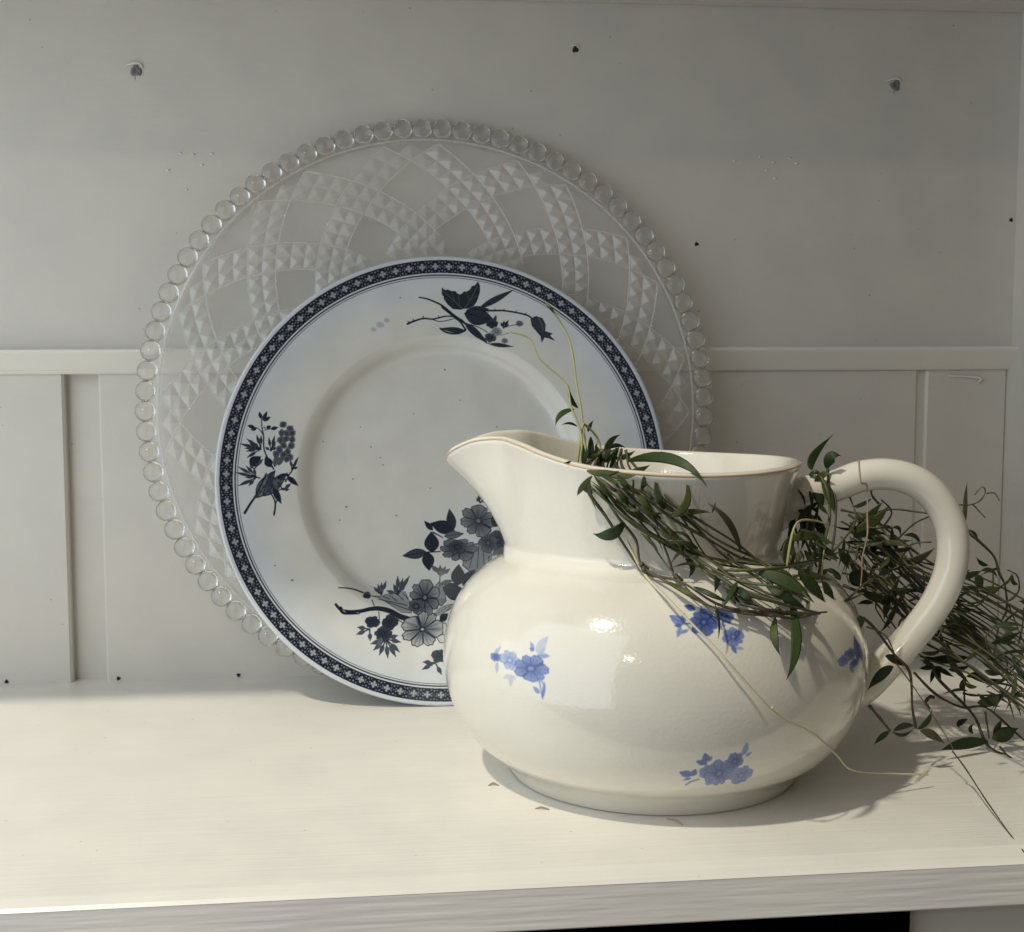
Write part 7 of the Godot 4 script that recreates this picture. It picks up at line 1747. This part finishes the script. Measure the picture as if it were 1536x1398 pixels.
	leaf(Vector3(253.0, 28.7, 112.0), Vector3(241.9, 28.3, 112.0), Vector3(230.9, 27.9, 112.0), 3.36, 0.00, M.leaves[3])
	leaf(Vector3(233.3, 28.6, 108.0), Vector3(243.7, 26.6, 109.0), Vector3(254.0, 26.4, 110.0), 2.34, 0.00, M.leaves[3])
	leaf(Vector3(235.2, 26.7, 118.0), Vector3(231.3, 28.4, 120.0), Vector3(227.4, 30.2, 122.0), 2.28, 0.00, M.leaves[3])
	leaf(Vector3(235.2, 26.7, 118.0), Vector3(233.3, 23.5, 120.0), Vector3(231.5, 20.4, 122.0), 2.29, 0.00, M.leaves[3])
	leaf(Vector3(235.2, 26.7, 118.0), Vector3(237.2, 25.7, 120.0), Vector3(239.2, 24.7, 122.0), 2.29, 0.00, M.leaves[3])
	leaf(Vector3(235.2, 26.7, 118.0), Vector3(235.8, 24.3, 120.0), Vector3(236.4, 21.9, 122.0), 2.29, 0.00, M.leaves[3])
	leaf(Vector3(235.2, 26.7, 118.0), Vector3(230.7, 26.9, 120.0), Vector3(226.3, 27.1, 122.0), 2.28, 0.00, M.leaves[3])
	leaf(Vector3(235.2, 26.7, 118.0), Vector3(238.7, 24.8, 120.0), Vector3(242.2, 22.9, 122.0), 2.29, 0.00, M.leaves[3])
	leaf(Vector3(242.9, 24.5, 115.0), Vector3(247.2, 24.9, 116.5), Vector3(251.5, 27.1, 118.0), 2.32, 0.00, M.leaves[1])
	leaf(Vector3(238.8, 21.1, 135.0), Vector3(239.0, 24.1, 135.5), Vector3(240.4, 27.2, 136.0), 2.99, 0.00, M.leaves[0])
	leaf(Vector3(240.4, 26.9, 136.0), Vector3(245.1, 27.4, 137.0), Vector3(247.7, 24.7, 138.0), 2.99, 0.00, M.leaves[0])
	leaf(Vector3(240.6, 18.6, 145.0), Vector3(245.7, 19.5, 146.5), Vector3(250.7, 22.1, 148.0), 4.19, 0.00, M.leaves[2])
	leaf(Vector3(212.7, 35.6, 140.0), Vector3(208.9, 32.5, 142.5), Vector3(205.1, 29.4, 145.0), 1.91, 0.00, M.leaves[1])
	stem([Vector3(216.0, 30.3, 140.0), Vector3(224.9, 21.4, 141.7), Vector3(234.6, 16.7, 144.5), Vector3(243.7, 16.8, 146.7), Vector3(256.7, 5.4, 149.9), Vector3(266.6, -2.7, 155.0)], 0.50, M.stems[1])
	stem([Vector3(229.8, 29.3, 128.0), Vector3(230.5, 24.9, 131.8), Vector3(240.2, 13.1, 142.4), Vector3(243.1, 2.3, 150.6), Vector3(253.5, -1.7, 155.9), Vector3(265.2, -6.4, 160.0)], 0.60, M.stems[1])
	stem([Vector3(239.7, 19.7, 135.0), Vector3(243.9, 19.8, 139.2), Vector3(256.9, 22.1, 145.2), Vector3(269.8, 25.7, 140.0)], 0.45, M.stems[1])
	stem([Vector3(239.9, 22.5, 135.0), Vector3(236.9, 15.6, 142.0)], 0.40, M.stems[1])
	stem([Vector3(243.6, 14.9, 146.0), Vector3(243.5, 5.2, 150.0)], 0.40, M.stems[1])
	stem([Vector3(174.3, 33.6, 195.0), Vector3(183.5, 23.4, 192.0)], 0.55, M.stems[1])
	leaf(Vector3(183.3, 23.1, 192.0), Vector3(179.4, 21.8, 194.0), Vector3(175.7, 19.6, 196.0), 2.15, 0.00, M.leaves[1])
	leaf(Vector3(185.2, 23.0, 191.0), Vector3(193.7, 21.7, 181.5), Vector3(202.5, 18.4, 172.0), 2.45, 0.00, M.leaves[1])
	leaf(Vector3(184.7, 22.8, 191.0), Vector3(193.2, 18.2, 181.5), Vector3(201.8, 17.7, 172.0), 1.33, 0.00, M.leaves[3])
	leaf(Vector3(203.1, 17.1, 172.0), Vector3(207.4, 20.0, 171.0), Vector3(209.6, 24.0, 170.0), 2.29, 0.00, M.leaves[1])
	leaf(Vector3(204.2, 16.6, 172.0), Vector3(209.7, 14.3, 171.0), Vector3(215.3, 10.4, 170.0), 3.46, 0.00, M.leaves[4])
	leaf(Vector3(242.0, 4.8, 152.0), Vector3(228.8, 5.5, 156.0), Vector3(218.2, 4.5, 160.0), 4.59, 0.00, M.leaves[1])
	leaf(Vector3(236.1, 12.2, 146.0), Vector3(232.0, 10.8, 147.0), Vector3(232.4, 9.4, 148.0), 2.45, 0.00, M.leaves[1])
	leaf(Vector3(244.7, 5.2, 150.0), Vector3(249.7, 7.5, 151.0), Vector3(254.6, 9.8, 152.0), 5.93, 0.00, M.leaves[0])
	leaf(Vector3(245.2, 6.8, 150.0), Vector3(246.9, 10.0, 150.0), Vector3(248.6, 13.2, 150.0), 2.71, 0.00, M.leaves[1])
	leaf(Vector3(236.8, 7.6, 150.0), Vector3(235.3, 9.7, 150.0), Vector3(237.2, 11.7, 150.0), 1.96, 0.00, M.leaves[1])
	stem([Vector3(223.5, 20.5, 142.0), Vector3(221.8, 20.6, 142.0), Vector3(220.1, 18.5, 142.4), Vector3(221.9, 16.1, 142.0)], 0.70, M.stems[1])
	stem([Vector3(246.5, 2.8, 153.0), Vector3(247.6, 0.5, 158.2), Vector3(254.3, -4.2, 162.0)], 0.35, M.stems[1])
	stem([Vector3(192.9, 44.0, 172.0), Vector3(198.9, 35.1, 176.1), Vector3(207.6, 17.8, 188.1), Vector3(208.3, 14.2, 190.0)], 0.24, M.stems[2])
	stem([Vector3(208.3, 14.2, 190.0), Vector3(211.8, 8.7, 193.4), Vector3(209.2, 4.1, 214.6), Vector3(206.4, -0.5, 240.2), Vector3(201.5, 1.2, 262.0)], 0.26, M.stems[1])
	stem([Vector3(174.7, 61.0, 190.0), Vector3(184.3, 56.0, 184.9), Vector3(190.6, 46.0, 180.0)], 0.30, M.stems[2])


# ---------------------------------------------------------------- small bits on the shelf
func curl(called: String, label: String, pts: Array, r: float):
	var o := thing(called, label, "plant debris", pts[0] * 0.001)
	var q := []
	for p in pts:
		q.append((p - pts[0]) * 0.001)
	part("husk", tube(smooth(q, 5), func(t): return r * 0.001 * (0.35 + 0.65 * sin(PI * clampf(t, 0.08, 0.92))), 7, 0.5), M.bit, o)


func _ready():
	# camera
	var cam := Camera3D.new()
	cam.name = "camera"
	cam.fov = 41.397
	cam.near = 0.02
	cam.far = 30.0
	cam.position = Vector3(0.0, 0.156, 0.606)
	cam.rotation_degrees = Vector3(-4.95, -6.5, 0.0)
	add_child(cam)
	cam.current = true
	# dim room all round
	var env := Environment.new()
	env.background_mode = Environment.BG_COLOR
	env.background_color = Color(0.64, 0.61, 0.565)
	env.background_energy_multiplier = 0.28
	env.tonemap_mode = Environment.TONE_MAPPER_LINEAR
	env.tonemap_exposure = 1.0
	env.sdfgi_enabled = true
	env.ssao_enabled = true
	env.ssil_enabled = true
	var we := WorldEnvironment.new()
	we.name = "room"
	we.environment = env
	add_child(we)
	# the warm lamp of the room, high up to the left
	var key := OmniLight3D.new()
	key.name = "ceiling_lamp"
	key.position = Vector3(-0.60, 1.40, 0.72)
	key.light_color = Color(1.0, 0.965, 0.88)
	key.light_energy = 1.64
	key.light_size = 0.032
	key.omni_range = 6.0
	key.omni_attenuation = 2.0
	key.shadow_enabled = true
	add_child(key)
	# a weaker lamp further back in the room
	var far_lamp := OmniLight3D.new()
	far_lamp.name = "far_lamp"
	far_lamp.position = Vector3(-0.9, 1.2, 2.4)
	far_lamp.light_color = Color(1.0, 0.93, 0.82)
	far_lamp.light_energy = 0.24
	far_lamp.light_size = 0.05
	far_lamp.omni_range = 8.0
	far_lamp.omni_attenuation = 2.0
	far_lamp.shadow_enabled = true
	add_child(far_lamp)
	# cool daylight from a window on the left
	var win := AreaLight3D.new()
	win.name = "window_light"
	win.area_size = Vector2(1.0, 0.95)
	win.light_color = Color(0.91, 0.96, 1.0)
	win.light_energy = 0.48
	win.area_range = 5.0
	win.shadow_enabled = true
	add_child(win)
	win.look_at_from_position(Vector3(-0.57, 0.28, 0.40), Vector3(-0.08, 0.17, 0.0))
	make_materials()
	M.glaze_relief = relief(1024, 512, 0.30, 0.16, 2, 31, 0.9)
	build_place()
	build_platter()
	build_plate()
	build_jug()
	build_plant()
	curl("leaf_scrap", "dry brown leaf scrap on the shelf left of the jug foot", [Vector3(41.4, 0.2, 167.1), Vector3(43.1, 0.8, 166.8), Vector3(45.0, 0.2, 167.5)], 0.45)
	curl("leaf_scrap_001", "dry brown leaf scrap touching the jug's shadow, in front of its foot", [Vector3(55.3, 0.2, 192.4), Vector3(57.3, 0.8, 193.0), Vector3(60.0, 0.2, 193.6)], 0.40)
	curl("leaf_scrap_002", "thin dark stalk scrap under the front of the jug foot", [Vector3(98.5, 0.2, 206.7), Vector3(101.0, 0.8, 210.4), Vector3(102.4, 0.2, 213.3)], 0.30)
